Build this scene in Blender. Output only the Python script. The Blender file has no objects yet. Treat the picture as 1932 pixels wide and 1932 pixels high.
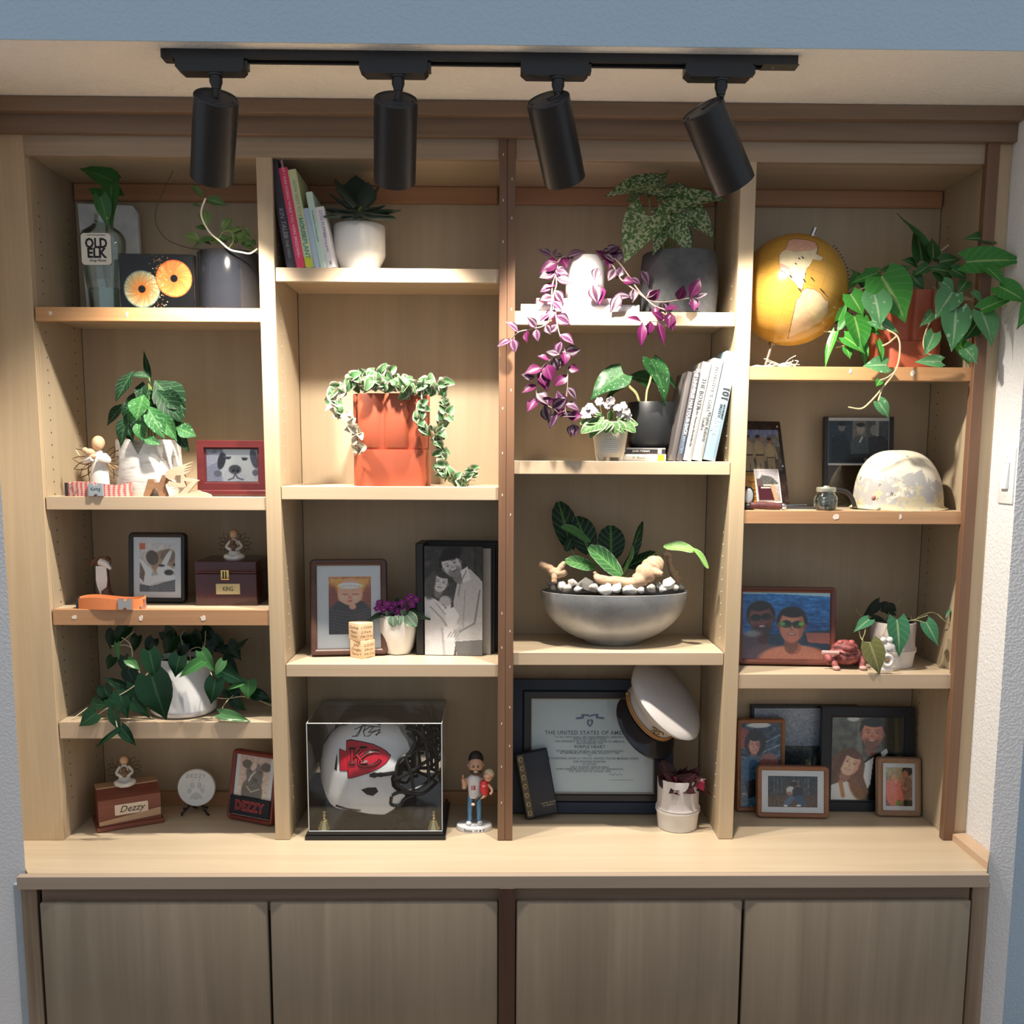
import bpy, bmesh, math, random
import numpy as np
from mathutils import Vector, Matrix, Euler
from mathutils.bvhtree import BVHTree

SC = bpy.context.scene
COL = SC.collection
random.seed(7)
RNG = np.random.default_rng(11)

# ---------------------------------------------------------------- camera
FPX, PPY, CAMD, YAW, PITCH, ROLL = 1850.0, 1114.81, 2.5601, .016, .1331, .0046
ZC = .75                      # counter top
CAM = Vector((0, -CAMD, ZC + 1.0274))
cf = Vector((math.sin(YAW) * math.cos(PITCH), math.cos(YAW) * math.cos(PITCH), -math.sin(PITCH)))
c0 = Vector((math.cos(YAW), -math.sin(YAW), 0)); cu0 = c0.cross(cf)
cr = c0 * math.cos(ROLL) + cu0 * math.sin(ROLL)
cu = cu0 * math.cos(ROLL) - c0 * math.sin(ROLL)
cam = bpy.data.cameras.new('camera'); camo = bpy.data.objects.new('camera', cam); COL.objects.link(camo)
cam.sensor_fit = 'HORIZONTAL'; cam.sensor_width = 36; cam.lens = 36 * FPX / 1932
cam.shift_y = (PPY - 966) / 1932; cam.clip_start = .01
mw = Matrix((cr, cu, -cf)).transposed().to_4x4(); mw.translation = CAM; camo.matrix_world = mw
SC.camera = camo

# ---------------------------------------------------------------- world, exposure
W = bpy.data.worlds.new('world'); SC.world = W; W.use_nodes = True
bg = W.node_tree.nodes['Background']; bg.inputs[0].default_value = (.92, .97, 1.04, 1); bg.inputs[1].default_value = .40
SC.view_settings.view_transform = 'Standard'; SC.view_settings.look = 'None'
SC.view_settings.gamma = 1; SC.view_settings.use_curve_mapping = False; SC.view_settings.exposure = 0.32
SC.cycles.max_bounces = 8; SC.cycles.diffuse_bounces = 4; SC.cycles.glossy_bounces = 4; SC.cycles.transparent_max_bounces = 16

# ---------------------------------------------------------------- pixel <-> place
def ray(px, py): return cf + cr * ((px - 966) / FPX) + cu * ((PPY - py) / FPX)
def atY(px, py, Y): r = ray(px, py); return CAM + r * ((Y - CAM.y) / r.y)
def atZ(px, py, Z): r = ray(px, py); return CAM + r * ((Z - CAM.z) / r.z)
def mpp(Y): return (CAMD + Y) / FPX * 1.0

# ---------------------------------------------------------------- mesh helpers
class MB:
    def __init__(s): s.v = []; s.f = []; s.sm = []
    def add(s, vs, fs, smooth=True, M=None):
        o = len(s.v)
        s.v += [tuple(M @ Vector(p)) if M else tuple(p) for p in vs]
        for f in fs: s.f.append([i + o for i in f]); s.sm.append(smooth)
        return s
    def box(s, lo, hi, M=None):
        x0, y0, z0 = lo; x1, y1, z1 = hi
        vs = [(x0,y0,z0),(x1,y0,z0),(x1,y1,z0),(x0,y1,z0),(x0,y0,z1),(x1,y0,z1),(x1,y1,z1),(x0,y1,z1)]
        return s.add(vs, [(3,2,1,0),(4,5,6,7),(0,1,5,4),(1,2,6,5),(2,3,7,6),(3,0,4,7)], False, M)
    def loft(s, loops, close=True, cap0=False, cap1=False, smooth=True, M=None):
        n = len(loops[0]); vs = [p for l in loops for p in l]; fs = []
        for k in range(len(loops) - 1):
            for i in range(n if close else n - 1):
                j = (i + 1) % n
                fs.append((k*n+i, k*n+j, (k+1)*n+j, (k+1)*n+i))
        if cap0: fs.append(tuple(range(n - 1, -1, -1)))
        if cap1: fs.append(tuple((len(loops)-1)*n + i for i in range(n)))
        return s.add(vs, fs, smooth, M)
    def lathe(s, prof, seg=32, sx=1, sy=1, M=None, cap0=True, cap1=True, n=None):
        loops = []
        for r, z in prof:
            l = []
            for i in range(seg):
                a = 2 * math.pi * i / seg
                if n:  # superellipse / polygon like section
                    c, d = math.cos(a), math.sin(a); q = (abs(c)**n + abs(d)**n) ** (-1/n)
                else: q = 1; c, d = math.cos(a), math.sin(a)
                l.append((r*q*c*sx, r*q*d*sy, z))
            loops.append(l)
        return s.loft(loops, True, cap0, cap1, True, M)
    def tube(s, pts, r, seg=6, M=None, caps=True):
        pts = [Vector(p) for p in pts]; n = len(pts)
        rs = r if isinstance(r, (list, tuple)) else [r] * n
        loops = []; ref = None
        for k in range(n):
            t = (pts[min(k+1, n-1)] - pts[max(k-1, 0)])
            if t.length < 1e-9: t = Vector((0,0,1))
            t.normalize()
            if ref is None: ref = Vector((0,0,1)) if abs(t.z) < .9 else Vector((1,0,0))
            a = (ref - t * ref.dot(t)); a = a.normalized() if a.length > 1e-6 else t.orthogonal().normalized()
            ref = a; b = t.cross(a)
            loops.append([tuple(pts[k] + (a * math.cos(q) + b * math.sin(q)) * rs[k]) for q in [2*math.pi*i/seg for i in range(seg)]])
        return s.loft(loops, True, caps, caps, True, M)
    def ball(s, c, r, seg=16, rings=10, M=None):
        if not hasattr(r, '__len__'): r = (r, r, r)
        vs = [(c[0], c[1], c[2]-r[2])]; fs = []
        for k in range(1, rings):
            p = -math.pi/2 + math.pi*k/rings
            for i in range(seg):
                a = 2*math.pi*i/seg
                vs.append((c[0]+r[0]*math.cos(p)*math.cos(a), c[1]+r[1]*math.cos(p)*math.sin(a), c[2]+r[2]*math.sin(p)))
        vs.append((c[0], c[1], c[2]+r[2])); L = len(vs)-1
        for i in range(seg):
            j = (i+1) % seg
            fs.append((0, 1+j, 1+i)); fs.append((L, 1+(rings-2)*seg+i, 1+(rings-2)*seg+j))
            for k in range(rings-2): fs.append((1+k*seg+i, 1+k*seg+j, 1+(k+1)*seg+j, 1+(k+1)*seg+i))
        return s.add(vs, fs, True, M)
    def prism(s, poly, y0, y1, M=None, smooth=False):   # poly in XZ, extruded along Y
        n = len(poly)
        return s.loft([[(x, y0, z) for x, z in poly], [(x, y1, z) for x, z in poly]], True, True, True, smooth, M)
    def mesh(s, name='m', sharp=40):
        m = bpy.data.meshes.new(name); m.from_pydata(s.v, [], s.f)
        m.polygons.foreach_set('use_smooth', s.sm)
        if sharp and any(s.sm): m.set_sharp_from_angle(angle=math.radians(sharp))
        m.update(); return m

def recalc(m):
    b = bmesh.new(); b.from_mesh(m); bmesh.ops.recalc_face_normals(b, faces=b.faces); b.to_mesh(m); b.free(); return m

def obj(name, data, mat=None, parent=None, loc=(0,0,0), rot=None, scale=None, fix=True):
    if isinstance(data, MB): data = data.mesh(name); fix and recalc(data)
    if mat and data is not None and not data.materials:
        for q in (mat if isinstance(mat, (list, tuple)) else [mat]): data.materials.append(q)
    o = bpy.data.objects.new(name, data); COL.objects.link(o); o.location = loc
    if rot: o.rotation_euler = rot
    if scale is not None: o.scale = scale if hasattr(scale, '__len__') else (scale,)*3
    if parent: o.parent = parent
    return o

def thing(name, label, cat, loc=(0,0,0), rot=None, group=None):
    o = bpy.data.objects.new(name, None); COL.objects.link(o); o.location = loc; o.empty_display_size = .03
    if rot is not None: o.rotation_euler = rot if hasattr(rot, '__len__') else (0, 0, rot)
    o['label'] = label; o['category'] = cat
    if group: o['group'] = group
    return o
def tag(o, label, cat, group=None):
    o['label'] = label; o['category'] = cat
    if group: o['group'] = group
    return o
def struct(o): o['kind'] = 'structure'; return o

def bbox_mesh(lo, hi, bevel=.0015, seg=1):
    """box whose origin is its centre"""
    lo, hi = Vector(lo), Vector(hi); c = (lo+hi)/2; d = (hi-lo)/2
    m = MB().box(-d, d).mesh('box'); recalc(m)
    if bevel:
        b = bmesh.new(); b.from_mesh(m)
        bmesh.ops.bevel(b, geom=b.edges[:], offset=min(bevel, min(d)*.9), segments=seg, affect='EDGES', profile=.5)
        b.to_mesh(m); b.free()
        if seg > 1: m.shade_smooth(); m.set_sharp_from_angle(angle=math.radians(50))
    return m, c
def box(name, lo, hi, mat, parent=None, bevel=.0015, seg=1):
    m, c = bbox_mesh(lo, hi, bevel, seg); return obj(name, m, mat, parent, c)

def rrect(w, h, r, n=6, cx=0, cz=0):
    """rounded rectangle in XZ, centred on cx, bottom at cz"""
    r = min(r, w/2-1e-5, h/2-1e-5); pts = []
    for ox, oz, a0 in ((w/2-r, r, -90), (w/2-r, h-r, 0), (-w/2+r, h-r, 90), (-w/2+r, r, 180)):
        for k in range(n+1):
            a = math.radians(a0 + 90*k/n); pts.append((cx+ox+r*math.cos(a), cz+oz+r*math.sin(a)))
    return pts
def bez(p, n=10):
    """smooth curve through points (Catmull-Rom)"""
    p = [Vector(q) for q in p]; out = []
    if len(p) < 3: return p
    for i in range(len(p)-1):
        a, b, c, d = p[max(i-1,0)], p[i], p[i+1], p[min(i+2, len(p)-1)]
        for k in range(n):
            t = k/n
            out.append(.5*((2*b)+(c-a)*t+(2*a-5*b+4*c-d)*t*t+(3*b-a-3*c+d)*t**3))
    out.append(p[-1]); return out

# ---------------------------------------------------------------- materials
MATS = {}
def nt(name):
    m = bpy.data.materials.new(name); m.use_nodes = True
    t = m.node_tree; return m, t, t.nodes['Principled BSDF']
def N(t, kind, **kw):
    n = t.nodes.new(kind)
    for k, v in kw.items():
        if k.startswith('i_'): n.inputs[k[2:]].default_value = v
        else: setattr(n, k, v)
    return n
def ramp(t, src, stops):
    r = N(t, 'ShaderNodeValToRGB'); e = r.color_ramp.elements
    while len(e) < len(stops): e.new(.5)
    for q, (p, c) in zip(e, stops): q.position = p; q.color = (*c, 1)
    t.links.new(src, r.inputs[0]); return r.outputs[0]
def mixc(t, fac, a, b, mode='MIX'):
    n = N(t, 'ShaderNodeMix', data_type='RGBA', blend_type=mode)
    for s, v in ((n.inputs[0], fac), (n.inputs[6], a), (n.inputs[7], b)):
        if hasattr(v, 'is_linked'): t.links.new(v, s)
        else: s.default_value = v if not hasattr(v, '__len__') else (*v[:3], 1)
    return n.outputs[2]
def mth(t, op, a, b=0.0, c=None):
    n = N(t, 'ShaderNodeMath', operation=op)
    for s, v in zip(n.inputs, (a, b) if c is None else (a, b, c)):
        if hasattr(v, 'is_linked'): t.links.new(v, s)
        else: s.default_value = v
    return n.outputs[0]
def ocoord(t, scale=(1,1,1), kind='Object'):
    c = N(t, 'ShaderNodeTexCoord'); m = N(t, 'ShaderNodeMapping'); m.inputs['Scale'].default_value = scale
    t.links.new(c.outputs[kind], m.inputs[0]); return m.outputs[0]
def noise(t, vec, scale=5, detail=4, rough=.5, dist=0):
    n = N(t, 'ShaderNodeTexNoise'); n.inputs['Scale'].default_value = scale; n.inputs['Detail'].default_value = detail
    n.inputs['Roughness'].default_value = rough; n.inputs['Distortion'].default_value = dist
    if vec is not None: t.links.new(vec, n.inputs['Vector'])
    return n.outputs[0]
def bump(t, b, h, strength=.3, dist=.002):
    n = N(t, 'ShaderNodeBump'); n.inputs['Strength'].default_value = strength; n.inputs['Distance'].default_value = dist
    t.links.new(h, n.inputs['Height']); t.links.new(n.outputs[0], b.inputs['Normal'])

def plain(name, c, rough=.5, metal=0, var=.06, scale=30, bmp=0, coat=0, spec=None):
    """one colour with a little mottling"""
    if name in MATS: return MATS[name]
    m, t, b = nt(name)
    n = noise(t, ocoord(t), scale, 3)
    d = tuple(x*(1-var) for x in c); e = tuple(min(1, x*(1+var)) for x in c)
    t.links.new(ramp(t, n, [(.3, d), (.7, e)]), b.inputs['Base Color'])
    b.inputs['Roughness'].default_value = rough; b.inputs['Metallic'].default_value = metal
    if coat: b.inputs['Coat Weight'].default_value = coat; b.inputs['Coat Roughness'].default_value = .08
    if spec is not None: b.inputs['Specular IOR Level'].default_value = spec
    if bmp: bump(t, b, noise(t, ocoord(t), scale*4, 4), bmp, .001)
    MATS[name] = m; return m
def emit(name, c, s):
    if name in MATS: return MATS[name]
    m, t, b = nt(name); b.inputs['Base Color'].default_value = (*c, 1)
    b.inputs['Emission Color'].default_value = (*c, 1); b.inputs['Emission Strength'].default_value = s
    MATS[name] = m; return m
def wood(name, c1, c2, axis='x', scale=1.0, rough=.45, streak=.35, fine=1.0, coat=0):
    if name in MATS: return MATS[name]
    m, t, b = nt(name)
    k = {'x': (.9, 14, 14), 'y': (14, .9, 14), 'z': (14, 14, .9)}[axis]
    oi = N(t, 'ShaderNodeObjectInfo'); tc = N(t, 'ShaderNodeTexCoord')
    off = N(t, 'ShaderNodeVectorMath', operation='ADD'); sc = N(t, 'ShaderNodeVectorMath', operation='SCALE'); sc.inputs['Scale'].default_value = 7.3
    cb = N(t, 'ShaderNodeCombineXYZ')
    for q in range(3): t.links.new(oi.outputs['Random'], cb.inputs[q])
    t.links.new(cb.outputs[0], sc.inputs[0]); t.links.new(tc.outputs['Object'], off.inputs[0]); t.links.new(sc.outputs[0], off.inputs[1])
    mp = N(t, 'ShaderNodeMapping'); mp.inputs['Scale'].default_value = tuple(x*scale for x in k); t.links.new(off.outputs[0], mp.inputs[0])
    broad = noise(t, mp.outputs[0], 1.3, 3, .5, 1.2)
    mp2 = N(t, 'ShaderNodeMapping'); mp2.inputs['Scale'].default_value = tuple(x*scale*(9*fine if x > 2 else 2.2) for x in k); t.links.new(off.outputs[0], mp2.inputs[0])
    fin = noise(t, mp2.outputs[0], 1.0, 5, .65)
    mx = mth(t, 'ADD', mth(t, 'MULTIPLY', broad, 1-streak), mth(t, 'MULTIPLY', fin, streak))
    t.links.new(ramp(t, mx, [(.32, c2), (.5, tuple((a+d)/2 for a, d in zip(c1, c2))), (.66, c1)]), b.inputs['Base Color'])
    b.inputs['Roughness'].default_value = rough
    if coat: b.inputs['Coat Weight'].default_value = coat; b.inputs['Coat Roughness'].default_value = .15
    bump(t, b, fin, .12, .0006)
    MATS[name] = m; return m
def glassy(name, tint=(1,1,1), ior=1.45, rough=.0, body=.06):
    """thin clear glass or acrylic sheet: mirror-like skin over a see-through body"""
    if name in MATS: return MATS[name]
    m = bpy.data.materials.new(name); m.use_nodes = True; t = m.node_tree; t.nodes.remove(t.nodes['Principled BSDF'])
    out = [n for n in t.nodes if n.type == 'OUTPUT_MATERIAL'][0]
    tr = N(t, 'ShaderNodeBsdfTransparent'); tr.inputs[0].default_value = (*tint, 1)
    gl = N(t, 'ShaderNodeBsdfGlossy'); gl.inputs['Roughness'].default_value = rough; gl.inputs[0].default_value = (1,1,1,1)
    fr = N(t, 'ShaderNodeFresnel'); fr.inputs[0].default_value = ior
    f2 = mth(t, 'MINIMUM', mth(t, 'ADD', mth(t, 'MULTIPLY', fr.outputs[0], .9), body*.3), .85)
    mx = N(t, 'ShaderNodeMixShader'); t.links.new(f2, mx.inputs[0]); t.links.new(tr.outputs[0], mx.inputs[1]); t.links.new(gl.outputs[0], mx.inputs[2])
    t.links.new(mx.outputs[0], out.inputs[0]); MATS[name] = m; return m
def vcol(name, rough=.35, coat=0, attr='ink'):
    """a print: colours carried by the sheet itself"""
    if name in MATS: return MATS[name]
    m, t, b = nt(name); a = N(t, 'ShaderNodeAttribute', attribute_name=attr)
    t.links.new(a.outputs['Color'], b.inputs['Base Color']); b.inputs['Roughness'].default_value = rough
    if coat: b.inputs['Coat Weight'].default_value = coat; b.inputs['Coat Roughness'].default_value = .05
    MATS[name] = m; return m

def lettering(s, size, mat, parent, loc, rot=(math.pi/2, 0, 0), align='CENTER', extrude=.0003, shear=0, offset=0, space=1.0, sx=1.0, name='lettering'):
    c = bpy.data.curves.new('t', 'FONT'); c.body = s; c.size = size; c.align_x = align; c.align_y = 'CENTER'
    c.extrude = extrude; c.shear = shear; c.offset = offset; c.space_character = space; c.resolution_u = 2
    o = bpy.data.objects.new('t', c); m = bpy.data.meshes.new_from_object(o)
    bpy.data.objects.remove(o); bpy.data.curves.remove(c)
    m.materials.clear()
    o = obj(name, m, mat, parent, loc, rot, (sx, 1, 1)); return o
# ================================================================ setting
def wallmat(name, c, scale=130, strength=.55):
    m, t, b = nt(name); v = ocoord(t)
    n1 = noise(t, v, scale, 2, .5); n2 = noise(t, v, 3, 2)
    t.links.new(ramp(t, n2, [(.3, tuple(x*.96 for x in c)), (.7, c)]), b.inputs['Base Color'])
    b.inputs['Roughness'].default_value = .75
    bump(t, b, ramp(t, n1, [(.42, (0,0,0)), (.6, (1,1,1))]), strength, .003); return m
white_wall = wallmat('white orange peel plaster', (.80, .81, .83), 130, .32)
blue_wall = wallmat('blue painted plaster', (.46, .60, .73), 110, .3)
ceil_mat = wallmat('cream ceiling texture', (.92, .90, .86), 110, .5)
floor_mat = wood('oak floor', (.42, .30, .19), (.33, .22, .13), 'x')

ZCEIL = 2.641; YH = -.362; YB = .285
def slab(name, poly, z0, z1, mat):
    m = MB().loft([[(x, y, z0) for x, y in poly], [(x, y, z1) for x, y in poly]], True, True, True, False)
    return struct(obj(name, m, mat))
slab('floor', [(-3.2,-4.6),(3.2,-4.6),(3.2,.35),(-3.2,.35)], -.05, 0, floor_mat)
slab('ceiling', [(-3.2,YH-.0005),(3.2,YH-.0005),(3.2,.35),(-3.2,.35)], ZCEIL, ZCEIL+.05, ceil_mat)
slab('wall_header', [(-3.2,YH-.004),(3.2,YH-.004),(3.2,YH-.0007),(-3.2,YH-.0007)], ZCEIL, 3.6, blue_wall)
slab('wall_back', [(-1.6,.31),(1.6,.31),(1.6,.36),(-1.6,.36)], 0, ZCEIL, white_wall)
slab('wall_right', [(1.2893,.31),(1.2893,-.132),(1.357,-.132),(1.357,.31)], 0, ZCEIL, white_wall)
slab('wall_beyond_right', [(1.358,.10),(3.2,.10),(3.2,.15),(1.358,.15)], 0, 3.6, blue_wall)
slab('wall_left', [(-1.296,.31),(-1.296,-.001),(-1.178,-.2),(-1.6,-.2),(-1.6,.31)], 0, ZCEIL, white_wall)
slab('wall_beyond_left', [(-3.2,.10),(-1.601,.10),(-1.601,.15),(-3.2,.15)], 0, 3.6, blue_wall)

# ---------------------------------------------------------------- woods
PALE1, PALE2 = (.585, .455, .30), (.485, .365, .23)
w_pale_z = wood('pale maple upright', PALE1, PALE2, 'z')
w_pale_x = wood('pale maple board', PALE1, PALE2, 'x')
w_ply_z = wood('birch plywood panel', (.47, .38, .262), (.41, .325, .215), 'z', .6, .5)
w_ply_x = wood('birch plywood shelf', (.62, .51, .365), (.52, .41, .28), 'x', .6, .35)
w_rail = wood('dim-lit maple rail', (.42, .325, .235), (.32, .235, .165), 'x', 1)  # stile maple made darker and cooler: dim bluish light put into its colour
w_crown = wood('walnut brown moulding', (.26, .175, .118), (.185, .12, .078), 'x')
w_brown_z = wood('brown stained strip', (.21, .115, .065), (.15, .075, .042), 'z')
w_cleat = wood('reddish fir cleat', (.46, .25, .135), (.38, .19, .095), 'x')
w_nose_brown = wood('brown nosing', (.50, .29, .15), (.38, .20, .10), 'x')
w_nose_orange = wood('orange nosing', (.60, .34, .16), (.45, .22, .09), 'x')
w_nose_pale = wood('pale nosing', (.58, .45, .315), (.50, .375, .255), 'x')
w_door = wood('grey birch door', (.32, .265, .195), (.225, .18, .13), 'z', .55, .4)
w_base = wood('dark cabinet frame', (.22, .16, .115), (.15, .10, .07), 'x')
w_dark_z = wood('dark brown centre stile', (.10, .05, .032), (.07, .033, .02), 'z')
putty = plain('white wood filler', (.75, .66, .57), .8)
hole = plain('dark drilled hole', (.05, .03, .02), .9)

# ---------------------------------------------------------------- bookcase
ZT = 2.517   # underside of the top rail
bc = thing('bookcase', 'built-in pale maple bookcase with four bays above the counter', 'bookcase', (0, 0, ZC))
def bp(name, lo, hi, mat, parent=None, bevel=.0012):
    lo = Vector(lo); hi = Vector(hi); q = Vector((0, 0, ZC))
    if parent is not None:
        q = q + parent.location
    return box(name, lo - q, hi - q, mat, parent or bc, bevel)
BAYS = [(-1.1675, -.5985), (-.5595, .0065), (.0435, .6085), (.6485, 1.2435)]
bp('stile', (-1.2943, 0, ZC+.0), (-1.1693, .02, 2.60), w_pale_z)
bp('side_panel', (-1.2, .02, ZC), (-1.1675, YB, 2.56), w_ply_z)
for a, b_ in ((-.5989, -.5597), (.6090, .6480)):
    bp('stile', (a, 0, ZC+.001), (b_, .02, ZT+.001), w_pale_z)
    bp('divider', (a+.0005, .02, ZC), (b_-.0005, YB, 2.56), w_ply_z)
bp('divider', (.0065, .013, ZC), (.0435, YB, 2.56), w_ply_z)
bp('brown_stile', (.0046, -.008, ZC+.001), (.0243, .013, 2.566), w_brown_z)
bp('brown_stile', (.0247, -.008, ZC+.001), (.045, .013, 2.566), w_brown_z)
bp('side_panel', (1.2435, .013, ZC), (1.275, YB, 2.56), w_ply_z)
bp('brown_stile', (1.2222, -.012, ZC+.001), (1.2526, .013, 2.566), w_brown_z)
bp('stile', (1.2528, 0, ZC), (1.2893, .02, 2.57), w_pale_z)
bp('top_rail', (-1.1693, .0003, ZT), (.0046, .0195, 2.60), w_rail)
bp('top_rail', (.045, .0003, ZT), (1.2222, .0195, 2.60), w_rail)
bp('crown_moulding', (-1.292, -.022, 2.5645), (1.2915, .02, 2.612), w_crown)
bp('crown_moulding', (-1.288, -.046, 2.6065), (1.288, .02, 2.6405), w_crown)
for k, (a, b_) in enumerate(BAYS):
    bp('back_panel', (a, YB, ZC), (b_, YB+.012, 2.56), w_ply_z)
    bp('top_panel', (a, .02, 2.524), (b_, YB, 2.542), w_ply_x)
    cl = bp('cleat', (a+.004, YB-.018, 2.478), (b_-.004, YB, 2.524), w_cleat, bevel=.004)
    bp('cleat', (a+.002, YB-.018, ZC), (b_-.002, YB, ZC+.042), w_nose_brown)
SHELF = {}
def shelf(bay, z, nose, front=.004, th=.0345):
    a, b_ = BAYS[bay]; a += .0012; b_ -= .0012; z += ZC
    s = bp('shelf', (a, front+.019, z-.019), (b_, YB-.001, z), w_ply_x, bevel=.0006)
    n = bp('nosing', (a, front, z-th), (b_, front+.019, z), nose, s)
    SHELF.setdefault(bay, []).append(z); return s, n
sh = []
sh.append(shelf(0, 1.404, w_nose_orange)); sh.append(shelf(0, .928, w_nose_pale)); sh.append(shelf(0, .632, w_nose_brown, th=.042)); sh.append(shelf(0, .3285, w_nose_pale, th=.046))
sh.append(shelf(1, 1.5045, w_nose_pale)); sh.append(shelf(1, .9565, w_nose_pale)); sh.append(shelf(1, .4867, w_nose_pale))
sh.append(shelf(2, 1.402, w_nose_pale)); sh.append(shelf(2, 1.0247, w_nose_pale)); sh.append(shelf(2, .519, w_nose_pale))
sh.append(shelf(3, 1.268, w_nose_orange)); sh.append(shelf(3, .898, w_nose_brown)); sh.append(shelf(3, .4608, w_nose_pale, th=.04))
# filler patches on the darker nosings
for (s, n), spots in ((sh[0], [(95, 591), (240, 593), (380, 593)]), (sh[2], [(140, 1164), (266, 1166), (383, 1166)]), (sh[11], [(1578, 975), (1699, 976)]), (sh[10], [(1605, 700), (1722, 704)])):
    for px, py in spots:
        P = atY(px, py, .0035); q = MB()
        w = random.uniform(.004, .011)
        pts = []
        for i in range(9):
            a = 2*math.pi*i/9; r = random.uniform(.5, 1.1); pts.append((w*r*math.cos(a), .008*r*math.sin(a)))
        q.prism(pts, -.0003, .0006)
        obj('filler_patch', q, putty, n, P - (Vector((0,0,ZC)) + s.location + n.location))
# shelf pin holes
def pins(parent_x, side, zs, ys, mat, r=.0022):
    q = MB()
    for y in ys:
        for z in zs:
            M = Matrix.Translation((parent_x, y, z - ZC)) @ Matrix.Rotation(math.pi/2, 4, 'Y')
            q.lathe([(r, -.0004), (r, .0004)], 6, M=M)
    o = obj('pin_holes', q, mat, bc); o['kind'] = 'stuff'; return o
zz = [ZC + .1 + .032*i for i in range(50)]
pins(-1.1672, 1, zz, (.06, .235), hole); pins(-.5593, 1, zz, (.06,), putty); pins(.6083, 1, zz, (.06, .235), putty); pins(1.2433, 1, zz, (.235,), hole)
q = MB()
for i in range(34):
    z = .06 + i*.052 + random.uniform(-.008, .008)
    x = .0145 if i % 2 else .036
    if random.random() < .3: continue
    q.prism([(x-.0012, z-.003), (x+.0012, z-.003), (x+.0014, z+.003), (x-.0008, z+.003)], -.0084, -.007)
o = obj('filled_nail_holes', q, putty, bc); o['kind'] = 'stuff'

# ---------------------------------------------------------------- counter
KY = -.2354
ct = thing('countertop', 'wide birch countertop with solid wood front edge under the bookcase', 'countertop', (0, 0, ZC))
q = MB(); poly = [(-1.293, -.001), (-1.182, -.19), (-1.165, KY+.021), (1.243, KY+.021), (1.246, -.21), (1.2885, -.125), (1.2885, 0), (1.289, .3), (-1.293, .3)]
q.loft([[(x, y, -.031) for x, y in poly], [(x, y, 0) for x, y in poly]], True, True, True, False)
obj('counter_board', q, w_ply_x, ct)
P0 = atY(30.5, 1657, KY); P1 = atY(1868, 1650, KY)
box('front_edge', (P0.x, KY, -.0335), (P1.x, KY+.0205, .0004), wood('pinkish maple edge', (.48, .38, .30), (.42, .33, .25), 'x'), ct)
q = MB(); poly = [(1.2479, -.004), (1.2479, -.205), (1.2885, -.135), (1.2885, -.004)]
q.loft([[(x, y, .0005) for x, y in poly], [(x, y, .019) for x, y in poly]], True, True, True, False)
obj('side_splash', q, wood('side splash maple', (.66, .47, .32), (.58, .40, .26), 'y'), ct)

# ---------------------------------------------------------------- base cabinet
YF = KY + .022; ZB = ZC - .031
base = thing('base_cabinet', 'long base cabinet with four flat grey birch doors below the counter', 'cabinet', (0, 0, 0))
def X(px, py, Y=YF-.018): return atY(px, py, Y).x
zr = atY(960, 1702, YF-.018).z
zd = .09
box('carcass', (-1.13, YF+.03, zd), (1.2, .28, ZB-.001), w_base, base)
box('top_rail', (X(72,1690), YF, zr-.03), (X(1836,1690), YF+.02, ZB), w_base, base)
box('stile', (X(40,1690,YF), YF-.002, zd), (X(70,1690,YF), YF+.02, ZB), wood('streaked cabinet stile', (.40,.32,.24), (.16,.10,.06), 'z', .7), base)
box('stile', (X(1834,1690,YF), YF-.002, zd), (X(1866,1690,YF), YF+.02, ZB), wood('streaked cabinet stile', (.40,.32,.24), (.16,.10,.06), 'z', .7), base)
box('centre_stile', (X(941,1690), YF-.024, zd), (X(972,1690), YF+.02, ZB), w_dark_z, base)
box('wall_filler', (X(27,1690,YF)-.004, YF+.004, 0), (X(40,1690,YF), YF+.02, ZB), plain('grey filler strip', (.36,.42,.47), .7), base)
for a, b_ in ((75, 504.5), (509.5, 939.5), (974, 1400), (1405.5, 1831.5)):
    d = box('door', (X(a,1720), YF-.018, zd+.01), (X(b_,1720), YF, zr), w_door, base, .004, 2)
box('toe_kick', (-1.13, YF+.06, 0), (1.2, YF+.08, zd+.01), w_dark_z, base)

# ================================================================ track lights
blk = plain('matt black metal', (.012, .013, .016), .38, 0, .1)
blk2 = plain('black plastic', (.032, .033, .037), .45)
YT0, YT1 = -.330, -.296; ZTR = ZCEIL - .0185
tr = thing('light_track', 'long black lighting track fixed along the alcove ceiling', 'light track', (-.035, (YT0+YT1)/2, ZCEIL))
xa, xb = -.715, .646
hy = (YT1-YT0)/2
box('track_wall', (xa+.035, -hy, -.0185), (xb+.035, -hy+.008, .0005), blk, tr, .0006)
box('track_wall', (xa+.035, hy-.008, -.0185), (xb+.035, hy, .0005), blk, tr, .0006)
box('track_channel', (xa+.035, -hy+.008, -.008), (xb+.035, hy-.008, .0004), blk2, tr, 0)
fe = box('live_end', (xb+.035-.075, -hy-.0004, -.0195), (xb+.035+.003, hy+.0004, -.0178), plain('dark grey plastic', (.05,.048,.046), .5), tr)
box('end_cap', (xa+.035-.003, -hy, -.0185), (xa+.035+.02, hy, .0003), blk2, tr)
screw = plain('bright screw', (.7,.7,.7), .3, 1)
for dx in (-.10, -.05):
    obj('screw', MB().lathe([(.0025, -.0205), (.0025, -.019)], 10), screw, tr, (xb+.035+dx, 0, 0))
SPOT_E = 60.0; BLEND = .85
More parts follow.
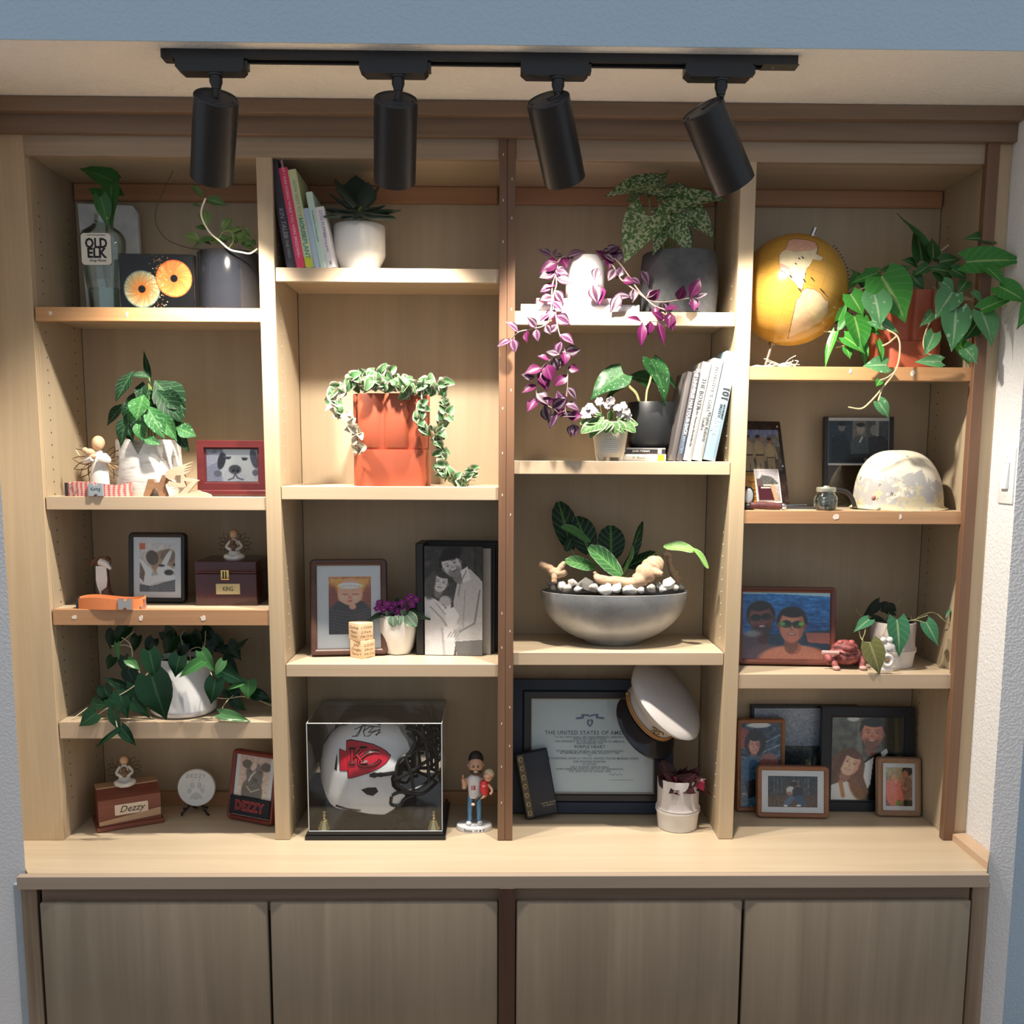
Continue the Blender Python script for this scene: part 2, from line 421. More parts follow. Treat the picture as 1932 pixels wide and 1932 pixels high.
def spot(top, bot, stem, pitch_e, label, energy=SPOT_E, size=96, LAMP_E=math.radians(69)):
    """top/bot: pixel centres of the back cap and of the open end"""
    Lh = .178; r = .0475; ym = (YT0+YT1)/2
    S = atZ(stem[0], stem[1], ZTR - .040); S.y = ym; S = atY(stem[0], stem[1], ym)
    A = atY(top[0], top[1], ym - .012)
    # aim: dip below the horizontal, sideways lean from the picture
    best = None
    for k in range(-60, 61):
        az = math.radians(k)
        d = Vector((math.sin(az)*math.cos(pitch_e), math.cos(az)*math.cos(pitch_e), -math.sin(pitch_e)))
        B = A + d*Lh; v = B - CAM; w = v.dot(cf); px = 966 + FPX*v.dot(cr)/w
        e = abs(px - bot[0])
        if best is None or e < best[0]: best = (e, d)
    d = best[1]
    t = thing('track_spotlight', label, 'spotlight', (S.x, ym, ZTR), None, 'black track spotlights')
    base_ = Vector((S.x, ym, ZTR))
    hw = .073
    ad = MB(); pr = [(-hw, -.0), (hw, 0), (hw, -.020), (hw-.008, -.0275), (-hw+.012, -.0275), (-hw, -.018)]
    ad.prism(pr, -.019, .019); obj('adapter', ad, blk, t)
    box('latch', (hw-.0005, -.012, -.018), (hw+.006, .012, -.002), blk2, t, .0005)
    obj('collar', MB().lathe([(.016, -.031), (.017, -.0275), (.0145, -.0275)], 24), blk2, t, (.008, 0, 0))
    J = A - base_ + d*.006 - Vector((0, .0, 0))
    top_s = Vector((.008, 0, -.029)); mid = top_s + Vector((0, 0, -.021))
    sm = MB(); sm.lathe([(.0135, -.0285), (.0140, -.043), (.0105, -.052), (.0095, -.058)], 20, M=Matrix.Translation((.008, 0, 0)))
    obj('stem', sm, blk, t)
    obj('knuckle', MB().tube([(.008, 0, -.055), (.008, 0, -.066), J], [.0085, .0088, .0085], 12), blk, t)
    q_ = Vector((0, 0, -1)).rotation_difference(d)
    h = MB(); h.lathe([(r-.003, .002), (r, 0), (r, -Lh), (r-.003, -Lh-.001), (r-.004, -Lh+.03), (r-.02, -Lh+.05)], 48, cap0=False, cap1=False)
    ho = obj('housing', h, blk, t, A - base_); ho.rotation_mode = 'QUATERNION'; ho.rotation_quaternion = q_
    cp = obj('back_cap', MB().lathe([(r-.004, -.004), (r-.004, -.0005), (.02, -.0005)], 40, cap0=False), blk2, t, A - base_); cp.rotation_mode = 'QUATERNION'; cp.rotation_quaternion = q_
    for sx in (-1, 1):
        k_ = obj('cap_screw', MB().lathe([(.003, 0), (.003, .0012)], 10), hole, cp, (sx*.036, 0, 0))
    grey = plain('grey print', (.11,.11,.115), .6)
    lettering('HIGHLAND', .0085, grey, cp, (0, -.020, .0006), (0, 0, 0), extrude=.0001)
    for j in range(3): lettering(['TRACK HEAD 120V 60HZ', 'LED 20W 3000K', 'MADE IN CHINA'][j], .0038, grey, cp, (0, -.029-.0052*j, .0006), (0, 0, 0), extrude=.0001)
    ln = obj('lens', MB().lathe([(r-.018, 0), (r-.018, -.001)], 32), emit('lit lamp lens', (1, .86, .68), 30), t, A - base_ + d*(Lh-.048)); ln.rotation_mode = 'QUATERNION'; ln.rotation_quaternion = q_
    L = bpy.data.lights.new('spot beam', 'SPOT'); L.energy = energy; L.color = (1, .90, .765); L.spot_size = math.radians(size); L.spot_blend = BLEND; L.shadow_soft_size = .02
    lo = bpy.data.objects.new('spot_beam', L); COL.objects.link(lo); lo.parent = t; lo.location = A - base_ + d*(Lh-.004)
    az = math.atan2(d.x, d.y); dl = Vector((math.sin(az)*math.cos(LAMP_E), math.cos(az)*math.cos(LAMP_E), -math.sin(LAMP_E)))
    lo.rotation_mode = 'QUATERNION'; lo.rotation_quaternion = Vector((0, 0, -1)).rotation_difference(dl)
    return t
E0 = math.radians(50)
spot((408, 184), (399, 340), (400, 141), E0, 'black track spotlight leaning slightly left above the corner bottle bay', 64, 96, math.radians(66))
spot((747, 188), (745, 342), (744, 141), E0, 'black track spotlight hanging straight above the succulent pot')
spot((1034, 188), (1066, 344), (1046, 141), E0, 'black track spotlight tilted gently above the purple trailing plant', 58)
spot((1326, 206), (1386, 340), (1354, 141), E0, 'black track spotlight tilted most steeply toward the globe', 62, 94, math.radians(62))
# ================================================================ leaves
def leaf_mesh(kind, seed=0, nv=7):
    rn = random.Random(seed*31 + sum(map(ord, kind)))
    U = (-1, -.55, 0, .55, 1)
    P = dict(
        heart=dict(w=[.30,.46,.50,.47,.38,.24,.10,.0], lobe=.16, fold=.16, droop=.16, wave=.02),
        bigheart=dict(w=[.34,.50,.52,.47,.37,.24,.10,.0], lobe=.18, fold=.12, droop=.12, wave=.02),
        lance=dict(w=[.02,.22,.42,.50,.46,.34,.16,.0], lobe=0, fold=.2, droop=.18, wave=.025),
        oval=dict(w=[.14,.36,.48,.53,.54,.50,.40,.14], lobe=0, fold=.1, droop=.06, wave=.03),
        arrow=dict(w=[.42,.50,.46,.38,.30,.21,.10,.0], lobe=.34, fold=.14, droop=.1, wave=.03),
        wing=dict(w=[.32,.50,.52,.46,.36,.24,.10,.0], lobe=.10, fold=.14, droop=.22, wave=.05),
        round=dict(w=[.28,.44,.50,.51,.48,.40,.27,.06], lobe=.10, fold=.10, droop=.14, wave=.05),
        curl=dict(w=[.28,.48,.56,.58,.56,.50,.38,.14], lobe=.05, fold=.8, droop=.7, wave=.05),
        spike=dict(w=[.05,.20,.32,.38,.36,.26,.12,.0], lobe=0, fold=.6, droop=-.03, wave=.0),
        petal=dict(w=[.06,.30,.46,.52,.52,.46,.32,.1], lobe=0, fold=.12, droop=.1, wave=.06),
        mottled=dict(w=[.40,.50,.47,.40,.32,.22,.10,.0], lobe=.30, fold=.14, droop=.14, wave=.04),
    )[kind]
    vs = []; uv = []
    tw = rn.uniform(-.12, .12)
    for j in range(nv + 1):
        v = j/nv; k = v*7; i0 = min(int(k), 6); fr = k - i0
        w = P['w'][i0]*(1-fr) + P['w'][i0+1]*fr
        for u in U:
            x = u*w; y = v - P['lobe']*abs(u)**1.5*(1-v)**2.5
            z = P['fold']*abs(u)*w - P['droop']*v*v + P['wave']*math.sin(7*v + 3*u + seed)*abs(u) + tw*u*w
            vs.append((x, y, z)); uv.append((u*.5+.5, v, rn.random(), 1))
    fs = []
    for j in range(nv):
        for i in range(4):
            a = j*5+i; fs.append((a, a+1, a+6, a+5))
    m = bpy.data.meshes.new('leaf_'+kind); m.from_pydata(vs, [], fs); m.shade_smooth()
    at = m.color_attributes.new('leafuv', 'FLOAT_COLOR', 'POINT'); at.data.foreach_set('color', [c for q in uv for c in q])
    m.update(); return m
def succ_mesh():
    """thick pointed succulent leaf"""
    q = MB(); L = []; prof = [(0,.14),(.2,.22),(.45,.30),(.7,.26),(.88,.13),(1,.005)]
    for y, w in prof:
        t = .10*(1-y)+.02
        L.append([(w*math.cos(a), y, t*math.sin(a) + .35*(w*math.cos(a))**2 + .10*y*y) for a in [2*math.pi*i/10 for i in range(10)]])
    q.loft(L, True, True, True); m = recalc(q.mesh('leaf_succulent'))
    at = m.color_attributes.new('leafuv', 'FLOAT_COLOR', 'POINT')
    at.data.foreach_set('color', [c for p in q.v for c in (p[0]+.5, p[1], .5, 1)]); return m
LM = {}
def leafset(kind, mat, n=3):
    k = (kind, mat.name)
    if k not in LM:
        LM[k] = []
        for s in range(n):
            m = succ_mesh() if kind == 'succ' else leaf_mesh(kind, s)
            m.materials.append(mat); LM[k].append(m)
    return LM[k]
def leafmat(name, c, c2=None, mid=None, midw=.07, edge=None, edgew=.8, mottle=None, mscale=9, mlo=.5, veins=None, vfreq=9, rough=.32, stripe=None, under=None):
    """c..c2 blade colours; mid rib; pale edge; mottling; side veins; lengthwise stripe"""
    if name in MATS: return MATS[name]
    m, t, b = nt(name); at = N(t, 'ShaderNodeAttribute', attribute_name='leafuv'); sp = N(t, 'ShaderNodeSeparateColor'); t.links.new(at.outputs['Color'], sp.inputs[0])
    u, v = sp.outputs[0], sp.outputs[1]; a = mth(t, 'MULTIPLY', mth(t, 'ABSOLUTE', mth(t, 'SUBTRACT', u, .5)), 2)
    oi = N(t, 'ShaderNodeObjectInfo'); c2 = c2 or tuple(x*.7 for x in c)
    col = mixc(t, oi.outputs['Random'], c, c2)
    oc = ocoord(t)
    add = N(t, 'ShaderNodeVectorMath', operation='ADD'); t.links.new(oc, add.inputs[0])
    cb = N(t, 'ShaderNodeCombineXYZ'); t.links.new(mth(t, 'MULTIPLY', oi.outputs['Random'], 20), cb.inputs[0]); t.links.new(cb.outputs[0], add.inputs[1])
    def step(x, lo, hi): return ramp(t, x, [(lo, (0,0,0)), (hi, (1,1,1))])
    if mottle:
        n = noise(t, add.outputs[0], mscale, 5, .6)
        col = mixc(t, step(n, mlo, mlo+.06), col, mottle)
    if stripe:   # pale bands half way out
        s = mth(t, 'SUBTRACT', 1, mth(t, 'MULTIPLY', mth(t, 'ABSOLUTE', mth(t, 'SUBTRACT', a, .52)), 3.2))
        col = mixc(t, step(s, .15, .45), col, stripe)
    if veins:
        s = mth(t, 'SINE', mth(t, 'MULTIPLY', mth(t, 'SUBTRACT', v, mth(t, 'MULTIPLY', a, .28)), vfreq*6.283))
        col = mixc(t, mth(t, 'MULTIPLY', step(s, .86, .98), .75), col, veins)
    if edge:
        n = noise(t, add.outputs[0], 6, 3)
        e = mth(t, 'ADD', a, mth(t, 'MULTIPLY', mth(t, 'SUBTRACT', n, .5), .5))
        col = mixc(t, step(e, edgew, min(.99, edgew+.08)), col, edge)
    if mid: col = mixc(t, step(a, midw, midw+.08), mid, col)
    if under:
        g = N(t, 'ShaderNodeNewGeometry'); col = mixc(t, g.outputs['Backfacing'], col, under)
    t.links.new(col, b.inputs['Base Color']); b.inputs['Roughness'].default_value = rough
    b.inputs['Specular IOR Level'].default_value = .28
    tr = N(t, 'ShaderNodeBsdfTranslucent'); t.links.new(col, tr.inputs[0])
    mx = N(t, 'ShaderNodeMixShader'); mx.inputs[0].default_value = .18
    out = [n for n in t.nodes if n.type == 'OUTPUT_MATERIAL'][0]
    t.links.new(b.outputs[0], mx.inputs[1]); t.links.new(tr.outputs[0], mx.inputs[2]); t.links.new(mx.outputs[0], out.inputs[0])
    MATS[name] = m; return m
def put_leaf(plant, meshes, B, T, w=.6, n=(0, -1, .45), roll=0, name='leaf', curve=1.0):
    B, T = Vector(B), Vector(T); d = T - B; L = d.length
    if L < 1e-5: return
    y = d/L; n = Vector(n); z = n - y*n.dot(y)
    if z.length < 1e-4: z = y.orthogonal()
    z.normalize(); z = Matrix.Rotation(roll, 3, y) @ z; x = y.cross(z)
    M = Matrix((x*L*w, y*L, z*L*curve)).transposed().to_4x4()
    M.translation = B - plant.location
    o = obj(name, random.choice(meshes), None, plant); o.matrix_local = M; return o
def leaves(plant, kind, mat, rows, Y=0., n=(0, -1, .45), jitter=.25, name='leaf', curve=1.0):
    """rows: (bx, by, tx, ty, w[, dYbase, dYtip[, roll]]) in pixels, depths relative to Y"""
    ms = leafset(kind, mat)
    for r in rows:
        bx, by, tx, ty, w = r[:5]; yb = Y + (r[5] if len(r) > 5 else 0); yt = Y + (r[6] if len(r) > 6 else (r[5] if len(r) > 5 else 0) - .012)
        roll = r[7] if len(r) > 7 else random.uniform(-jitter, jitter)
        put_leaf(plant, ms, atY(bx, by, yb), atY(tx, ty, yt), w*1.0, n, roll, name, curve)
def stem(plant, pts, r, mat, Y=0., name='stem', seg=5):
    """pts: (px, py[, dY])"""
    P = [atY(p[0], p[1], Y + (p[2] if len(p) > 2 else 0)) - plant.location for p in pts]
    P = bez(P, 5) if len(P) > 2 else P
    return obj(name, MB().tube(P, r, seg), mat, plant)
def soil(parent, r, z, sx=1, sy=1, n=None):
    q = MB(); q.lathe([(r, z-.006), (r*.98, z), (r*.5, z+.004), (r*.02, z+.005)], 24, sx, sy, n=n)
    return obj('soil', q, plain('dark potting soil', (.035, .024, .017), .95, 0, .5, 220, .8), parent)
def potwall(prof, th=.004, seg=48, sx=1, sy=1, n=None, M=None):
    """closed pot: outer profile bottom->top, inner wall back down"""
    inner = [(max(r-th, .001), z) for r, z in reversed(prof)]; inner = [(r, max(z, prof[0][1]+th)) for r, z in inner]
    q = MB(); q.lathe(list(prof) + inner, seg, sx, sy, M=M, n=n); return q

# ================================================================ prints
class Img:
    def __init__(s, w, h, c=(.5,.5,.5)):
        s.w, s.h = w, h; s.a = np.zeros((h, w, 3)); s.a[:] = c
        s.X, s.Y = np.meshgrid((np.arange(w)+.5)/w, (np.arange(h)+.5)/h); s.asp = h/w
    def put(s, m, c, al=1):
        m = (np.clip(m, 0, 1)*al)[..., None]; s.a = s.a*(1-m) + np.array(c)*m; return s
    def grad(s, c0, c1, y0=0, y1=1):
        t = np.clip((s.Y-y0)/(y1-y0), 0, 1)[..., None]; s.a = np.array(c0)*(1-t) + np.array(c1)*t; return s
    def ell(s, cx, cy, rx, ry, c, soft=.12, rot=0, al=1):
        dx = s.X-cx; dy = (s.Y-cy)*s.asp; q = math.radians(rot)
        x = dx*math.cos(q)+dy*math.sin(q); y = -dx*math.sin(q)+dy*math.cos(q)
        d = np.sqrt((x/rx)**2+(y/(ry*s.asp))**2); return s.put((1-d)/soft+.5, c, al)
    def rect(s, x0, y0, x1, y1, c, al=1):
        return s.put(((s.X >= x0)&(s.X <= x1)&(s.Y >= y0)&(s.Y <= y1)).astype(float), c, al)
    def poly(s, pts, c, al=1):
        inside = np.zeros(s.X.shape, bool); n = len(pts); j = n-1
        for i in range(n):
            xi, yi = pts[i]; xj, yj = pts[j]
            k = ((yi > s.Y) != (yj > s.Y)) & (s.X < (xj-xi)*(s.Y-yi)/((yj-yi) or 1e-9)+xi); inside ^= k; j = i
        return s.put(inside.astype(float), c, al)
    def line(s, pts, w, c, al=1):
        for (x0, y0), (x1, y1) in zip(pts, pts[1:]):
            dx, dy = x1-x0, (y1-y0)*s.asp; L = dx*dx+dy*dy or 1e-9
            t = np.clip(((s.X-x0)*dx+(s.Y-y0)*s.asp*dy)/L, 0, 1)
            d = np.hypot(s.X-x0-t*dx, (s.Y-y0)*s.asp-t*dy); s.put((w-d)/(w*.5)+.5, c, al)
        return s
    def grain(s, amt, size=1, ax=(1, 1)):
        h, w = max(2, int(s.h/size/ax[1])), max(2, int(s.w/size/ax[0])); g = RNG.normal(0, amt, (h+1, w+1))
        yi = np.linspace(0, h-.001, s.h); xi = np.linspace(0, w-.001, s.w); y0 = yi.astype(int); x0 = xi.astype(int)
        fy = (yi-y0)[:, None]; fx = (xi-x0)[None]
        v = g[y0][:, x0]*(1-fy)*(1-fx)+g[y0+1][:, x0]*fy*(1-fx)+g[y0][:, x0+1]*(1-fy)*fx+g[y0+1][:, x0+1]*fy*fx
        s.a = np.clip(s.a+v[..., None], 0, 1); return s
    def gray(s, t=(1, 1, 1)):
        l = s.a @ np.array([.3, .59, .11]); s.a = l[..., None]*np.array(t); return s
    def head(s, cx, cy, r, skin, hair, rot=0, smile=1, beard=None, shades=None, long=0, bald=False):
        """a face: r is half its width (share of the picture width)"""
        k = 1/s.asp; q = math.radians(rot)
        def at(x, y): return cx+(x*math.cos(q)-y*math.sin(q))*r, cy+(x*math.sin(q)+y*math.cos(q))*r*k
        dk = tuple(x*.62 for x in skin); lt = tuple(min(1, x*1.12) for x in skin)
        if long:
            s.ell(*at(0, .35), r*1.35, r*k*(1.5+long), hair, .2, rot)
        s.ell(*at(0, -.35), r*1.12, r*1.12*k, hair, .15, rot)
        s.ell(*at(0, 1.35), r*.52, r*.75*k, dk, .2, rot)
        s.ell(*at(0, 0), r*.92, r*1.28*k, skin, .12, rot)
        s.ell(*at(-.25, -.2), r*.5, r*.7*k, lt, .9, rot, .5)
        s.ell(*at(-.95, .02), r*.13, r*.26*k, dk, .3, rot); s.ell(*at(.95, .02), r*.13, r*.26*k, dk, .3, rot)
        s.ell(*at(0, -1.02), r*.86, r*.38*k, hair, .2, rot)
        if beard: s.ell(*at(0, .78), r*.76, r*.58*k, beard, .6, rot, .6); s.ell(*at(0, .42), r*.3, r*.2*k, skin, .5, rot)
        for e in (-1, 1):
            if shades: s.ell(*at(e*.42, -.12), r*.40, r*.30*k, shades, .15, rot)
            else:
                s.ell(*at(e*.38, -.13), r*.24, r*.15*k, dk, .9, rot, .5); s.ell(*at(e*.38, -.11), r*.14, r*.06*k, (.80,.76,.72), .5, rot); s.ell(*at(e*.38, -.11), r*.08, r*.075*k, (.14,.09,.07), .5, rot)
                s.line([at(e*.2, -.36), at(e*.4, -.41), at(e*.62, -.36)], r*.034, tuple(.55*x+.45*y for x, y in zip(hair, skin)))
        if shades: s.line([at(-.15, -.2), at(.15, -.2)], r*.05, shades)
        s.line([at(-.02, -.05), at(-.09, .26), at(.1, .3)], r*.03, dk)
        if smile:
            s.ell(*at(0, .62), r*.30, r*.10*k, tuple(x*y for x, y in zip(skin, (.72,.42,.42))), .4, rot); s.ell(*at(0, .605), r*.23, r*.05*k, (.90,.87,.84), .4, rot); s.ell(*at(.45, .25), r*.3, r*.3*k, lt, .9, rot, .35); s.ell(*at(-.45, .25), r*.3, r*.3*k, lt, .9, rot, .35); s.ell(*at(.7, .1), r*.22, r*.9*k, dk, .9, rot, .4)
        else: s.line([at(-.25, .62), at(.25, .62)], r*.06, (.5,.2,.2))
        return s
def lin(a): a = np.clip(a, 0, 1); return np.where(a <= .04045, a/12.92, ((a+.055)/1.055)**2.4)
def print_mesh(img, w, h, gain=1.0):
    """the picture as a fine sheet in XZ, centred, bottom at 0, facing -Y"""
    n, m = img.w, img.h
    xs = np.linspace(-w/2, w/2, n); zs = np.linspace(h, 0, m)
    Xg, Zg = np.meshgrid(xs, zs); V = np.stack([Xg, np.zeros_like(Xg), Zg], -1).reshape(-1, 3)
    i = np.arange((m-1)*(n-1)); r, c = i//(n-1), i % (n-1); a = r*n+c
    Fc = np.stack([a, a+n, a+n+1, a+1], -1)
    me = bpy.data.meshes.new('print'); me.vertices.add(len(V)); me.vertices.foreach_set('co', V.ravel())
    me.loops.add(Fc.size); me.loops.foreach_set('vertex_index', Fc.ravel().astype(np.int32))
    me.polygons.add(len(Fc)); me.polygons.foreach_set('loop_start', (np.arange(len(Fc))*4).astype(np.int32))
    at = me.color_attributes.new('ink', 'FLOAT_COLOR', 'POINT')
    C = np.concatenate([np.clip(lin(img.a)*gain, 0, .85).reshape(-1, 3), np.ones((n*m, 1))], 1); at.data.foreach_set('color', C.ravel())
    me.update(calc_edges=True); me.validate(); return me
ink = vcol('photo print', .3); ink_m = vcol('matt photo print', .55)
pane_m = glassy('picture glass', (.97,.98,.98), 1.35, .02, .0)
white_mat = plain('white card mount', (.74, .75, .77), .8, 0, .02)

def rring(t, name, mat, w, h, b, depth, rad, round_=.5, parent=None, z0=0, y0=0):
    """picture-frame ring with a softly rounded face"""
    q = MB(); L = []
    prof = [(0, depth), (0, depth*.35), (b*.18, depth*.06), (b*.45, 0), (b*.72, depth*.08), (b*.95, depth*.2), (b, depth*.3), (b, depth)]
    if round_ == 0: prof = [(0, depth), (0, .001), (.001, 0), (b*.8, 0), (b*.86, depth*.25), (b, depth*.3), (b, depth)]
    for ins, y in prof:
        L.append([(x, y0+y, z+z0+ins) for x, z in rrect(w-2*ins, h-2*ins, max(rad-ins, .0008), 5)])
    q.loft(L, True); return obj(name, q, mat, parent or t)
def framed(name, label, cat, P, W_, H_, yaw, lean, b, mat, img, depth=.016, rad=.004, mount=0, pw=None, ph=None, pz=None, round_=.5, glass=True, group=None, strut=True, px=0, gain=1.4):
    """standing picture frame; P = foot centre; pw, ph, pz: print size and height inside"""
    t = thing(name, label, cat, Vector(P) + Vector((0, 0, depth*math.sin(lean)+.0003)), (-lean, 0, yaw), group)
    rring(t, 'frame', mat, W_, H_, b, depth, rad, round_)
    box('backing', (-W_/2+b*.6, depth*.75, b*.6), (W_/2-b*.6, depth, H_-b*.6), plain('black backing card', (.02,.02,.02), .8), t, .0005)
    iw, ih = W_-2*b, H_-2*b
    if mount or pw:
        box('mount', (-iw/2-.001, depth*.345, b-.001), (iw/2+.001, depth*.6, H_-b+.001), white_mat, t, 0)
    pw = pw or iw+.001; ph = ph or ih+.001; pz = (H_-ph)/2 if pz is None else pz
    obj('photo', print_mesh(img, pw, ph, gain), ink, t, (px, depth*.33, pz))
    if glass: box('glass', (-iw/2-.0005, depth*.24, b-.0005), (iw/2+.0005, depth*.27, H_-b+.0005), pane_m, t, 0)
    if strut:
        A = Vector((0, depth, H_*.6)); Rm = Euler((-lean, 0, 0)).to_matrix()
        G = Rm.inverted() @ Vector((0, (Rm@A).y + H_*.22, -depth*math.sin(lean)))
        obj('easel_leg', MB().tube([A, G], [.007, .010], 4), plain('black backing card', (.02,.02,.02), .8), t)
    return t
def foot(px, py, z): return atZ(px, py, z)

# ================================================================ little angels
resin_w = plain('white carved resin', (.72,.69,.64), .6, 0, .1, 60, .3); resin_skin = plain('tan resin', (.62,.40,.24), .6, 0, .1)
resin_br = plain('brown resin', (.16,.09,.05), .6); wire = plain('bronze wire', (.16,.09,.045), .4, .8)
def wing(t, x, z, s, side, tilt=0):
    q = MB()
    for k in range(6):
        a = math.radians(tilt - 55 + 26*k); L = s*(.9 if k in (1, 2, 3, 4) else .7); w = s*.15
        d = Vector((side*math.cos(a), .12, math.sin(a))); n = Vector((-d.z, 0, d.x))
        pts = [Vector((x, .006, z)) + d*L*u + n*w*math.sin(math.pi*u)*sg for u, sg in [(i/7, 1) for i in range(8)] + [(1-i/7, -1) for i in range(1, 8)]]
        q.tube(pts, s*.018, 4)
    o = obj('wing', q, wire, t); return o
def angel(label, P, h, pose, rot=0):
    t = thing('angel_figurine', label, 'figurine', P, rot, 'carved angel figurines with wire wings')
    s = h
    if pose == 'stand':
        q = MB(); q.lathe([(.17*s,0),(.17*s,.05*s),(.155*s,.35*s),(.12*s,.60*s),(.10*s,.70*s),(.05*s,.78*s)], 20, 1, .75); obj('dress', q, resin_w, t)
        obj('head', MB().ball((0,-.01*s,.89*s), (.10*s,.105*s,.12*s)), resin_skin, t)
        obj('hair', MB().ball((0,.012*s,.91*s), (.108*s,.105*s,.12*s)), plain('sandy resin hair', (.55,.36,.20), .6), t)
        q = MB()
        for sd in (-1, 1): q.tube(bez([(sd*.10*s,0,.70*s),(sd*.20*s,-.08*s,.60*s),(sd*.05*s,-.16*s,.64*s)],4), .045*s, 8)
        obj('arms', q, resin_w, t)
        obj('puppy', MB().ball((-.10*s,-.12*s,.74*s), (.09*s,.07*s,.07*s)).ball((-.17*s,-.14*s,.78*s), .05*s).ball((-.06*s,-.13*s,.68*s),(.07*s,.05*s,.05*s)), resin_skin, t)
        wing(t, -.1*s, .58*s, .44*s, -1, -15); wing(t, .1*s, .58*s, .44*s, 1, -15)
    else:
        q = MB(); q.lathe([(.20*s,.05*s),(.21*s,.14*s),(.17*s,.3*s),(.13*s,.5*s),(.10*s,.62*s),(.05*s,.68*s)], 18, 1, .8); obj('dress', q, resin_w, t)
        q = MB()
        for sd in (-1, 1): q.tube(bez([(sd*.12*s,.0,.10*s),(sd*.26*s,-.12*s,.10*s),(sd*.10*s,-.30*s,.07*s),(-sd*.12*s,-.30*s,.05*s)],4), [.09*s]*9+[.075*s]*3+[.06*s], 8)
        obj('legs', q, resin_w, t)
        obj('head', MB().ball((0,-.03*s,.82*s), (.13*s,.13*s,.15*s)), resin_skin, t)
        obj('hair', MB().ball((0,.012*s,.86*s), (.137*s,.13*s,.13*s)), plain('reddish resin hair', (.36,.19,.10), .6), t)
        q = MB()
        for sd in (-1, 1): q.tube(bez([(sd*.12*s,0,.60*s),(sd*.24*s,-.10*s,.42*s),(sd*.06*s,-.24*s,.34*s)],4), .05*s, 8)
        obj('arms', q, resin_w, t)
        obj('puppy', MB().ball((0,-.20*s,.42*s), (.13*s,.09*s,.13*s)).ball((-.02*s,-.24*s,.58*s), (.09*s,.08*s,.08*s)), resin_br, t)
        wing(t, -.1*s, .50*s, .5*s, -1, 5); wing(t, .1*s, .50*s, .5*s, 1, 5)
    return t
# ================================================================ bay 1, top shelf
Z = ZC + 1.404
white_cer = plain('white glazed ceramic', (.78,.78,.77), .35, 0, .02)
black_ink = plain('black ink', (.012,.012,.014), .6)
# grey-white stone slab
Y = .232
m, t_, b_ = nt('pale marbled slab'); v_ = ocoord(t_)
t_.links.new(ramp(t_, noise(t_, v_, 14, 6, .6, 1.0), [(.3,(.50,.55,.58)),(.6,(.72,.75,.77)),(.8,(.80,.82,.83))]), b_.inputs['Base Color']); b_.inputs['Roughness'].default_value = .6
bump(t_, b_, noise(t_, v_, 90, 3), .3, .002)
pts = [atY(x, y, Y) for x, y in ((146,384),(250,388),(259,401))]
A = pts[0]; o_ = Vector((A.x+.08, Y, Z))
poly = [(A.x+.012-o_.x, 0), (A.x-o_.x, A.z-Z), (pts[1].x-o_.x, pts[1].z-Z), (pts[2].x-o_.x, pts[2].z-Z), (pts[2].x+.004-o_.x, 0)]
tag(obj('stone_slab', MB().prism(poly, 0, .016), m, None, o_), 'pale grey stone slab with a clipped corner behind the bottle', 'slab')

# bottle
Y = .13; k = mpp(Y); cx = 199
P = atY(cx, 560, Y); P.z = Z
bt = thing('glass_bottle', 'clear empty glass bottle with white paper label reading OLD ELK', 'bottle', P)
zt = lambda py: atY(cx, py, Y).z - Z
prof = [(.018,0),(27*k,.002),(29*k,zt(548)),(32*k,zt(530)),(35.5*k,zt(500)),(39*k,zt(465)),(39*k,zt(450)),(34*k,zt(438)),(20*k,zt(428)),(13*k,zt(420)),(12*k,zt(408)),(13*k,zt(405)),(13*k,zt(402))]
cg = glassy('clear bottle glass', (.90,.95,.94), 1.5, .0, .12)
q = MB(); q.lathe(prof, 40, 1, .62, n=3.2, cap1=False); q.lathe([(max(r-.004,.002), z+.004 if i == 0 else max(z, .012)) for i, (r, z) in enumerate(prof)], 40, 1, .62, n=3.2, cap1=False)
obj('glass', q, cg, bt)
q = MB(); q.lathe([(.004,.012),(25*k,.012),(27*k,zt(548)),(27*k,zt(545))], 32, 1, .6, n=3.2); obj('base_lump', q, glassy('thick bottle base', (.72,.82,.80), 1.5, .02, .3), bt)
lx0, lx1, lz0, lz1 = -29*k, 24*k, zt(505), zt(446)
lab = MB(); c_ = .006
lp = [(lx0+c_,lz0),(lx1-c_,lz0),(lx1,lz0+c_),(lx1,lz1-c_),(lx1-c_,lz1),(lx0+c_,lz1),(lx0,lz1-c_),(lx0,lz0+c_)]
lab.prism(lp, -.001, .0003); yl = -39*k*.62-.0012
lo_ = obj('label', lab, plain('cream paper', (.80,.78,.70), .8, 0, .03), bt, (0, yl, 0))
lettering('OLD', .034, black_ink, lo_, (-2*k, -.0014, (lz0+lz1)/2+.0135), offset=.0012, sx=.82)
lettering('ELK', .034, black_ink, lo_, (-2*k, -.0014, (lz0+lz1)/2-.011), offset=.0012, sx=.88)
lettering('Greg Metze', .009, black_ink, lo_, (-1*k, -.0014, lz0+.011), shear=.5)
lettering('- CRAFT DISTILLED SPIRITS -', .0042, black_ink, lo_, (-1*k, -.0014, lz1-.005))
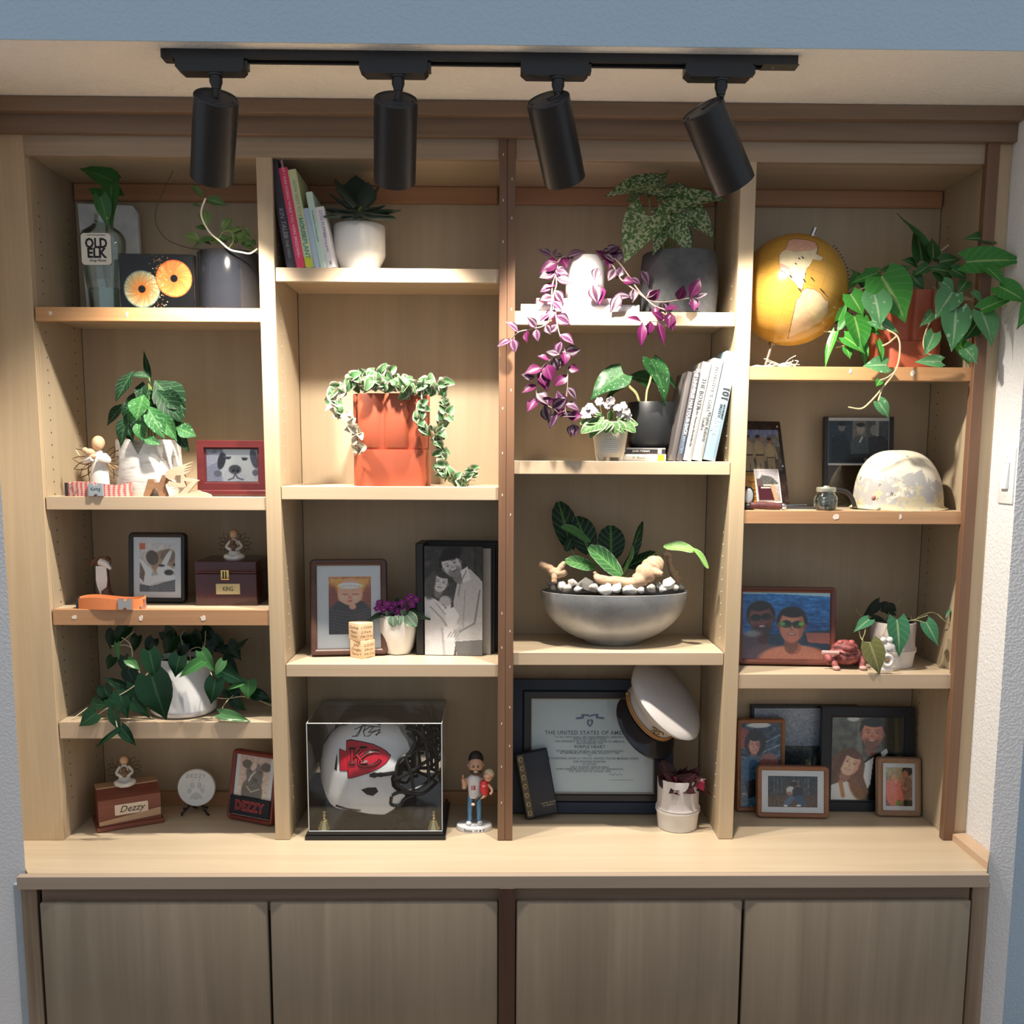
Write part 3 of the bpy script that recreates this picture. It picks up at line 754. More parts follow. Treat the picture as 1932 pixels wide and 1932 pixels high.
# pothos cutting in the bottle
pothos = leafmat('dark pothos leaf', (.03,.12,.035), (.05,.17,.045), (.10,.24,.07), .04, None, .8, (.42,.46,.16), 5, .66, None, 9, .28)
stem_g = plain('green stem', (.20,.27,.08), .5); stem_p = plain('pale stem', (.55,.50,.34), .6); stem_b = plain('brown twig', (.10,.06,.035), .8)
pc = thing('pothos_cutting', 'glossy pothos cutting standing in the clear glass bottle', 'plant', P + Vector((0, 0, .02)))
leaves(pc, 'heart', pothos, [(214,342,150,311,.72,-.01,-.03,.1),(190,369,166,353,.85),(211,350,204,427,.62,-.03,-.05,.3),(199,352,233,366,.9,-.01,-.02),(190,372,205,428,.55,-.05,-.05,-.35),(214,330,222,352,.8)], Y)
stem(pc, [(210,340),(207,365),(203,400),(201,440),(196,500),(203,545)], .0028, stem_g, Y)
stem(pc, [(203,420),(206,480),(212,540)], .0015, stem_p, Y)

# iris print block
Y = .03; k = mpp(Y)
P = atY(298.5, 580, Y); P.z = Z; Wd, Hd = 134*k, 97*k
ib = thing('acrylic_photo_block', 'acrylic block printed with two glowing orange eye irises on black', 'photo block', P, math.radians(1))
im = Img(170, 122, (.012,.012,.016))
rr = np.hypot(im.X-.73, (im.Y-.44)*im.asp); an = np.arctan2((im.Y-.44)*im.asp, im.X-.73)
def iris(cx, cy, R, inner, outer, rim):
    r = np.hypot(im.X-cx, (im.Y-cy)*im.asp)/R; a = np.arctan2((im.Y-cy)*im.asp, im.X-cx)
    tb = RNG.random(240); ai = (a+math.pi)/(2*math.pi)*110+2.5*np.sin(r*5)+RNG.random(); i0 = np.floor(ai).astype(int); f0 = ai-i0; fib = tb[i0 % 240]*(1-f0)+tb[(i0+1) % 240]*f0
    fib = .75*fib+.25*RNG.random(a.shape)
    t = np.clip(r, 0, 1)[..., None]; c = np.array(inner)*(1-t)+np.array(outer)*t
    c = c*(.72+.42*fib[..., None]*(.4+.6*t)); c = np.where(t > .93, np.array(rim)*c, c)
    im.put((1-r)*14+.5, (0,0,0)); msk = np.clip((1-r)*30+.5, 0, 1)[..., None]; im.a = im.a*(1-msk)+np.clip(c, 0, 1)*msk
    im.ell(cx, cy, R*.2, R*.2/im.asp, (.01,.01,.01), .15)
iris(.29, .64, .245, (1,.48,.10), (.78,.80,.66), (.7,.8,.9)); iris(.73, .44, .245, (1,.50,.22), (1,.62,.34), (1,.75,.6))
for _ in range(150):
    a = RNG.uniform(-.55, .1) if RNG.random() < .5 else RNG.uniform(2.6, 3.5); d = abs(RNG.normal(0, .07))
    x, y = .52+RNG.normal(0, .06), .5+RNG.normal(0, .28); c = [(1,.8,.5),(1,.55,.2),(.9,.9,.85)][RNG.integers(3)]
    im.ell(x, y, RNG.uniform(.002,.009), RNG.uniform(.003,.010), c, .3)
obj('print', print_mesh(im, Wd*.985, Hd*.985, .62), vcol('glossy print', .3), ib, (0, -.0002, Hd*.008))
box('black_core', (-Wd/2, .0002, 0), (Wd/2, .024, Hd), plain('black acrylic', (.01,.01,.012), .1, 0, .02), ib, .001)
box('acrylic_face', (-Wd/2, -.008, 0), (Wd/2, -.0006, Hd), glassy('clear acrylic', (.98,.99,.99), 1.16, .01, .0), ib, .0015)

# hoya in a shiny black pot
Y = .105; k = mpp(Y); P = atY(434, 560, Y); P.z = Z
pt = thing('black_pot', 'tall glossy black cylinder pot at the end of its shelf', 'pot', P)
h_ = atY(430, 468, Y-.08).z - Z
gb = plain('gloss black glaze', (.012,.013,.017), .12, 0, .2, 8, 0, .5)
obj('pot_wall', potwall([(.074,0),(.078,.004),(.0805,h_*.5),(.0805,h_-.002),(.079,h_)], .005), gb, pt); soil(pt, .075, h_-.012)
hoya = leafmat('hoya leaf', (.07,.17,.05), (.16,.24,.07), (.22,.32,.12), .05, None, .8, (.35,.42,.22), 7, .68, None, 9, .33)
hy_ = thing('hoya_plant', 'hoya with bare white vine and sparse narrow leaves in black pot', 'plant', P + Vector((0, 0, h_-.02)))
leaves(hy_, 'lance', hoya, [(384,373,359,345,.42),(388,375,426,384,.45),(379,390,362,384,.6),(384,395,391,425,.75),(392,433,368,426,.6,.02),(376,455,349,440,.85),(410,449,361,460,.5),(437,411,416,436,.6),(428,459,412,440,.6),(452,446,446,425,.8,.0,.0),(468,455,444,440,.9),(484,462,472,452,.9),(446,460,440,440,.7),(460,462,466,441,.6),(416,460,398,452,.6),(474,448,458,424,.35),(430,440,452,430,.4),(400,462,385,455,.6),(455,460,475,456,.7),(420,452,437,447,.7),(480,470,462,462,.6)], Y-.03)
stem(hy_, [(388,374),(381,392),(380,407),(386,423),(398,441),(416,456),(434,471),(456,476),(472,478),(486,469)], .0022, plain('white bare vine', (.75,.68,.55), .7), Y-.09)
stem(hy_, [(391,362),(386,376),(380,390)], .0012, stem_b, Y-.08)
stem(hy_, [(327,321),(319,338),(309,358),(297,388),(293,408),(297,428),(313,450),(337,462),(364,469),(400,472)], .0011, stem_b, Y-.02)
stem(hy_, [(412,452),(421,438),(436,437),(440,455),(432,468)], .0016, stem_g, Y-.07)

# ================================================================ bay 1, second shelf
Z = ZC + .928
Y = .125; k = mpp(Y); P = atY(284, 930, Y); P.z = Z
bp_ = thing('birch_bark_pot', 'wide white pot textured like birch bark with notched rim', 'pot', P)
m, t_, b_ = nt('white bark glaze'); v_ = ocoord(t_, (9, 9, 46))
nn = noise(t_, v_, 1.5, 5, .6); t_.links.new(ramp(t_, nn, [(.34,(.44,.42,.38)),(.46,(.72,.71,.68)),(.7,(.80,.79,.77))]), b_.inputs['Base Color']); bump(t_, b_, nn, .5, .003); b_.inputs['Roughness'].default_value = .6
h_ = atY(284, 829, Y-.08).z - Z
seg = 72; L = []
for r, zz_ in ((57,0),(59.5,.1),(59,.5),(57.5,.8),(57,1),(53.5,1),(53.5,.2)):
    l = []
    for i in range(seg):
        a = 2*math.pi*i/seg; d = abs((a+math.pi/2+math.pi) % (2*math.pi)-math.pi)
        nz = 1 - (.27*max(0, 1-d/.27) if zz_ > .7 else 0)
        l.append((r*k*math.cos(a), r*k*math.sin(a)*.98, h_*zz_*(nz if zz_ > .7 else 1)))
    L.append(l)
q = MB(); q.loft(L, True, True, True); obj('pot_wall', q, m, bp_)
soil(bp_, 53*k, h_*.72)
agl = leafmat('silver splashed dark leaf', (.010,.045,.016), (.007,.028,.012), (.05,.14,.055), .04, None, .8, (.13,.29,.16), 7, .62, (.07,.17,.08), 7, .62)
agb = leafmat('bright splashed leaf', (.03,.14,.045), (.05,.20,.05), (.13,.30,.11), .05, None, .8, (.26,.46,.28), 8, .58, (.14,.34,.13), 7, .6)
ag = thing('splashed_aroid', 'bushy dark green houseplant with silver splashes in birch pot', 'plant', P + Vector((0, 0, h_-.02)))
leaves(ag, 'lance', agl, [(285,729,270,659,.18,0,0,.2),(282,712,246,703,.5,-.02,-.04),(252,700,214,755,.42,-.04,-.06),(292,718,349,782,.75,-.02,-.03,-.2),(236,760,198,801,.42),(300,740,348,770,.6,-.03,-.05),(296,735,343,795,.5,-.03,-.06),(250,755,233,800,.6),(262,735,240,790,.6),(276,730,292,790,.6),(310,750,325,815,.55),(243,778,221,842,.40,-.05,-.07),(332,805,354,852,.45,-.04,-.06),(265,765,262,830,.6),(300,760,300,825,.6),(286,735,318,770,.6),(270,720,262,760,.6,-.01,-.03),(318,770,340,825,.5),(232,790,250,832,.6)], Y-.02)
leaves(ag, 'lance', agb, [(272,745,253,789,.95,-.06,-.09,.15),(277,765,310,824,.55,-.07,-.09),(299,778,332,829,.48,-.06,-.08),(333,806,368,821,.75,-.05,-.06),(262,793,268,831,.65,-.07,-.09),(270,828,302,836,.55,-.08,-.09),(258,770,240,800,.6,-.06,-.07)], Y-.02)
for a in [((286,830),(285,780),(284,729)),((280,830),(282,770),(281,712)),((292,830),(291,770),(293,720))]: stem(ag, a, .0028, stem_g, Y-.02)

# standing angel
P = atY(190, 935, .055); P.z = Z
angel('standing white angel figurine cradling a puppy beside the plaid collar', P, .152, 'stand')

# dog collars
def collar(label, P, rx, ry, h, band, buckle_px, ring, rot=0, seg=40, bmat=None, tilt=0):
    t = thing('dog_collar', label, 'dog collar', P, rot); q = MB(); L = []
    for y0, y1 in ((1, 0),):
        outer, inner = [], []
    ring_o = []; 
    for i in range(seg):
        a = 2*math.pi*i/seg; ox, oy = rx*math.cos(a), ry*math.sin(a); ring_o.append((ox, oy, 1+.12*math.sin(a*3+1)))
    L = [[(x, y, 0) for x, y, w in ring_o], [(x, y, h*w) for x, y, w in ring_o], [(x*(1-.0022/rx), y*(1-.0022/ry), h*w) for x, y, w in ring_o], [(x*(1-.0022/rx), y*(1-.0022/ry), 0) for x, y, w in ring_o]]
    L.append(L[0]); q.loft(L, True); obj('band', q, band, t)
    bx = buckle_px
    yb = -ry*math.sqrt(max(0, 1-(bx/rx)**2))
    pz = [(-.018,.001),(-.006,.001),(-.003,.006),(.003,.006),(.006,.001),(.018,.001),(.018,h),(.006,h),(.003,h-.005),(-.003,h-.005),(-.006,h),(-.018,h)]
    obj('buckle', MB().prism(pz, -.006, .004), bmat, t, (bx, yb-.001, 0))
    a = [(.009*math.cos(x), .004*math.sin(x*1), .011*math.sin(x)+h*.5) for x in [2*math.pi*i/14 for i in range(15)]]
    obj('leash_ring', MB().tube(a, .0016, 6), plain('steel ring', (.55,.56,.58), .3, 1), t, (ring, -ry*math.sqrt(max(0, 1-(ring/rx)**2))-.002, 0))
    obj('slider', MB().prism([(-.004,0),(.004,0),(.004,h+.001),(-.004,h+.001)], -.004, .004), plain('black buckle plastic', (.02,.02,.022), .4), t, (-rx+.008, -ry*.35, 0))
    return t
m, t_, b_ = nt('red plaid webbing'); v_ = ocoord(t_); w1 = N(t_, 'ShaderNodeTexWave', wave_type='BANDS', bands_direction='X'); w1.inputs['Scale'].default_value = 26; w1.inputs['Distortion'].default_value = 3; t_.links.new(v_, w1.inputs[0])
w2 = N(t_, 'ShaderNodeTexWave', wave_type='BANDS', bands_direction='Z'); w2.inputs['Scale'].default_value = 60; t_.links.new(v_, w2.inputs[0])
c_ = mixc(t_, w1.outputs[1], (.62,.10,.10), (.78,.55,.48)); c_ = mixc(t_, mth(t_, 'MULTIPLY', ramp(t_, w2.outputs[1], [(.7,(0,0,0)),(.9,(1,1,1))]), .5), c_, (.20,.12,.10)); t_.links.new(c_, b_.inputs['Base Color']); b_.inputs['Roughness'].default_value = .85
P = atY(187, 937, .028); P.z = Z
cl1 = collar('red plaid dog collar with grey plastic buckle near the birch pot', P, 62*mpp(.03), .024, .0335, m, .004, -.058, 0, bmat=plain('grey blue plastic', (.30,.36,.40), .4))
lettering('Kong', .012, plain('dark print', (.10,.13,.15), .6), [c for c in cl1.children if c.name.startswith('buckle')][0], (0, -.0063, .02))
# wooden dog and kneeling person
def cut(name, label, cat, pts, ox, oy, sc, Y, th, mat, extra=None):
    W_ = [atY(ox+x/sc, oy+y/sc, Y) for x, y in pts]; c = sum((w.x for w in W_))/len(W_)
    zmin = min(w.z for w in W_); o = Vector((c, Y, Z))
    mesh = MB().prism([(w.x-c, w.z-zmin) for w in W_], 0, th)
    m_ = recalc(mesh.mesh(name)); b = bmesh.new(); b.from_mesh(m_); bmesh.ops.triangulate(b, faces=[f for f in b.faces if len(f.verts) > 4]); b.to_mesh(m_); b.free()
    return tag(obj(name, m_, mat, None, o), label, cat)
w_dog = wood('brown carved wood', (.36,.20,.11), (.25,.13,.07), 'x', 3); w_pers = wood('pale carved wood', (.72,.56,.40), (.64,.47,.32), 'x', 3)
cut('wooden_dog', 'flat brown wooden dog cut-out facing the pale kneeling figure', 'figurine', [(875,1245),(920,1245),(930,1275),(968,1270),(992,1210),(1018,1212),(1035,1245),(1060,1262),(1035,1284),(1008,1284),(1002,1305),(1032,1386),(968,1388),(948,1325),(918,1325),(885,1386),(834,1386),(862,1290)], 80, 620, 4.391, .026, .018, w_dog)
cut('wooden_person', 'pale wooden cut-out of a kneeling person with windblown hair', 'figurine', [(1262,1098),(1178,1140),(1248,1132),(1170,1165),(1240,1160),(1165,1185),(1235,1178),(1172,1212),(1180,1232),(1292,1258),(1200,1362),(1285,1345),(1345,1360),(1385,1375),(1397,1391),(1112,1392),(1142,1358),(1236,1270),(1172,1262),(1186,1308),(1160,1317),(1040,1308),(1030,1290),(1048,1262),(1100,1280),(1145,1280),(1148,1215),(1105,1215),(1090,1250),(1050,1252),(1016,1226),(1022,1186),(1082,1152)], 80, 620, 4.391, .012, .014, w_pers)
# red frame with the white dog
red_w = wood('dark red lacquer', (.12,.018,.018), (.085,.012,.012), 'x', 1, .3, .3, 1, .2)
im = Img(120, 84, (.62,.62,.68)); im.grad((.52,.50,.55),(.80,.80,.86)).grain(.06, 7)
im.poly([(0,.2),(.3,.1),(.34,.9),(0,1)], (.72,.72,.78)); im.poly([(0,.55),(.28,.35),(.3,1),(0,1)], (.62,.62,.70))
im.ell(.60,.45,.36,.62,(.90,.90,.93),.1); im.ell(.30,.35,.075,.28,(.20,.20,.23),.2,12); im.ell(.92,.30,.07,.30,(.32,.32,.36),.2,-12)
im.ell(.54,.10,.2,.1,(.96,.96,.98),.5); im.ell(.42,.27,.055,.045,(.15,.15,.17),.4); im.ell(.74,.30,.055,.05,(.13,.13,.15),.4); im.line([(.35,.25),(.48,.24)],.01,(.4,.4,.44)); im.line([(.68,.26),(.80,.28)],.01,(.4,.4,.44))
im.ell(.55,.82,.24,.22,(.78,.78,.82),.2); im.ell(.55,.62,.12,.14,(.28,.28,.30),.3); im.ell(.52,.66,.03,.04,(.06,.06,.07),.3); im.ell(.60,.66,.03,.04,(.06,.06,.07),.3); im.line([(.55,.74),(.52,.88),(.42,.94)],.014,(.35,.35,.38)); im.line([(.55,.74),(.60,.88),(.70,.93)],.014,(.35,.35,.38)); im.grain(.03,2)
im.ell(.22,.75,.08,.1,(.45,.45,.5),.3); im.ell(.94,.72,.06,.1,(.4,.4,.45),.3)
Y = .045; k = mpp(Y); P = atY(438, 935, Y); P.z = Z
fr_ = framed('picture_frame', 'dark red wooden frame with a white dog photo resting on ledge', 'picture frame', P + Vector((0,0,.015)), 127*k, 92*k, math.radians(2), .04, 16*k, red_w, im, .03, .002, round_=0)
box('ledge', (-57*k, -.012, -.0145), (66*k, .035, .0005), red_w, fr_, .003)

# ================================================================ bay 1, third shelf
Z = ZC + .632
# tall carved dog
Y = .12; k = mpp(Y); P = atY(200, 1128, Y); P.z = Z
hb = atY(200, 1049, Y).z - Z
wd = wood('dark carved walnut', (.16,.07,.04), (.09,.04,.022), 'z', 3, .4); ws = plain('silvery white finish', (.72,.70,.70), .3, .1, .04)
td = thing('carved_dog', 'tall slender brown and white carved dog standing behind orange collar', 'figurine', P)
def ringz(x, z, rx, ry): return [(x*k+rx*k*math.cos(a), ry*k*math.sin(a), z) for a in [2*math.pi*i/14 for i in range(14)]]
q = MB(); q.loft([ringz(0,0,17,16), ringz(1,.10*hb,16,15), ringz(-1,.28*hb,11,11), ringz(-3,.5*hb,11,11), ringz(-3,.7*hb,10,10), ringz(-3,.80*hb,10,9)], True, True, True); obj('body', q, wd, td)
q = MB(); yy = -12*k
pl = [(-6,0),(6,0),(5,.10),(-1,.18),(-3,.26),(8,.36),(10,.52),(9,.80),(-10,.80),(-11,.5),(-9,.36),(-6,.26),(-4,.18)]
q.prism([(x*k-.002, z*hb) for x, z in pl], yy, yy+.004); obj('chest', q, ws, td, fix=True)
q = MB(); q.loft([ringz(-10,.78*hb,6,7), ringz(-7,.86*hb,13,10), ringz(0,.93*hb,14,10), ringz(1,.99*hb,8,7)], True, True, True); obj('head', q, wd, td)
q = MB(); q.tube([(-4*k, -.008, .88*hb), (8*k, -.016, .84*hb), (17*k, -.02, .74*hb)], [8*k, 6*k, 2.5*k], 10); obj('muzzle', q, ws, td)
for sx, tx in ((-12, -25), (6, 12)): obj('ear', MB().tube([(sx*k,-.002,.93*hb),((sx+tx)/2*k,-.006,.88*hb),(tx*k,-.006,.78*hb)], [5*k,6*k,1.5*k], 8), wd, td)
m, t_, b_ = nt('orange webbing'); v_ = ocoord(t_); w1 = N(t_, 'ShaderNodeTexWave', bands_direction='X'); w1.inputs['Scale'].default_value = 110; t_.links.new(v_, w1.inputs[0])
t_.links.new(mixc(t_, w1.outputs[1], (.70,.20,.06), (.86,.30,.12)), b_.inputs['Base Color']); b_.inputs['Roughness'].default_value = .85; bump(t_, b_, w1.outputs[1], .4, .001)
P = foot(203, 1150, Z); P.z = Z; P.y += .028
collar('orange webbing dog collar with silver metal buckle on brown-edged shelf', P, 66*mpp(.02), .034, .029, m, .050, .088, math.radians(-2), bmat=plain('brushed nickel', (.55,.53,.50), .35, .9))
# black frame, sleeping dog
blk_w = plain('black painted wood', (.014,.014,.016), .35, 0, .1)
im = Img(72, 96, (.70,.68,.66)); im.grad((.75,.73,.72),(.66,.64,.63)).grain(.04, 5)
im.rect(0,0,.16,.14,(.72,.34,.20)); im.poly([(.2,.2),(.6,.1),(1,.12),(1,.6),(.5,.5)],(.80,.78,.76)); im.poly([(0,.3),(.35,.55),(.3,.9),(0,.8)],(.86,.83,.80)); im.poly([(.02,.38),(.16,.6),(.12,.8),(0,.7)],(.40,.32,.27))
im.ell(.66,.40,.34,.26,(.62,.50,.38),.15,20); im.ell(.36,.30,.17,.15,(.30,.22,.16),.2,-20); im.ell(.80,.26,.22,.14,(.45,.36,.28),.3); im.ell(.74,.36,.07,.24,(.93,.91,.88),.3,28); im.ell(.72,.58,.24,.13,(.90,.88,.86),.2,10); im.ell(.82,.60,.13,.06,(.13,.11,.10),.25); im.ell(.62,.46,.09,.025,(.12,.09,.07),.4); im.ell(.98,.44,.06,.03,(.12,.09,.07),.4)
im.poly([(.2,.7),(.45,.66),(1,.66),(1,.74),(.5,.80),(.3,.86)],(.92,.89,.86)); im.poly([(0,.84),(.35,.88),(.6,.82),(1,.74),(1,1),(0,1)],(.30,.31,.33)); [im.line([(.3,.9+.025*i),(1,.80+.045*i)],.006,(.5,.5,.52)) for i in range(5)]; im.grain(.03,1.5)
Y = .125; k = mpp(Y); P = foot(295, 1139, Z); P = atY(295, 1136, .11); P.z = Z
framed('picture_frame', 'black rounded frame with white mount and sleeping bulldog photo', 'picture frame', P, 110*k, 133*k, math.radians(-3), .10, 9.5*k, blk_w, im, .022, .014, 1, 68*k, 92*k)
# urn box
urn_m = plain('dark mahogany lacquer', (.050,.009,.013), .28, 0, .15, 20, 0, .3); brass = plain('polished brass', (.80,.58,.20), .25, 1, .05); bmat_ = plain('brushed brass plate', (.62,.50,.26), .4, .6, .05)
Y = .075; k = mpp(Y); P = foot(428, 1147, Z); P = atY(428, 1147, .075); P.z = Z
ub = thing('urn_box', 'dark mahogany keepsake box with brass latch and plate reading KING', 'box', P, math.radians(1))
Wd = 116*k; Hd = atY(428, 1059, .075).z - Z
box('body', (-Wd/2, 0, 0), (Wd/2, .165, Hd*.72), urn_m, ub, .003, 2)
box('lid', (-Wd/2, 0, Hd*.725), (Wd/2, .165, Hd), urn_m, ub, .003, 2)
pl_ = box('name_plate', (-19*k, -.0012, Hd*.26), (26*k, .0004, Hd*.26+20*k), bmat_, ub, .0003)
lettering('KING', .017, black_ink, pl_, (0, -.0011, 0), sx=.7)
lt_ = box('latch', (-9*k, -.004, Hd*.585), (7*k, .0005, Hd*.585+19*k), brass, ub, .0025, 2)
box('latch_slot', (-4*k, -.0045, -7*k), (-2*k, -.0035, 7*k), black_ink, lt_, 0); box('latch_slot', (1*k, -.0045, -7*k), (3*k, -.0035, 7*k), black_ink, lt_, 0)
P2 = atY(443, 1054, .13); P2.z = Z + Hd
angel('seated angel figurine on the dark mahogany KING box', P2, .083, 'sit', math.radians(8))

# ================================================================ bay 1, fourth shelf
Z = ZC + .3285
P = foot(347, 1352, Z); P.y = .105; Y = .105; k = mpp(Y); P = atY(348, 1350, Y); P.z = Z
wp = thing('white_pot', 'white rippled pot flaring toward its base under trailing philodendron', 'pot', P)
h_ = .158
obj('pot_wall', potwall([(.070,0),(.080,.004),(.0875,.012),(.0885,.022),(.085,.06),(.076,.12),(.071,h_)], .004), plain('white rippled glaze', (.76,.77,.79), .4, 0, .02, 30, .25), wp); soil(wp, .066, h_-.014)
phil = leafmat('dark philodendron leaf', (.006,.032,.014), (.010,.048,.018), (.03,.085,.04), .03, None, .8, None, 6, .6, None, 9, .22)
phil_l = leafmat('light philodendron leaf', (.045,.17,.045), (.075,.19,.075), (.12,.27,.09), .03, None, .8, None, 6, .6, None, 9, .25)
ph = thing('trailing_philodendron', 'dark heart-leaf philodendron trailing over the white rippled pot', 'plant', P + Vector((0,0,h_-.02)))
leaves(ph, 'heart', phil, [(214,1240,201,1263,1),(234,1238,237,1273,.7),(282,1228,294,1287,.62,-.1),(287,1276,309,1361,.86,-.12,-.14,.1),(339,1238,327,1278,1,-.1),(407,1281,397,1330,.75,-.1),(414,1265,463,1288,.55,-.08),(478,1310,507,1316,.7,-.04),(439,1320,463,1341,.8,-.02),(237,1297,193,1277,.4,-.07),(241,1265,258,1298,.8,-.05),(196,1294,208,1328,.85,-.06),(225,1308,241,1356,.6,-.1),(237,1301,282,1356,.55,-.09),(214,1338,224,1382,.6,-.11,-.135),(180,1329,201,1331,.8,-.09),(182,1346,147,1370,.85,-.10,-.12),(228,1372,256,1409,.5,-.135,-.14),(222,1379,174,1413,.22,-.135,-.14),(205,1318,232,1338,.7,-.08),(186,1318,168,1338,.8,-.06),(260,1300,240,1330,.8,-.06),(206,1300,190,1325,.8,-.04),(255,1320,270,1350,.7,-.06),(230,1330,205,1352,.7,-.08),(241,1182,207,1218,.6,.08),(215,1190,206,1225,.8,.1),(330,1200,308,1240,.9,.06),(360,1195,372,1245,.9,.08),(400,1205,425,1235,.8,.08),(430,1215,455,1245,.8,.06),(310,1190,340,1215,.8,.1),(445,1225,468,1203,.3,.05),(380,1190,410,1215,.8,.1),(290,1205,275,1235,.8,.08),(420,1245,450,1275,.8,.04),(260,1200,250,1230,.8,.08),(350,1215,335,1245,.7,.04),(395,1220,385,1250,.7,.04),(478,1305,515,1325,.5,-.02),(430,1300,455,1330,.8,0)], Y)
leaves(ph, 'heart', phil_l, [(221,1214,223,1246,.4,-.06),(241,1245,264,1263,.6,-.08),(382,1247,334,1277,.45,-.12),(380,1229,405,1269,.55,-.1),(421,1247,405,1275,.6,-.1),(456,1290,424,1301,.4,-.08),(469,1284,467,1320,.9,-.06),(415,1347,474,1359,.35,-.1,-.11),(270,1240,290,1252,.6,-.05),(285,1232,310,1240,.5,-.03)], Y)
for a in [((230,1203,-.05),(243,1212,-.06),(249,1225,-.06),(250,1243,-.06)),((210,1219,-.04),(235,1217,-.05),(249,1222,-.06)),((252,1192,0),(235,1206,-.02),(222,1218,-.04)),((297,1243,-.06),(285,1262,-.07),(270,1280,-.08),(248,1298,-.1),(225,1312,-.1)),((262,1266,-.08),(266,1280,-.08),(258,1290,-.08)),((360,1245,-.02),(358,1228,.02),(372,1221,.02),(385,1222,.02),(388,1190,.06)),((345,1217,.0),(341,1200,.03),(348,1190,.05)),((440,1312,-.03),(428,1323,-.06),(420,1335,-.08),(420,1347,-.1)),((405,1316,-.04),(430,1318,-.03),(455,1314,-.04),(480,1318,-.03),(516,1333,-.02)),((182,1350,-.09),(205,1336,-.1),(215,1348,-.11),(222,1375,-.13)),((222,1376,-.133),(224,1384,-.136)),((165,1335,-.05),(148,1348,-.07),(128,1362,-.09)),((292,1250,-.04),(312,1258,-.06)),((395,1255,-.05),(400,1280,-.09))]:
    stem(ph, a, .0014, stem_p, Y)

# ================================================================ bay 1, on the counter
Z = ZC
A = foot(183, 1573, Z); B = foot(311, 1552, Z); d_ = B-A; yaw = math.atan2(d_.y, d_.x); Wd = d_.length
ur = thing('wooden_urn', 'reddish wooden memorial box with pale stripe and plate reading Dezzy', 'box', (A+B)/2, yaw)
w_ur = wood('reddish cedar', (.24,.075,.045), (.17,.045,.028), 'x', 2); w_ur2 = wood('pale cedar sapwood', (.52,.34,.21), (.42,.26,.15), 'x', 2)
box('plinth', (-Wd/2, 0, 0), (Wd/2, .125, .013), w_ur, ur, .003)
bw = Wd*.46; hb = .086
q = MB(); pr = [(.010,.013),(.010,.013+hb*.86),(.052,.013+hb*1.12),(.095,.013+hb*1.12),(.118,.013+hb*.86),(.118,.013)]
q.loft([[(-bw, y, z) for y, z in pr], [(bw, y, z) for y, z in pr]], True, True, True, False); obj('body', q, w_ur, ur)
q = MB(); q.prism([(-bw+.001,.016),(bw-.001,.024),(bw-.001,.046),(-bw+.001,.027)], .0085, .0105); obj('inlay', q, w_ur2, ur)
box('lid_edge', (-bw, .050, .013+hb*1.10), (bw, .097, .013+hb*1.15), w_ur2, ur, .001)
np_ = obj('name_plate', MB().prism(rrect(62*.00142, .030, .003, 4, .004, .040), .0072, .0102), plain('cream metal plate', (.76,.62,.48), .45), ur)
lettering('Dezzy', .026, plain('dark brown engraving', (.05,.03,.02), .6), np_, (.004, .0068, .0555), shear=.35)
P2 = (A+B)/2 + Matrix.Rotation(yaw, 3, 'Z') @ Vector((-.005, .055, .013+hb*1.15))
angel('seated angel figurine cuddling a puppy on the wooden Dezzy box', P2, .086, 'sit', yaw-.1)
# paw print disc on easel
P = foot(371, 1537, Z); k = mpp(P.y)
st = thing('plate_easel', 'small black plastic easel holding the round paw print', 'easel', P)
q = MB()
for sx in (-1, 1):
    q.tube(bez([(sx*26*k,-.012,.004),(sx*24*k,-.018,.010),(sx*17*k,-.010,.020),(sx*11*k,.006,.030),(sx*9*k,.024,.014),(sx*10*k,.05,.003)], 5), .0035, 6); q.tube([(sx*17*k,-.010,.020),(sx*20*k,-.020,.026)], .003, 6)
q.tube([(-11*k,.006,.030),(11*k,.006,.030)], .003, 6); obj('easel_frame', q, plain('black easel plastic', (.012,.012,.013), .4), st)
pd = thing('paw_print_disc', 'round white clay disc with pressed dog paw and DEZZY', 'paw print', P + Vector((.002, -.006, .027)), (-.12, 0, .03))
R_ = 36.5*k; clay = plain('white clay', (.66,.69,.70), .8, 0, .03, 40, .2); dent = plain('pressed clay', (.50,.53,.55), .85, 0, .05)
q = MB(); q.lathe([(R_*.97,0),(R_,.003),(R_,.010),(R_*.97,.013)], 48, M=Matrix.Translation((0,.013,R_)) @ Matrix.Rotation(math.pi/2, 4, 'X')); obj('disc', q, clay, pd)
q = MB()
for x, z, rx, rz in ((-.20,.12,.12,.17),(.16,.12,.12,.17),(-.36,-.16,.11,.15),(.32,-.14,.11,.15)): q.ball((x*R_, -.0002, R_+z*R_), (rx*R_, .0009, rz*R_), 14, 8)
obj('toe_print', q, dent, pd)
q = MB(); q.prism([(R_*x, R_+R_*z) for x, z in ((-.34,-.62),(-.30,-.42),(-.12,-.28),(0,-.24),(.10,-.28),(.28,-.42),(.32,-.62),(.16,-.58),(0,-.66),(-.16,-.6))], -.0006, .0004); obj('pad_print', q, dent, pd)
q = MB()
for x, z in ((-.20,.36),(.16,.36),(-.46,.06),(.42,.06)): q.tube([(x*R_,-.0003,R_+z*R_),(x*R_*1.02,-.0003,R_+(z+.08)*R_)], .0012, 5)
obj('claw_print', q, dent, pd)
lettering('DEZZY', .0165, plain('stamped letters', (.40,.43,.44), .8), pd, (-.001, -.0004, R_*1.62), space=1.15)
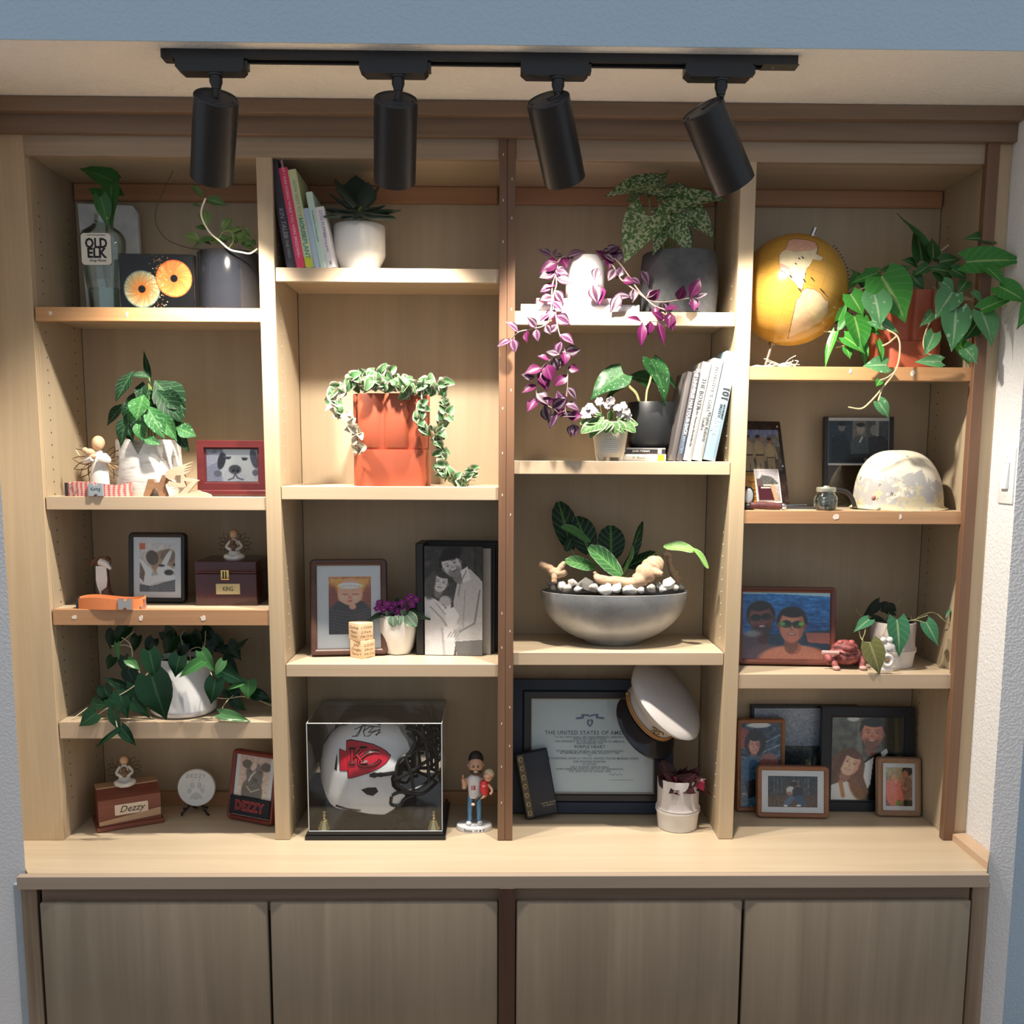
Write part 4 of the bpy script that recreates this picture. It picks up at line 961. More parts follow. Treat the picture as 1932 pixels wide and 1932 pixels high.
# red frame with brown dog, angled
A = foot(430, 1547, Z); B = foot(507, 1562, Z); d_ = B-A; yaw = math.atan2(d_.y, d_.x); Wd = d_.length*1.12; k = mpp(.08)
im = Img(64, 96, (.72,.62,.56)); im.grad((.70,.60,.56),(.80,.72,.66)).grain(.04,4)
im.ell(.46,.86,.34,.36,(.30,.27,.26),.15); im.ell(.50,.40,.28,.26,(.34,.29,.27),.15); im.ell(.52,.58,.26,.16,(.33,.31,.31),.2)
im.ell(.24,.20,.16,.10,(.18,.12,.10),.25,-30); im.ell(.86,.22,.16,.11,(.18,.12,.10),.25,25); im.ell(.46,.24,.09,.12,(.75,.68,.62),.4,18); im.line([(.52,.36),(.40,.48),(.34,.60)],.02,(.85,.80,.76)); im.ell(.36,.36,.05,.03,(.05,.04,.04),.4); im.ell(.68,.36,.05,.03,(.05,.04,.04),.4); im.ell(.54,.56,.09,.05,(.10,.09,.09),.3); im.line([(.54,.6),(.40,.68)],.015,(.15,.13,.13)); im.line([(.54,.6),(.70,.68)],.015,(.15,.13,.13)); im.line([(.28,.74),(.44,.86),(.70,.76)],.02,(.7,.66,.6)); im.grain(.03,1.5)
Hh = 140*k
rf = framed('picture_frame', 'dark red frame with brown dog photo and DEZZY lettering', 'picture frame', (A+B)/2, Wd, Hh, yaw, .20, 10*k, plain('dark red stained wood', (.17,.028,.02), .35, 0, .12), im, .022, .012, 1, Wd*.66, Hh*.58, Hh*.34, strut=True)
band = box('name_band', (-Wd/2+7*k, -.003, 12*k), (Wd/2-7*k, .008, 48*k), plain('navy fabric', (.010,.012,.020), .8), rf, .002)
for off, mm, dy in ((.0016, plain('red outline print', (.55,.06,.07), .6), 0), (-.0002, plain('deep maroon print', (.05,.004,.008), .6), -.0006)):
    lettering('DEZZY', .037, mm, band, (0, -.0058+dy, 0), offset=off, space=1.08, sx=.82)
# ================================================================ books
page = plain('book pages', (.74,.70,.60), .9, 0, .06, 90)
def book(label, W_, H_, D_, P, cover, lean=0, text=None, flat=False, group=None, rough=.45, yaw=0):
    """upright book, spine toward -Y, foot at its left bottom edge when leaning left"""
    t = thing('book', label, 'book', P, (0, lean, yaw), group); c = .0022
    cm = plain('cover '+label[:40], cover, rough, 0, .04, 12) if not isinstance(cover, bpy.types.Material) else cover
    x0 = 0 if lean <= 0 else -W_
    q = MB(); L = []
    for z in (0, H_):
        L.append([(x0,0,z),(x0+W_*.25,-.0022,z),(x0+W_*.75,-.0022,z),(x0+W_,0,z),(x0+W_,D_,z),(x0+W_-c,D_,z),(x0+W_-c,.004,z),(x0+c,.004,z),(x0+c,D_,z),(x0,D_,z)])
    q.loft(L, True, True, True, False); m_ = recalc(q.mesh('cover')); bb = bmesh.new(); bb.from_mesh(m_); bmesh.ops.triangulate(bb, faces=[f for f in bb.faces if len(f.verts) > 4]); bb.to_mesh(m_); bb.free()
    co = obj('cover', m_, cm, t)
    box('pages', (x0+c, .003, .003), (x0+W_-c, D_-.003, H_-.003), page, t, 0)
    for s, size, mt, zc, kw in (text or []):
        lettering(s, size, mt, co, (x0+W_*kw.pop('dx', .5), -.0026, zc), (math.pi/2, math.pi/2, 0), **kw)
    return t
def txt(name, c): return plain(name, c, .6)
t_white = txt('white lettering', (.82,.82,.80)); t_grey = txt('grey lettering', (.30,.30,.32)); t_blue = txt('blue lettering', (.10,.25,.55)); t_teal = txt('teal lettering', (.04,.32,.28)); t_gold = txt('gold lettering', (.50,.38,.16)); t_pink = txt('pale pink lettering', (.90,.62,.66))

# ================================================================ bay 2, top shelf
Z = ZC + 1.5045; Y = .016; k = mpp(Y); g_ = None
def B2(label, xb0, xb1, ytop, lean, cover, text, D_=.15, dy=0):
    P = atY(xb0, 500, Y+dy); P.z = Z; W_ = (xb1-xb0)*k*math.cos(math.radians(lean)); Ht = (502-ytop)*k/math.cos(math.radians(lean))*1.0
    tt = [(s, sz*k, mt, Ht*f, dict(kw)) for s, sz, mt, f, kw in text]
    return book(label, W_, Ht, D_, P, cover, math.radians(-lean), tt)
B2('dark navy hardback with silver framed spine leaning on the divider', 541, 559, 316, 9.2, (.030,.025,.042), [('KIN TALES', 11, t_grey, .42, dict(shear=.2)), ('OF THE WILD', 7, t_grey, .2, {})])
b_last = B2('bright pink paperback between the navy hardback and green book', 560, 576, 329, 9.4, (.72,.05,.14), [('WHAT I WAS DOING WHILE YOU WERE BREEDING', 7.2, t_pink, .60, dict(sx=1.0)), ('memoir', 5, t_pink, .14, {})])
bk = B2('yellow green houseplant book with teal spine title', 577, 592, 332, 9.6, (.60,.66,.36), [('HOW NOT TO KILL YOUR', 8.5, t_grey, .60, {}), ('HOUSEPLANT', 11.5, t_teal, .30, dict(offset=.0003))])
box('spine_band', (.0005, -.0028, .002), (14*k, -.0010, .028), plain('lime band', (.55,.62,.04), .5), bk, 0)
B2('thin pale blue booklet beside the green houseplant book', 593, 603, 398, 9.8, (.42,.54,.70), [])
B2('slim mint green paperback standing taller than its pale neighbours', 604, 616, 370, 10, (.55,.72,.64), [('the little book of indoor plants', 4.5, t_teal, .55, {})])
B2('white paperback with lilac puppies title nearest the succulent', 617, 633, 396, 10.4, (.78,.76,.78), [('DOG PUPPIES', 8, txt('lilac lettering', (.30,.25,.45)), .72, {}), ('a training guide', 5.5, t_grey, .42, {}), ('DK', 5, black_ink, .08, {})])
# succulent
Y = .10; k = mpp(Y); P = atY(679, 500, Y); P.z = Z
sp = thing('white_pot', 'smooth white pot with tapering waist under the dark succulent', 'pot', P)
h_ = atY(679, 417, Y-.06).z - Z
obj('pot_wall', potwall([(.050,0),(.051,.003),(.049,.012),(.0655,h_*.36),(.0672,h_*.42),(.0675,h_-.004),(.066,h_)], .004), white_cer, sp); soil(sp, .062, h_-.008)
succ = leafmat('grey green succulent', (.055,.085,.065), (.09,.11,.085), None, .07, (.09,.045,.04), .9, None, 6, .6, None, 9, .45)
su = thing('succulent', 'rosette succulent with dark pointed leaves in the smooth white pot', 'plant', P + Vector((0,0,h_-.01)))
leaves(su, 'succ', succ, [(672,395,628,343,1.16,-.02,.0,.3),(676,392,671,336,1.32,.03,.07,0),(682,392,697,347,1.32,0,.02,0),(686,394,721,353,0.85,0,.02,-.3),(670,397,620,371,0.85,-.02,-.02,.2),(674,393,645,353,0.78,0,.03),(668,402,608,400,0.93,-.03,-.06,.2),(668,405,612,416,1.08,-.03,-.09,.1),(690,402,756,404,1.08,-.03,-.05,-.2),(690,405,747,421,1.08,-.04,-.09,0),(686,398,727,393,1.24,-.03,-.07,0),(680,404,674,419,1.55,-.05,-.09,0),(685,403,708,417,1.40,-.05,-.09,0),(676,404,648,418,1.40,-.05,-.09,0),(672,402,641,400,1.24,-.04,-.08,0),(684,394,712,372,0.78,.03,.06),(678,392,684,350,0.93,.05,.09),(671,403,627,410,1.24,-.04,-.09),(690,404,735,414,1.24,-.04,-.09)], Y, (0,-.35,1), .15)
stem(su, [(680,425),(679,405),(679,390)], .008, stem_g, Y-.01)

# ================================================================ bay 2, second shelf
Z = ZC + .9565; Y = .13; k = mpp(Y); P = atY(742, 912, Y); P.z = Z
terr = plain('terracotta glaze', (.42,.095,.046), .5, 0, .06, 14, .1)
def lobed(R, seg=120, f=.055):
    l = []
    for i in range(seg):
        a = 2*math.pi*i/seg; c, s_ = math.cos(a), math.sin(a); q_ = (abs(c)**4+abs(s_)**4)**(-.25)
        dn = max(math.exp(-((a-x)/.07)**2) for x in [math.radians(20+40*j) for j in range(9)])
        l.append((R*q_*c*(1-f*dn), R*q_*s_*(1-f*dn)*.96))
    return l
def terra_pot(label, P, R, h1, h2, sc=1):
    t = thing('terracotta_pot', label, 'pot', P); q = MB()
    L = [(1.0,0,0),(1.01,.003,0),(1.0,h1,0),(.97,h1,0)]
    q.loft([[(x*r, y*r, z) for x, y in lobed(R, 120, 0)] for r, z, _ in L], True, True, True); obj('saucer', q, terr, t)
    q = MB(); q.loft([[(x*r, y*r, z) for x, y in lobed(R, 120, f_*1.7)] for r, z, f_ in ((.93,h1*.9,.03),(.98,h1+.002,.05),(1.0,h1+.006,.055),(1.0,h2-.003,.055),(.985,h2,.055),(.93,h2,.055),(.92,h1+.02,.055))], True, True, True); obj('pot_wall', q, terr, t)
    s_ = MB(); s_.loft([[(x*.93, y*.93, h2-.014) for x, y in lobed(R)], [(x*.3, y*.3, h2-.010) for x, y in lobed(R)]], True, False, True); obj('soil', s_, plain('dark potting soil', (.03,.02,.015), .9), t)
    return t
h1 = atY(742, 848, Y-.09).z-Z; h2 = atY(742, 742, Y-.09).z-Z
terra_pot('square fluted terracotta pot with matching saucer holding the curly hoya', P, .100, h1, h2)
hv = leafmat('curled variegated leaf', (.06,.17,.06), (.12,.25,.11), None, .07, (.42,.43,.32), .62, (.32,.38,.27), 5, .62, None, 9, .5, None, (.36,.39,.29))
hv2 = leafmat('curled cream leaf', (.46,.43,.32), (.52,.48,.38), None, .07, (.56,.52,.42), .6, (.45,.52,.32), 5, .66, None, 9, .4)
hr = thing('rope_hoya', 'curly variegated rope hoya spilling over the terracotta pot', 'plant', P + Vector((0,0,h2-.02)))
def rope(pts, n, mat, size=(11,17), spread=9, yj=.02):
    P_ = [atY(p[0], p[1], Y+p[2]) for p in pts]; C = bez(P_, 8); ms = leafset('curl', mat, 4)
    for i in range(int(n*2.1)):
        c = C[min(len(C)-1, int(random.random()*len(C)))]
        B = c + Vector((random.uniform(-spread,spread)*k*.4, random.uniform(-yj,yj)*.5, random.uniform(-spread,spread)*k*.4))
        d = Vector((random.uniform(-1,1), random.uniform(-1,.4), random.uniform(-1,.9))).normalized()
        put_leaf(hr, ms, B, B + d*random.uniform(*size)*k*.84, random.uniform(.85,1.15), (random.uniform(-.6,.6),-1,random.uniform(-.2,.9)), random.uniform(-.8,.8))
    obj('stem', MB().tube([p-hr.location for p in C], .0016, 5), stem_p, hr)
rope([(632,742,-.05),(660,722,-.06),(700,706,-.06),(735,708,-.05),(765,725,-.06)], 38, hv, (13,22), 14, .04)
rope([(680,728,-.09),(720,722,-.1),(760,732,-.1),(800,728,-.09),(840,722,-.07)], 34, hv, (13,22), 12, .04)
rope([(640,735,-.09),(628,755,-.11),(636,778,-.12),(655,785,-.13),(670,800,-.13),(676,825,-.13),(680,848,-.13)], 16, hv2, (13,20), 10)
rope([(640,730,-.09),(632,752,-.1),(645,775,-.11)], 10, hv, (12,20), 12)
rope([(795,738,-.1),(796,765,-.12),(792,790,-.12),(800,812,-.12),(812,800,-.11)], 12, hv, (12,19), 8)
rope([(830,738,-.06),(836,762,-.07),(842,790,-.07),(828,812,-.07),(830,835,-.06)], 14, hv, (12,19), 9)
rope([(826,820,-.07),(832,845,-.07),(838,870,-.08),(838,890,-.08),(858,902,-.09),(880,900,-.09),(896,886,-.09)], 30, hv, (11,18), 10)
stem(hr, [(872,895,-.09),(886,905,-.09),(902,908,-.09)], .001, stem_p, Y)

# ================================================================ bay 2, third shelf
Z = ZC + .4867
im = Img(78, 110, (.45,.30,.16)); im.grad((.52,.34,.16),(.30,.14,.09)); im.poly([(.06,.05),(.94,.05),(.9,.5),(.1,.5)],(.62,.42,.18)); im.grain(.03,5)
im.ell(.1,.45,.14,.3,(.35,.16,.10),.4); im.ell(.92,.45,.14,.3,(.38,.18,.11),.4)
im.ell(.5,.84,.56,.46,(.12,.10,.10),.2); im.ell(.5,.19,.26,.15,(.66,.42,.33),.15); im.ell(.5,.30,.28,.20,(.72,.44,.36),.15); im.ell(.5,.16,.27,.05,(.90,.80,.68),.3); [im.ell(.27+.065*i,.175-.012*math.sin(i*.45),.022,.014,(.55,.42,.32),.4) for i in range(8)]
im.ell(.38,.31,.08,.012,(.40,.20,.17),.4); im.ell(.63,.31,.08,.012,(.40,.20,.17),.4); im.ell(.5,.36,.045,.03,(.62,.34,.28),.4); im.ell(.5,.425,.06,.014,(.50,.20,.19),.4); im.ell(.34,.37,.09,.05,(.80,.50,.43),.8,0,.6); im.ell(.66,.37,.09,.05,(.80,.50,.43),.8,0,.6)
im.poly([(.22,.42),(.5,.52),(.78,.42),(1,.6),(1,1),(0,1),(0,.6)],(.13,.11,.11)); im.ell(.56,.52,.08,.05,(.70,.42,.34),.3); [im.line([(.05,.58+.05*i),(.5,.62+.06*i),(.95,.55+.05*i)],.012,(.20,.17,.17)) for i in range(7)]; im.grain(.02,1.5); im.a = np.clip(im.a*1.35+.03, 0, 1)
brown_fr = wood('espresso brown frame', (.095,.045,.032), (.06,.028,.02), 'x', 1, .35)
Y = .12; k = mpp(Y); A = foot(592, 1234, Z); B = foot(728, 1229, Z); A = atY(592, 1233, .09); A.z = Z
P = atY(659, 1232, .10); P.z = Z
framed('picture_frame', 'espresso brown frame with wide white mount and swaddled baby photo', 'picture frame', P, 146*k, 184*k, math.radians(6), .17, 13*k, brown_fr, im, .024, .013, 1, 80*k, 110*k, 40*k, px=2*k)
# wooden birth blocks
wb = wood('pale birth block wood', (.76,.56,.36), (.68,.47,.29), 'x', 3); t_br = txt('burnt lettering', (.16,.07,.03))
Y0 = foot(681, 1244, Z); k = mpp(Y0.y); S_ = .0485
def block(label, P, yaw, rows):
    t = thing('wooden_block', label, 'block', P, yaw); m_, c_ = bbox_mesh((-S_/2,-S_/2,0),(S_/2,S_/2,S_), .0015, 2); bo = obj('cube', m_, wb, t, c_)
    for f, (ls) in enumerate(rows):
        for i, s in enumerate(ls):
            z = S_*(.74 - .25*i) - S_/2
            if f == 0: lettering(s, .0115, t_br, bo, (0, -S_/2-.0001, z), shear=.3, extrude=.0002)
            else: lettering(s, .0092, t_br, bo, (S_/2+.0001, 0, z), (math.pi/2, 0, math.pi/2), shear=.3, extrude=.0002)
    return t
P = Y0 + Vector((0, .036, 0)); P.z = Z
block('lower pale wooden birth block engraved with name and date', P, math.radians(-38), [['John','Douglas','Tacos V'],['12.22.2021','5:06 a.m.','8 lbs 5 oz','20.5"']])
block('upper pale wooden birth block balanced on the lower one', P + Vector((-.004, .001, S_)), math.radians(-47), [['Charlotte','Maxyn','Tacos'],['1.17.2024','2:13 a.m.','7 lbs 12 oz','20"']])
# african violet
P = foot(748, 1238, Z); P.y += .045; k = mpp(P.y); P.z = Z
vp = thing('faceted_pot', 'small white faceted pot with purple violet beside the album', 'pot', P)
h_ = 76*k; q = MB(); L = []
for r, z in ((.022,0),(.036,.002),(.044,h_*.18),(.0555,h_*.6),(.057,h_*.85),(.055,h_),(.051,h_),(.05,h_*.6)):
    L.append([(r*(1-.035*abs(math.sin(4*a+z*22)))*math.cos(a), r*(1-.035*abs(math.sin(4*a+z*22)))*math.sin(a), z) for a in [2*math.pi*i/64 for i in range(64)]])
q.loft(L, True, True, True); obj('pot_wall', q, plain('white satin glaze', (.76,.75,.72), .35, 0, .02), vp); soil(vp, .050, h_-.008)
vl = leafmat('grey green violet leaf', (.14,.22,.16), (.09,.17,.12), (.28,.36,.26), .05, (.36,.42,.28), .86, None, 6, .6, (.24,.32,.24), 6, .6)
vd = leafmat('dark violet leaf', (.035,.075,.045), (.05,.09,.05), (.10,.15,.08), .05, None, .8, None, 6, .6, None, 6, .5)
vf = leafmat('purple violet petal', (.22,.02,.22), (.30,.03,.26), None, .07, (.48,.10,.44), .85, None, 6, .6, None, 6, .6)
vi = thing('african_violet', 'african violet with purple blooms in the white faceted pot', 'plant', P + Vector((0,0,h_-.012)))
yv = P.y
leaves(vi, 'round', vl, [(741,1163,742,1183,1,-.055,-.062,0),(768,1160,785,1182,.95,-.05,-.06,.2),(733,1160,728,1155,1,-.04),(755,1162,752,1180,.9,-.055,-.062),(765,1160,757,1152,.9,-.04)], yv, (0,-1,.5))
leaves(vi, 'round', vd, [(735,1160,692,1166,.5,-.03),(765,1158,812,1163,.45,-.03),(755,1155,790,1148,.6,.0),(735,1155,712,1140,.7,0),(748,1152,750,1130,.8,.02)], yv, (0,-.5,1))
def flowers(plant, cs, r, mat, Y, petals=5, eye=None):
    ms = leafset('petal', mat, 2)
    for cx_, cy_ in cs:
        C = atY(cx_, cy_, Y + random.uniform(-.015, .01)); f = Vector((random.uniform(-.5,.5), -1, random.uniform(-.1,.8))).normalized(); a = f.orthogonal().normalized(); b = f.cross(a)
        for i in range(petals):
            q_ = 2*math.pi*i/petals + random.random(); d = (a*math.cos(q_)+b*math.sin(q_) + f*.25)
            put_leaf(plant, ms, C, C + d*r, .95, f, random.uniform(-.2,.2), 'petal')
        if eye: obj('flower_eye', MB().ball((0,0,0), r*.17, 8, 6), eye, plant, C + f*r*.12 - plant.location)
flowers(vi, [(716,1138),(724,1150),(738,1146),(750,1153),(745,1140),(758,1138),(770,1130),(778,1140),(788,1142),(764,1150),(752,1160),(730,1140),(776,1126),(712,1148),(785,1132)], .0105, vf, yv-.03, 5, plain('yellow anther', (.75,.5,.08), .6))
for a in [((740,1165),(738,1150),(735,1140)),((752,1165),(756,1150),(765,1135)),((746,1165),(748,1155),(750,1145)),((760,1165),(770,1150),(780,1135))]: stem(vi, a, .0011, plain('purple stem', (.25,.10,.14), .6), yv-.02)
# album
im = Img(110, 210, (.16,.16,.17)); im.grad((.20,.20,.21),(.30,.30,.30)).grain(.03,8)
im.rect(.85,0,.9,.3,(.10,.10,.11),.5); sk = (.74,.74,.74)
im.poly([(.60,.24),(.78,.20),(1,.32),(1,1),(.55,1),(.50,.5)],(.72,.72,.74)); im.poly([(0,.45),(.12,.46),(.3,.52),(.5,.60),(.58,.72),(.5,1),(0,1)],(.80,.80,.80))
im.ell(.17,.30,.19,.17,(.20,.19,.18),.3,15); im.ell(.08,.38,.10,.10,(.33,.31,.30),.4)
im.head(.28,.33,.13,sk,(.24,.22,.21),14,0); im.ell(.12,.34,.07,.12,(.30,.28,.27),.4,12)
im.head(.47,.17,.17,sk,(.09,.09,.09),-28,0,(.32,.31,.31)); im.ell(.47,.06,.18,.06,(.07,.07,.07),.3,-20); im.poly([(.62,.22),(.74,.18),(.80,.30),(.66,.33)],(.82,.82,.84)); im.line([(.72,.22),(.62,.33),(.58,.45)],.01,(.5,.5,.52))
im.ell(.36,.53,.09,.075,(.86,.86,.86),.2,-20); im.ell(.36,.50,.10,.05,(.70,.70,.70),.4); im.ell(.36,.56,.015,.008,(.3,.3,.3),.4); im.line([(.32,.53),(.35,.54)],.006,(.35,.35,.35))
im.poly([(.34,.60),(.50,.55),(.60,.63),(.52,.72),(.40,.74)],(.88,.88,.88)); im.line([(.1,.55),(.3,.66),(.42,.76)],.012,(.60,.60,.60)); im.line([(.2,.52),(.36,.62)],.01,(.62,.62,.62))
im.ell(.42,.80,.14,.07,(.86,.85,.84),.25,10); im.poly([(.5,.76),(1,.68),(1,.84),(.52,.86)],(.66,.66,.69)); [im.line([(.46+.05*i,.78),(.40+.05*i,.83)],.008,(.55,.55,.55)) for i in range(4)]; im.line([(.95,.4),(.86,.7),(.6,.78)],.014,(.48,.48,.50)); im.line([(.7,.4),(.66,.74)],.008,(.58,.58,.6)); im.poly([(.52,.87),(1,.85),(1,1),(.56,1)],(.40,.40,.41)); im.line([(.3,.75),(.34,1)],.02,(.68,.68,.68)); im.grain(.02,1.5).gray((.98,.98,1.0))
al = thing('photo_album', 'black photo album standing open with a family portrait cover', 'album', (0,0,0))
P = foot(857, 1239, Z); P.y += .012; P.z = Z; al.location = P; k = mpp(P.y); al.rotation_euler = (0,0,math.radians(-4))
Ht = 214*k; bl = plain('black album leather', (.012,.012,.014), .45, 0, .1); cardb = plain('grey page edge', (.42,.42,.42), .8)
Wc = 112*k
cvr = box('front_cover', (-Wc/2-.002, .0, 0), (Wc/2-.002, .006, Ht-.004), bl, al, .001)
obj('cover_photo', print_mesh(im, Wc-.002, Ht-.008), ink_m, cvr, (0, -.0033, -(Ht-.004)/2+.002))
box('spine', (-Wc/2-.026, .002, .001), (-Wc/2-.003, .105, Ht+.004), bl, al, .003)
for i, (yy, th, mt, ex, dz) in enumerate([(.012,.004,cardb,.020,-.012),(.020,.003,bl,.024,-.01),(.028,.004,bl,.030,-.006),(.04,.004,cardb,.028,-.008),(.05,.006,bl,.036,0),(.085,.006,bl,.040,.004)]):
    box('page' if i < 5 else 'back_cover', (-Wc/2-.004, yy+.012, .001), (Wc/2-.002+ex, yy+th+.012, Ht+dz), mt, al, .0006)

# ================================================================ bay 2, on the counter: helmet case
Z = ZC
P = foot(707, 1586, Z); P.y = -.004; P = atY(708, 1586, -.004); P.z = Z; k = mpp(0)
dc = thing('display_case', 'clear acrylic display case with mirrored back and black base', 'display case', P)
Wb, Db = 276*k, .272; Wc = 262*k; Hc = .300; zb = .022
blg = plain('gloss black acrylic', (.008,.008,.010), .12, 0, .05)
box('base', (-Wb/2, 0, 0), (Wb/2, Db, .012), blg, dc, .002); box('base_step', (-Wb/2+.006, .005, .012), (Wb/2-.006, Db-.004, zb), blg, dc, .002)
ac = glassy('clear case acrylic', (.965,.975,.98), 1.42, .0, .0); aced = plain('bright acrylic edge', (.55,.58,.60), .2, 0, .05)
y0, y1 = .012, Db-.006; T = .003
box('front_pane', (-Wc/2, y0, zb), (Wc/2, y0+T, zb+Hc), ac, dc, 0); box('side_pane', (-Wc/2, y0+T, zb), (-Wc/2+T, y1, zb+Hc), ac, dc, 0); box('side_pane', (Wc/2-T, y0+T, zb), (Wc/2, y1, zb+Hc), ac, dc, 0); box('top_pane', (-Wc/2, y0, zb+Hc), (Wc/2, y1, zb+Hc+T), ac, dc, 0)
box('mirror_back', (-Wc/2+T, y1-.004, zb), (Wc/2-T, y1, zb+Hc), plain('smoky mirror', (.42,.44,.46), .03, 1, .0), dc, 0)
q = MB(); e = .0013
for a, b in [((-1,0,1),(1,0,1)),((-1,0,0),(1,0,0)),((-1,0,0),(-1,0,1)),((1,0,0),(1,0,1)),((-1,1,1),(1,1,1)),((-1,0,1),(-1,1,1)),((1,0,1),(1,1,1))]:
    f = lambda s: (s[0]*Wc/2, y0 if s[1] == 0 else y1, zb + s[2]*(Hc+T*.5))
    q.tube([f(a), f(b)], e, 4)
obj('polished_edges', q, aced, dc)
for x in (-103*k, 113*k):
    r_ = MB(); r_.lathe([(.0,.0),(.020,.0),(.019,.004),(.014,.013),(.0115,.022),(.010,.024),(.004,.026),(.0035,.032),(.0055,.036),(.0035,.041),(.005,.045),(.003,.049)], 24); obj('gold_riser', r_, plain('gold metal', (.72,.60,.30), .2, 1, .03), dc, (x, .034, zb))
# ---- helmet (nose of the facemask to the right)
HP = P + Vector((-.004, .148, zb)); hm = thing('football_helmet', 'signed white football helmet with red arrowhead emblem in the case', 'helmet', HP)
hk = .00143
def H(px, py): return ((px-718)*hk, (1540.5-py)*hk)     # picture -> helmet side view
def shell_r(th, ph): return 1
nU, nV = 64, 40
rear = [H(*p) for p in ((599,1446),(602,1415),(618,1380),(650,1352),(690,1340),(725,1342),(755,1358),(776,1383),(785,1408))]
side_white = plain('white helmet shell', (.83,.84,.86), .22, 0, .01, 5, 0, .4)
# side outline of the shell, clockwise from the brow, over the crown, down the back, along the jaw to the face opening
OUT = [H(*p) for p in ((786,1408),(778,1384),(758,1360),(728,1344),(692,1340),(655,1350),(624,1374),(606,1402),(599,1436),(600,1462),(610,1482),(620,1506),(628,1520),(640,1527),(680,1529),(706,1536),(735,1540),(752,1528),(768,1510),(776,1494),(764,1488),(750,1470),(748,1448),(757,1430),(770,1416))]
def dense(o, n):
    o = o + [o[0]]; d = [0]
    for a, b in zip(o, o[1:]): d.append(d[-1] + math.hypot(b[0]-a[0], b[1]-a[1]))
    out = []
    for i in range(n):
        s = d[-1]*i/n; j = max(x for x in range(len(d)) if d[x] <= s+1e-9); j = min(j, len(o)-2); f = (s-d[j])/((d[j+1]-d[j]) or 1)
        out.append((o[j][0]*(1-f)+o[j+1][0]*f, o[j][1]*(1-f)+o[j+1][1]*f))
    return out
OUT = [(x, z + max(0, H(0,1440)[1]-z)*.20) for x, z in OUT]; OD = dense(OUT, 120); cx_, cz_ = H(695, 1450)
# half width of the shell over the side view: round at the crown and back, full over the ears, open (hollow) at the face
def halfw(x, z):
    a = (x-cx_)/(.128); b = (z-(H(0,1450)[1]))/.150
    lo = max(0, (H(0,1490)[1]-z)/.07)
    return .112*math.sqrt(max(0, 1-min(1, a*a*.92 if x < cx_ else a*a*.45)-(b*b if z > H(0,1450)[1] else 0)*.98)) - .010*lo
q = MB(); rings = 9; L = []
for s in range(rings+1):
    f = 1 - (s/rings)**1.6 if s < rings else 0
    f = math.cos(math.pi/2*s/rings)
    l = []
    for x, z in OD:
        xx = cx_ + (x-cx_)*f; zz_ = cz_ + (z-cz_)*f; l.append((xx, zz_))
    L.append(l)
for sd in (-1, 1):
    q.loft([[(x, sd*halfw(x, z), z) for x, z in l] for l in L], True, False, True)
# skull-cap bridge between the two halves (crown and back only)
top = OD[:int(120*.60)]
L2 = []
for j in range(7):
    u = -1 + 2*j/6; L2.append([(x + (cx_-x)*0, u*halfw(x, z), z) for x, z in top])
q.loft(L2, False)
hs = recalc(q.mesh('shell')); 
shell = obj('shell', hs, side_white, hm, (0,0,.004)); hm_bvh = BVHTree.FromObject(shell, bpy.context.evaluated_depsgraph_get()) if False else BVHTree.FromPolygons([v.co[:] for v in hs.vertices], [p.vertices[:] for p in hs.polygons])
def onshell(x, z, lift=.0012):
    h = hm_bvh.ray_cast(Vector((x, -.3, z)), Vector((0, 1, 0)))
    y = h[0].y if h[0] else -halfw(x, z); return (x, y-lift, z)
def decal(name, pts, mat, lift, thick=None):
    pts = [H(*p) for p in pts]; bm = bmesh.new(); vs = [bm.verts.new((x, 0, z)) for x, z in pts]; f = bm.faces.new(vs)
    bmesh.ops.triangulate(bm, faces=[f]); bmesh.ops.subdivide_edges(bm, edges=bm.edges[:], cuts=4, use_grid_fill=True)
    for v in bm.verts: v.co = Vector(onshell(v.co.x, v.co.z, lift))
    me = bpy.data.meshes.new(name); bm.to_mesh(me); bm.free(); me.shade_smooth(); return obj(name, me, mat, hm, (0,0,.004))
def strokes(name, paths, w, mat, lift):
    q = MB()
    for p in paths:
        pts = dense([H(*a) for a in p], 1)[:0] + [H(*a) for a in p]; P3 = []
        for a, b in zip(pts, pts[1:]):
            n = max(2, int(math.hypot(b[0]-a[0], b[1]-a[1])/.004))
            P3 += [onshell(a[0]+(b[0]-a[0])*i/n, a[1]+(b[1]-a[1])*i/n, lift) for i in range(n)]
        P3.append(onshell(*pts[-1], lift)); q.tube(P3, w, 5)
    return obj(name, q, mat, hm, (0,0,.004))
hx = lambda x, y: (556+x/4.712, 1271+y/4.712)
arrow = [hx(*p) for p in ((500,512),(540,500),(640,510),(740,530),(810,560),(860,590),(898,628),(890,650),(860,690),(800,730),(720,765),(640,790),(560,815),(525,820),(520,755),(450,760),(440,580),(505,592))]
black_d = plain('black decal', (.012,.010,.012), .3); red_d = plain('red decal', (.55,.012,.035), .3)
decal('emblem_edge', [(p[0]+(p[0]-698)*.035, p[1]+(p[1]-1411)*.05) for p in arrow], black_d, .0008)
decal('emblem', arrow, red_d, .0016)
KC = [[(530,575),(590,570)],[(560,575),(560,685)],[(530,688),(592,682)],[(565,640),(650,568)],[(625,560),(690,560)],[(600,612),(660,680)],[(640,682),(700,676)]]
CC = [[(800,598),(770,590),(720,595),(680,612),(625,655),(620,690),(645,712),(700,712),(760,700),(800,675),(812,655)],[(770,640),(812,592)],[(715,620),(690,650),(700,675),(740,672),(790,650)]]
strokes('monogram', [[hx(*a) for a in p] for p in KC], .0056, black_d, 0); strokes('monogram', [[hx(*a) for a in p] for p in CC[:1]], .0056, black_d, 0)
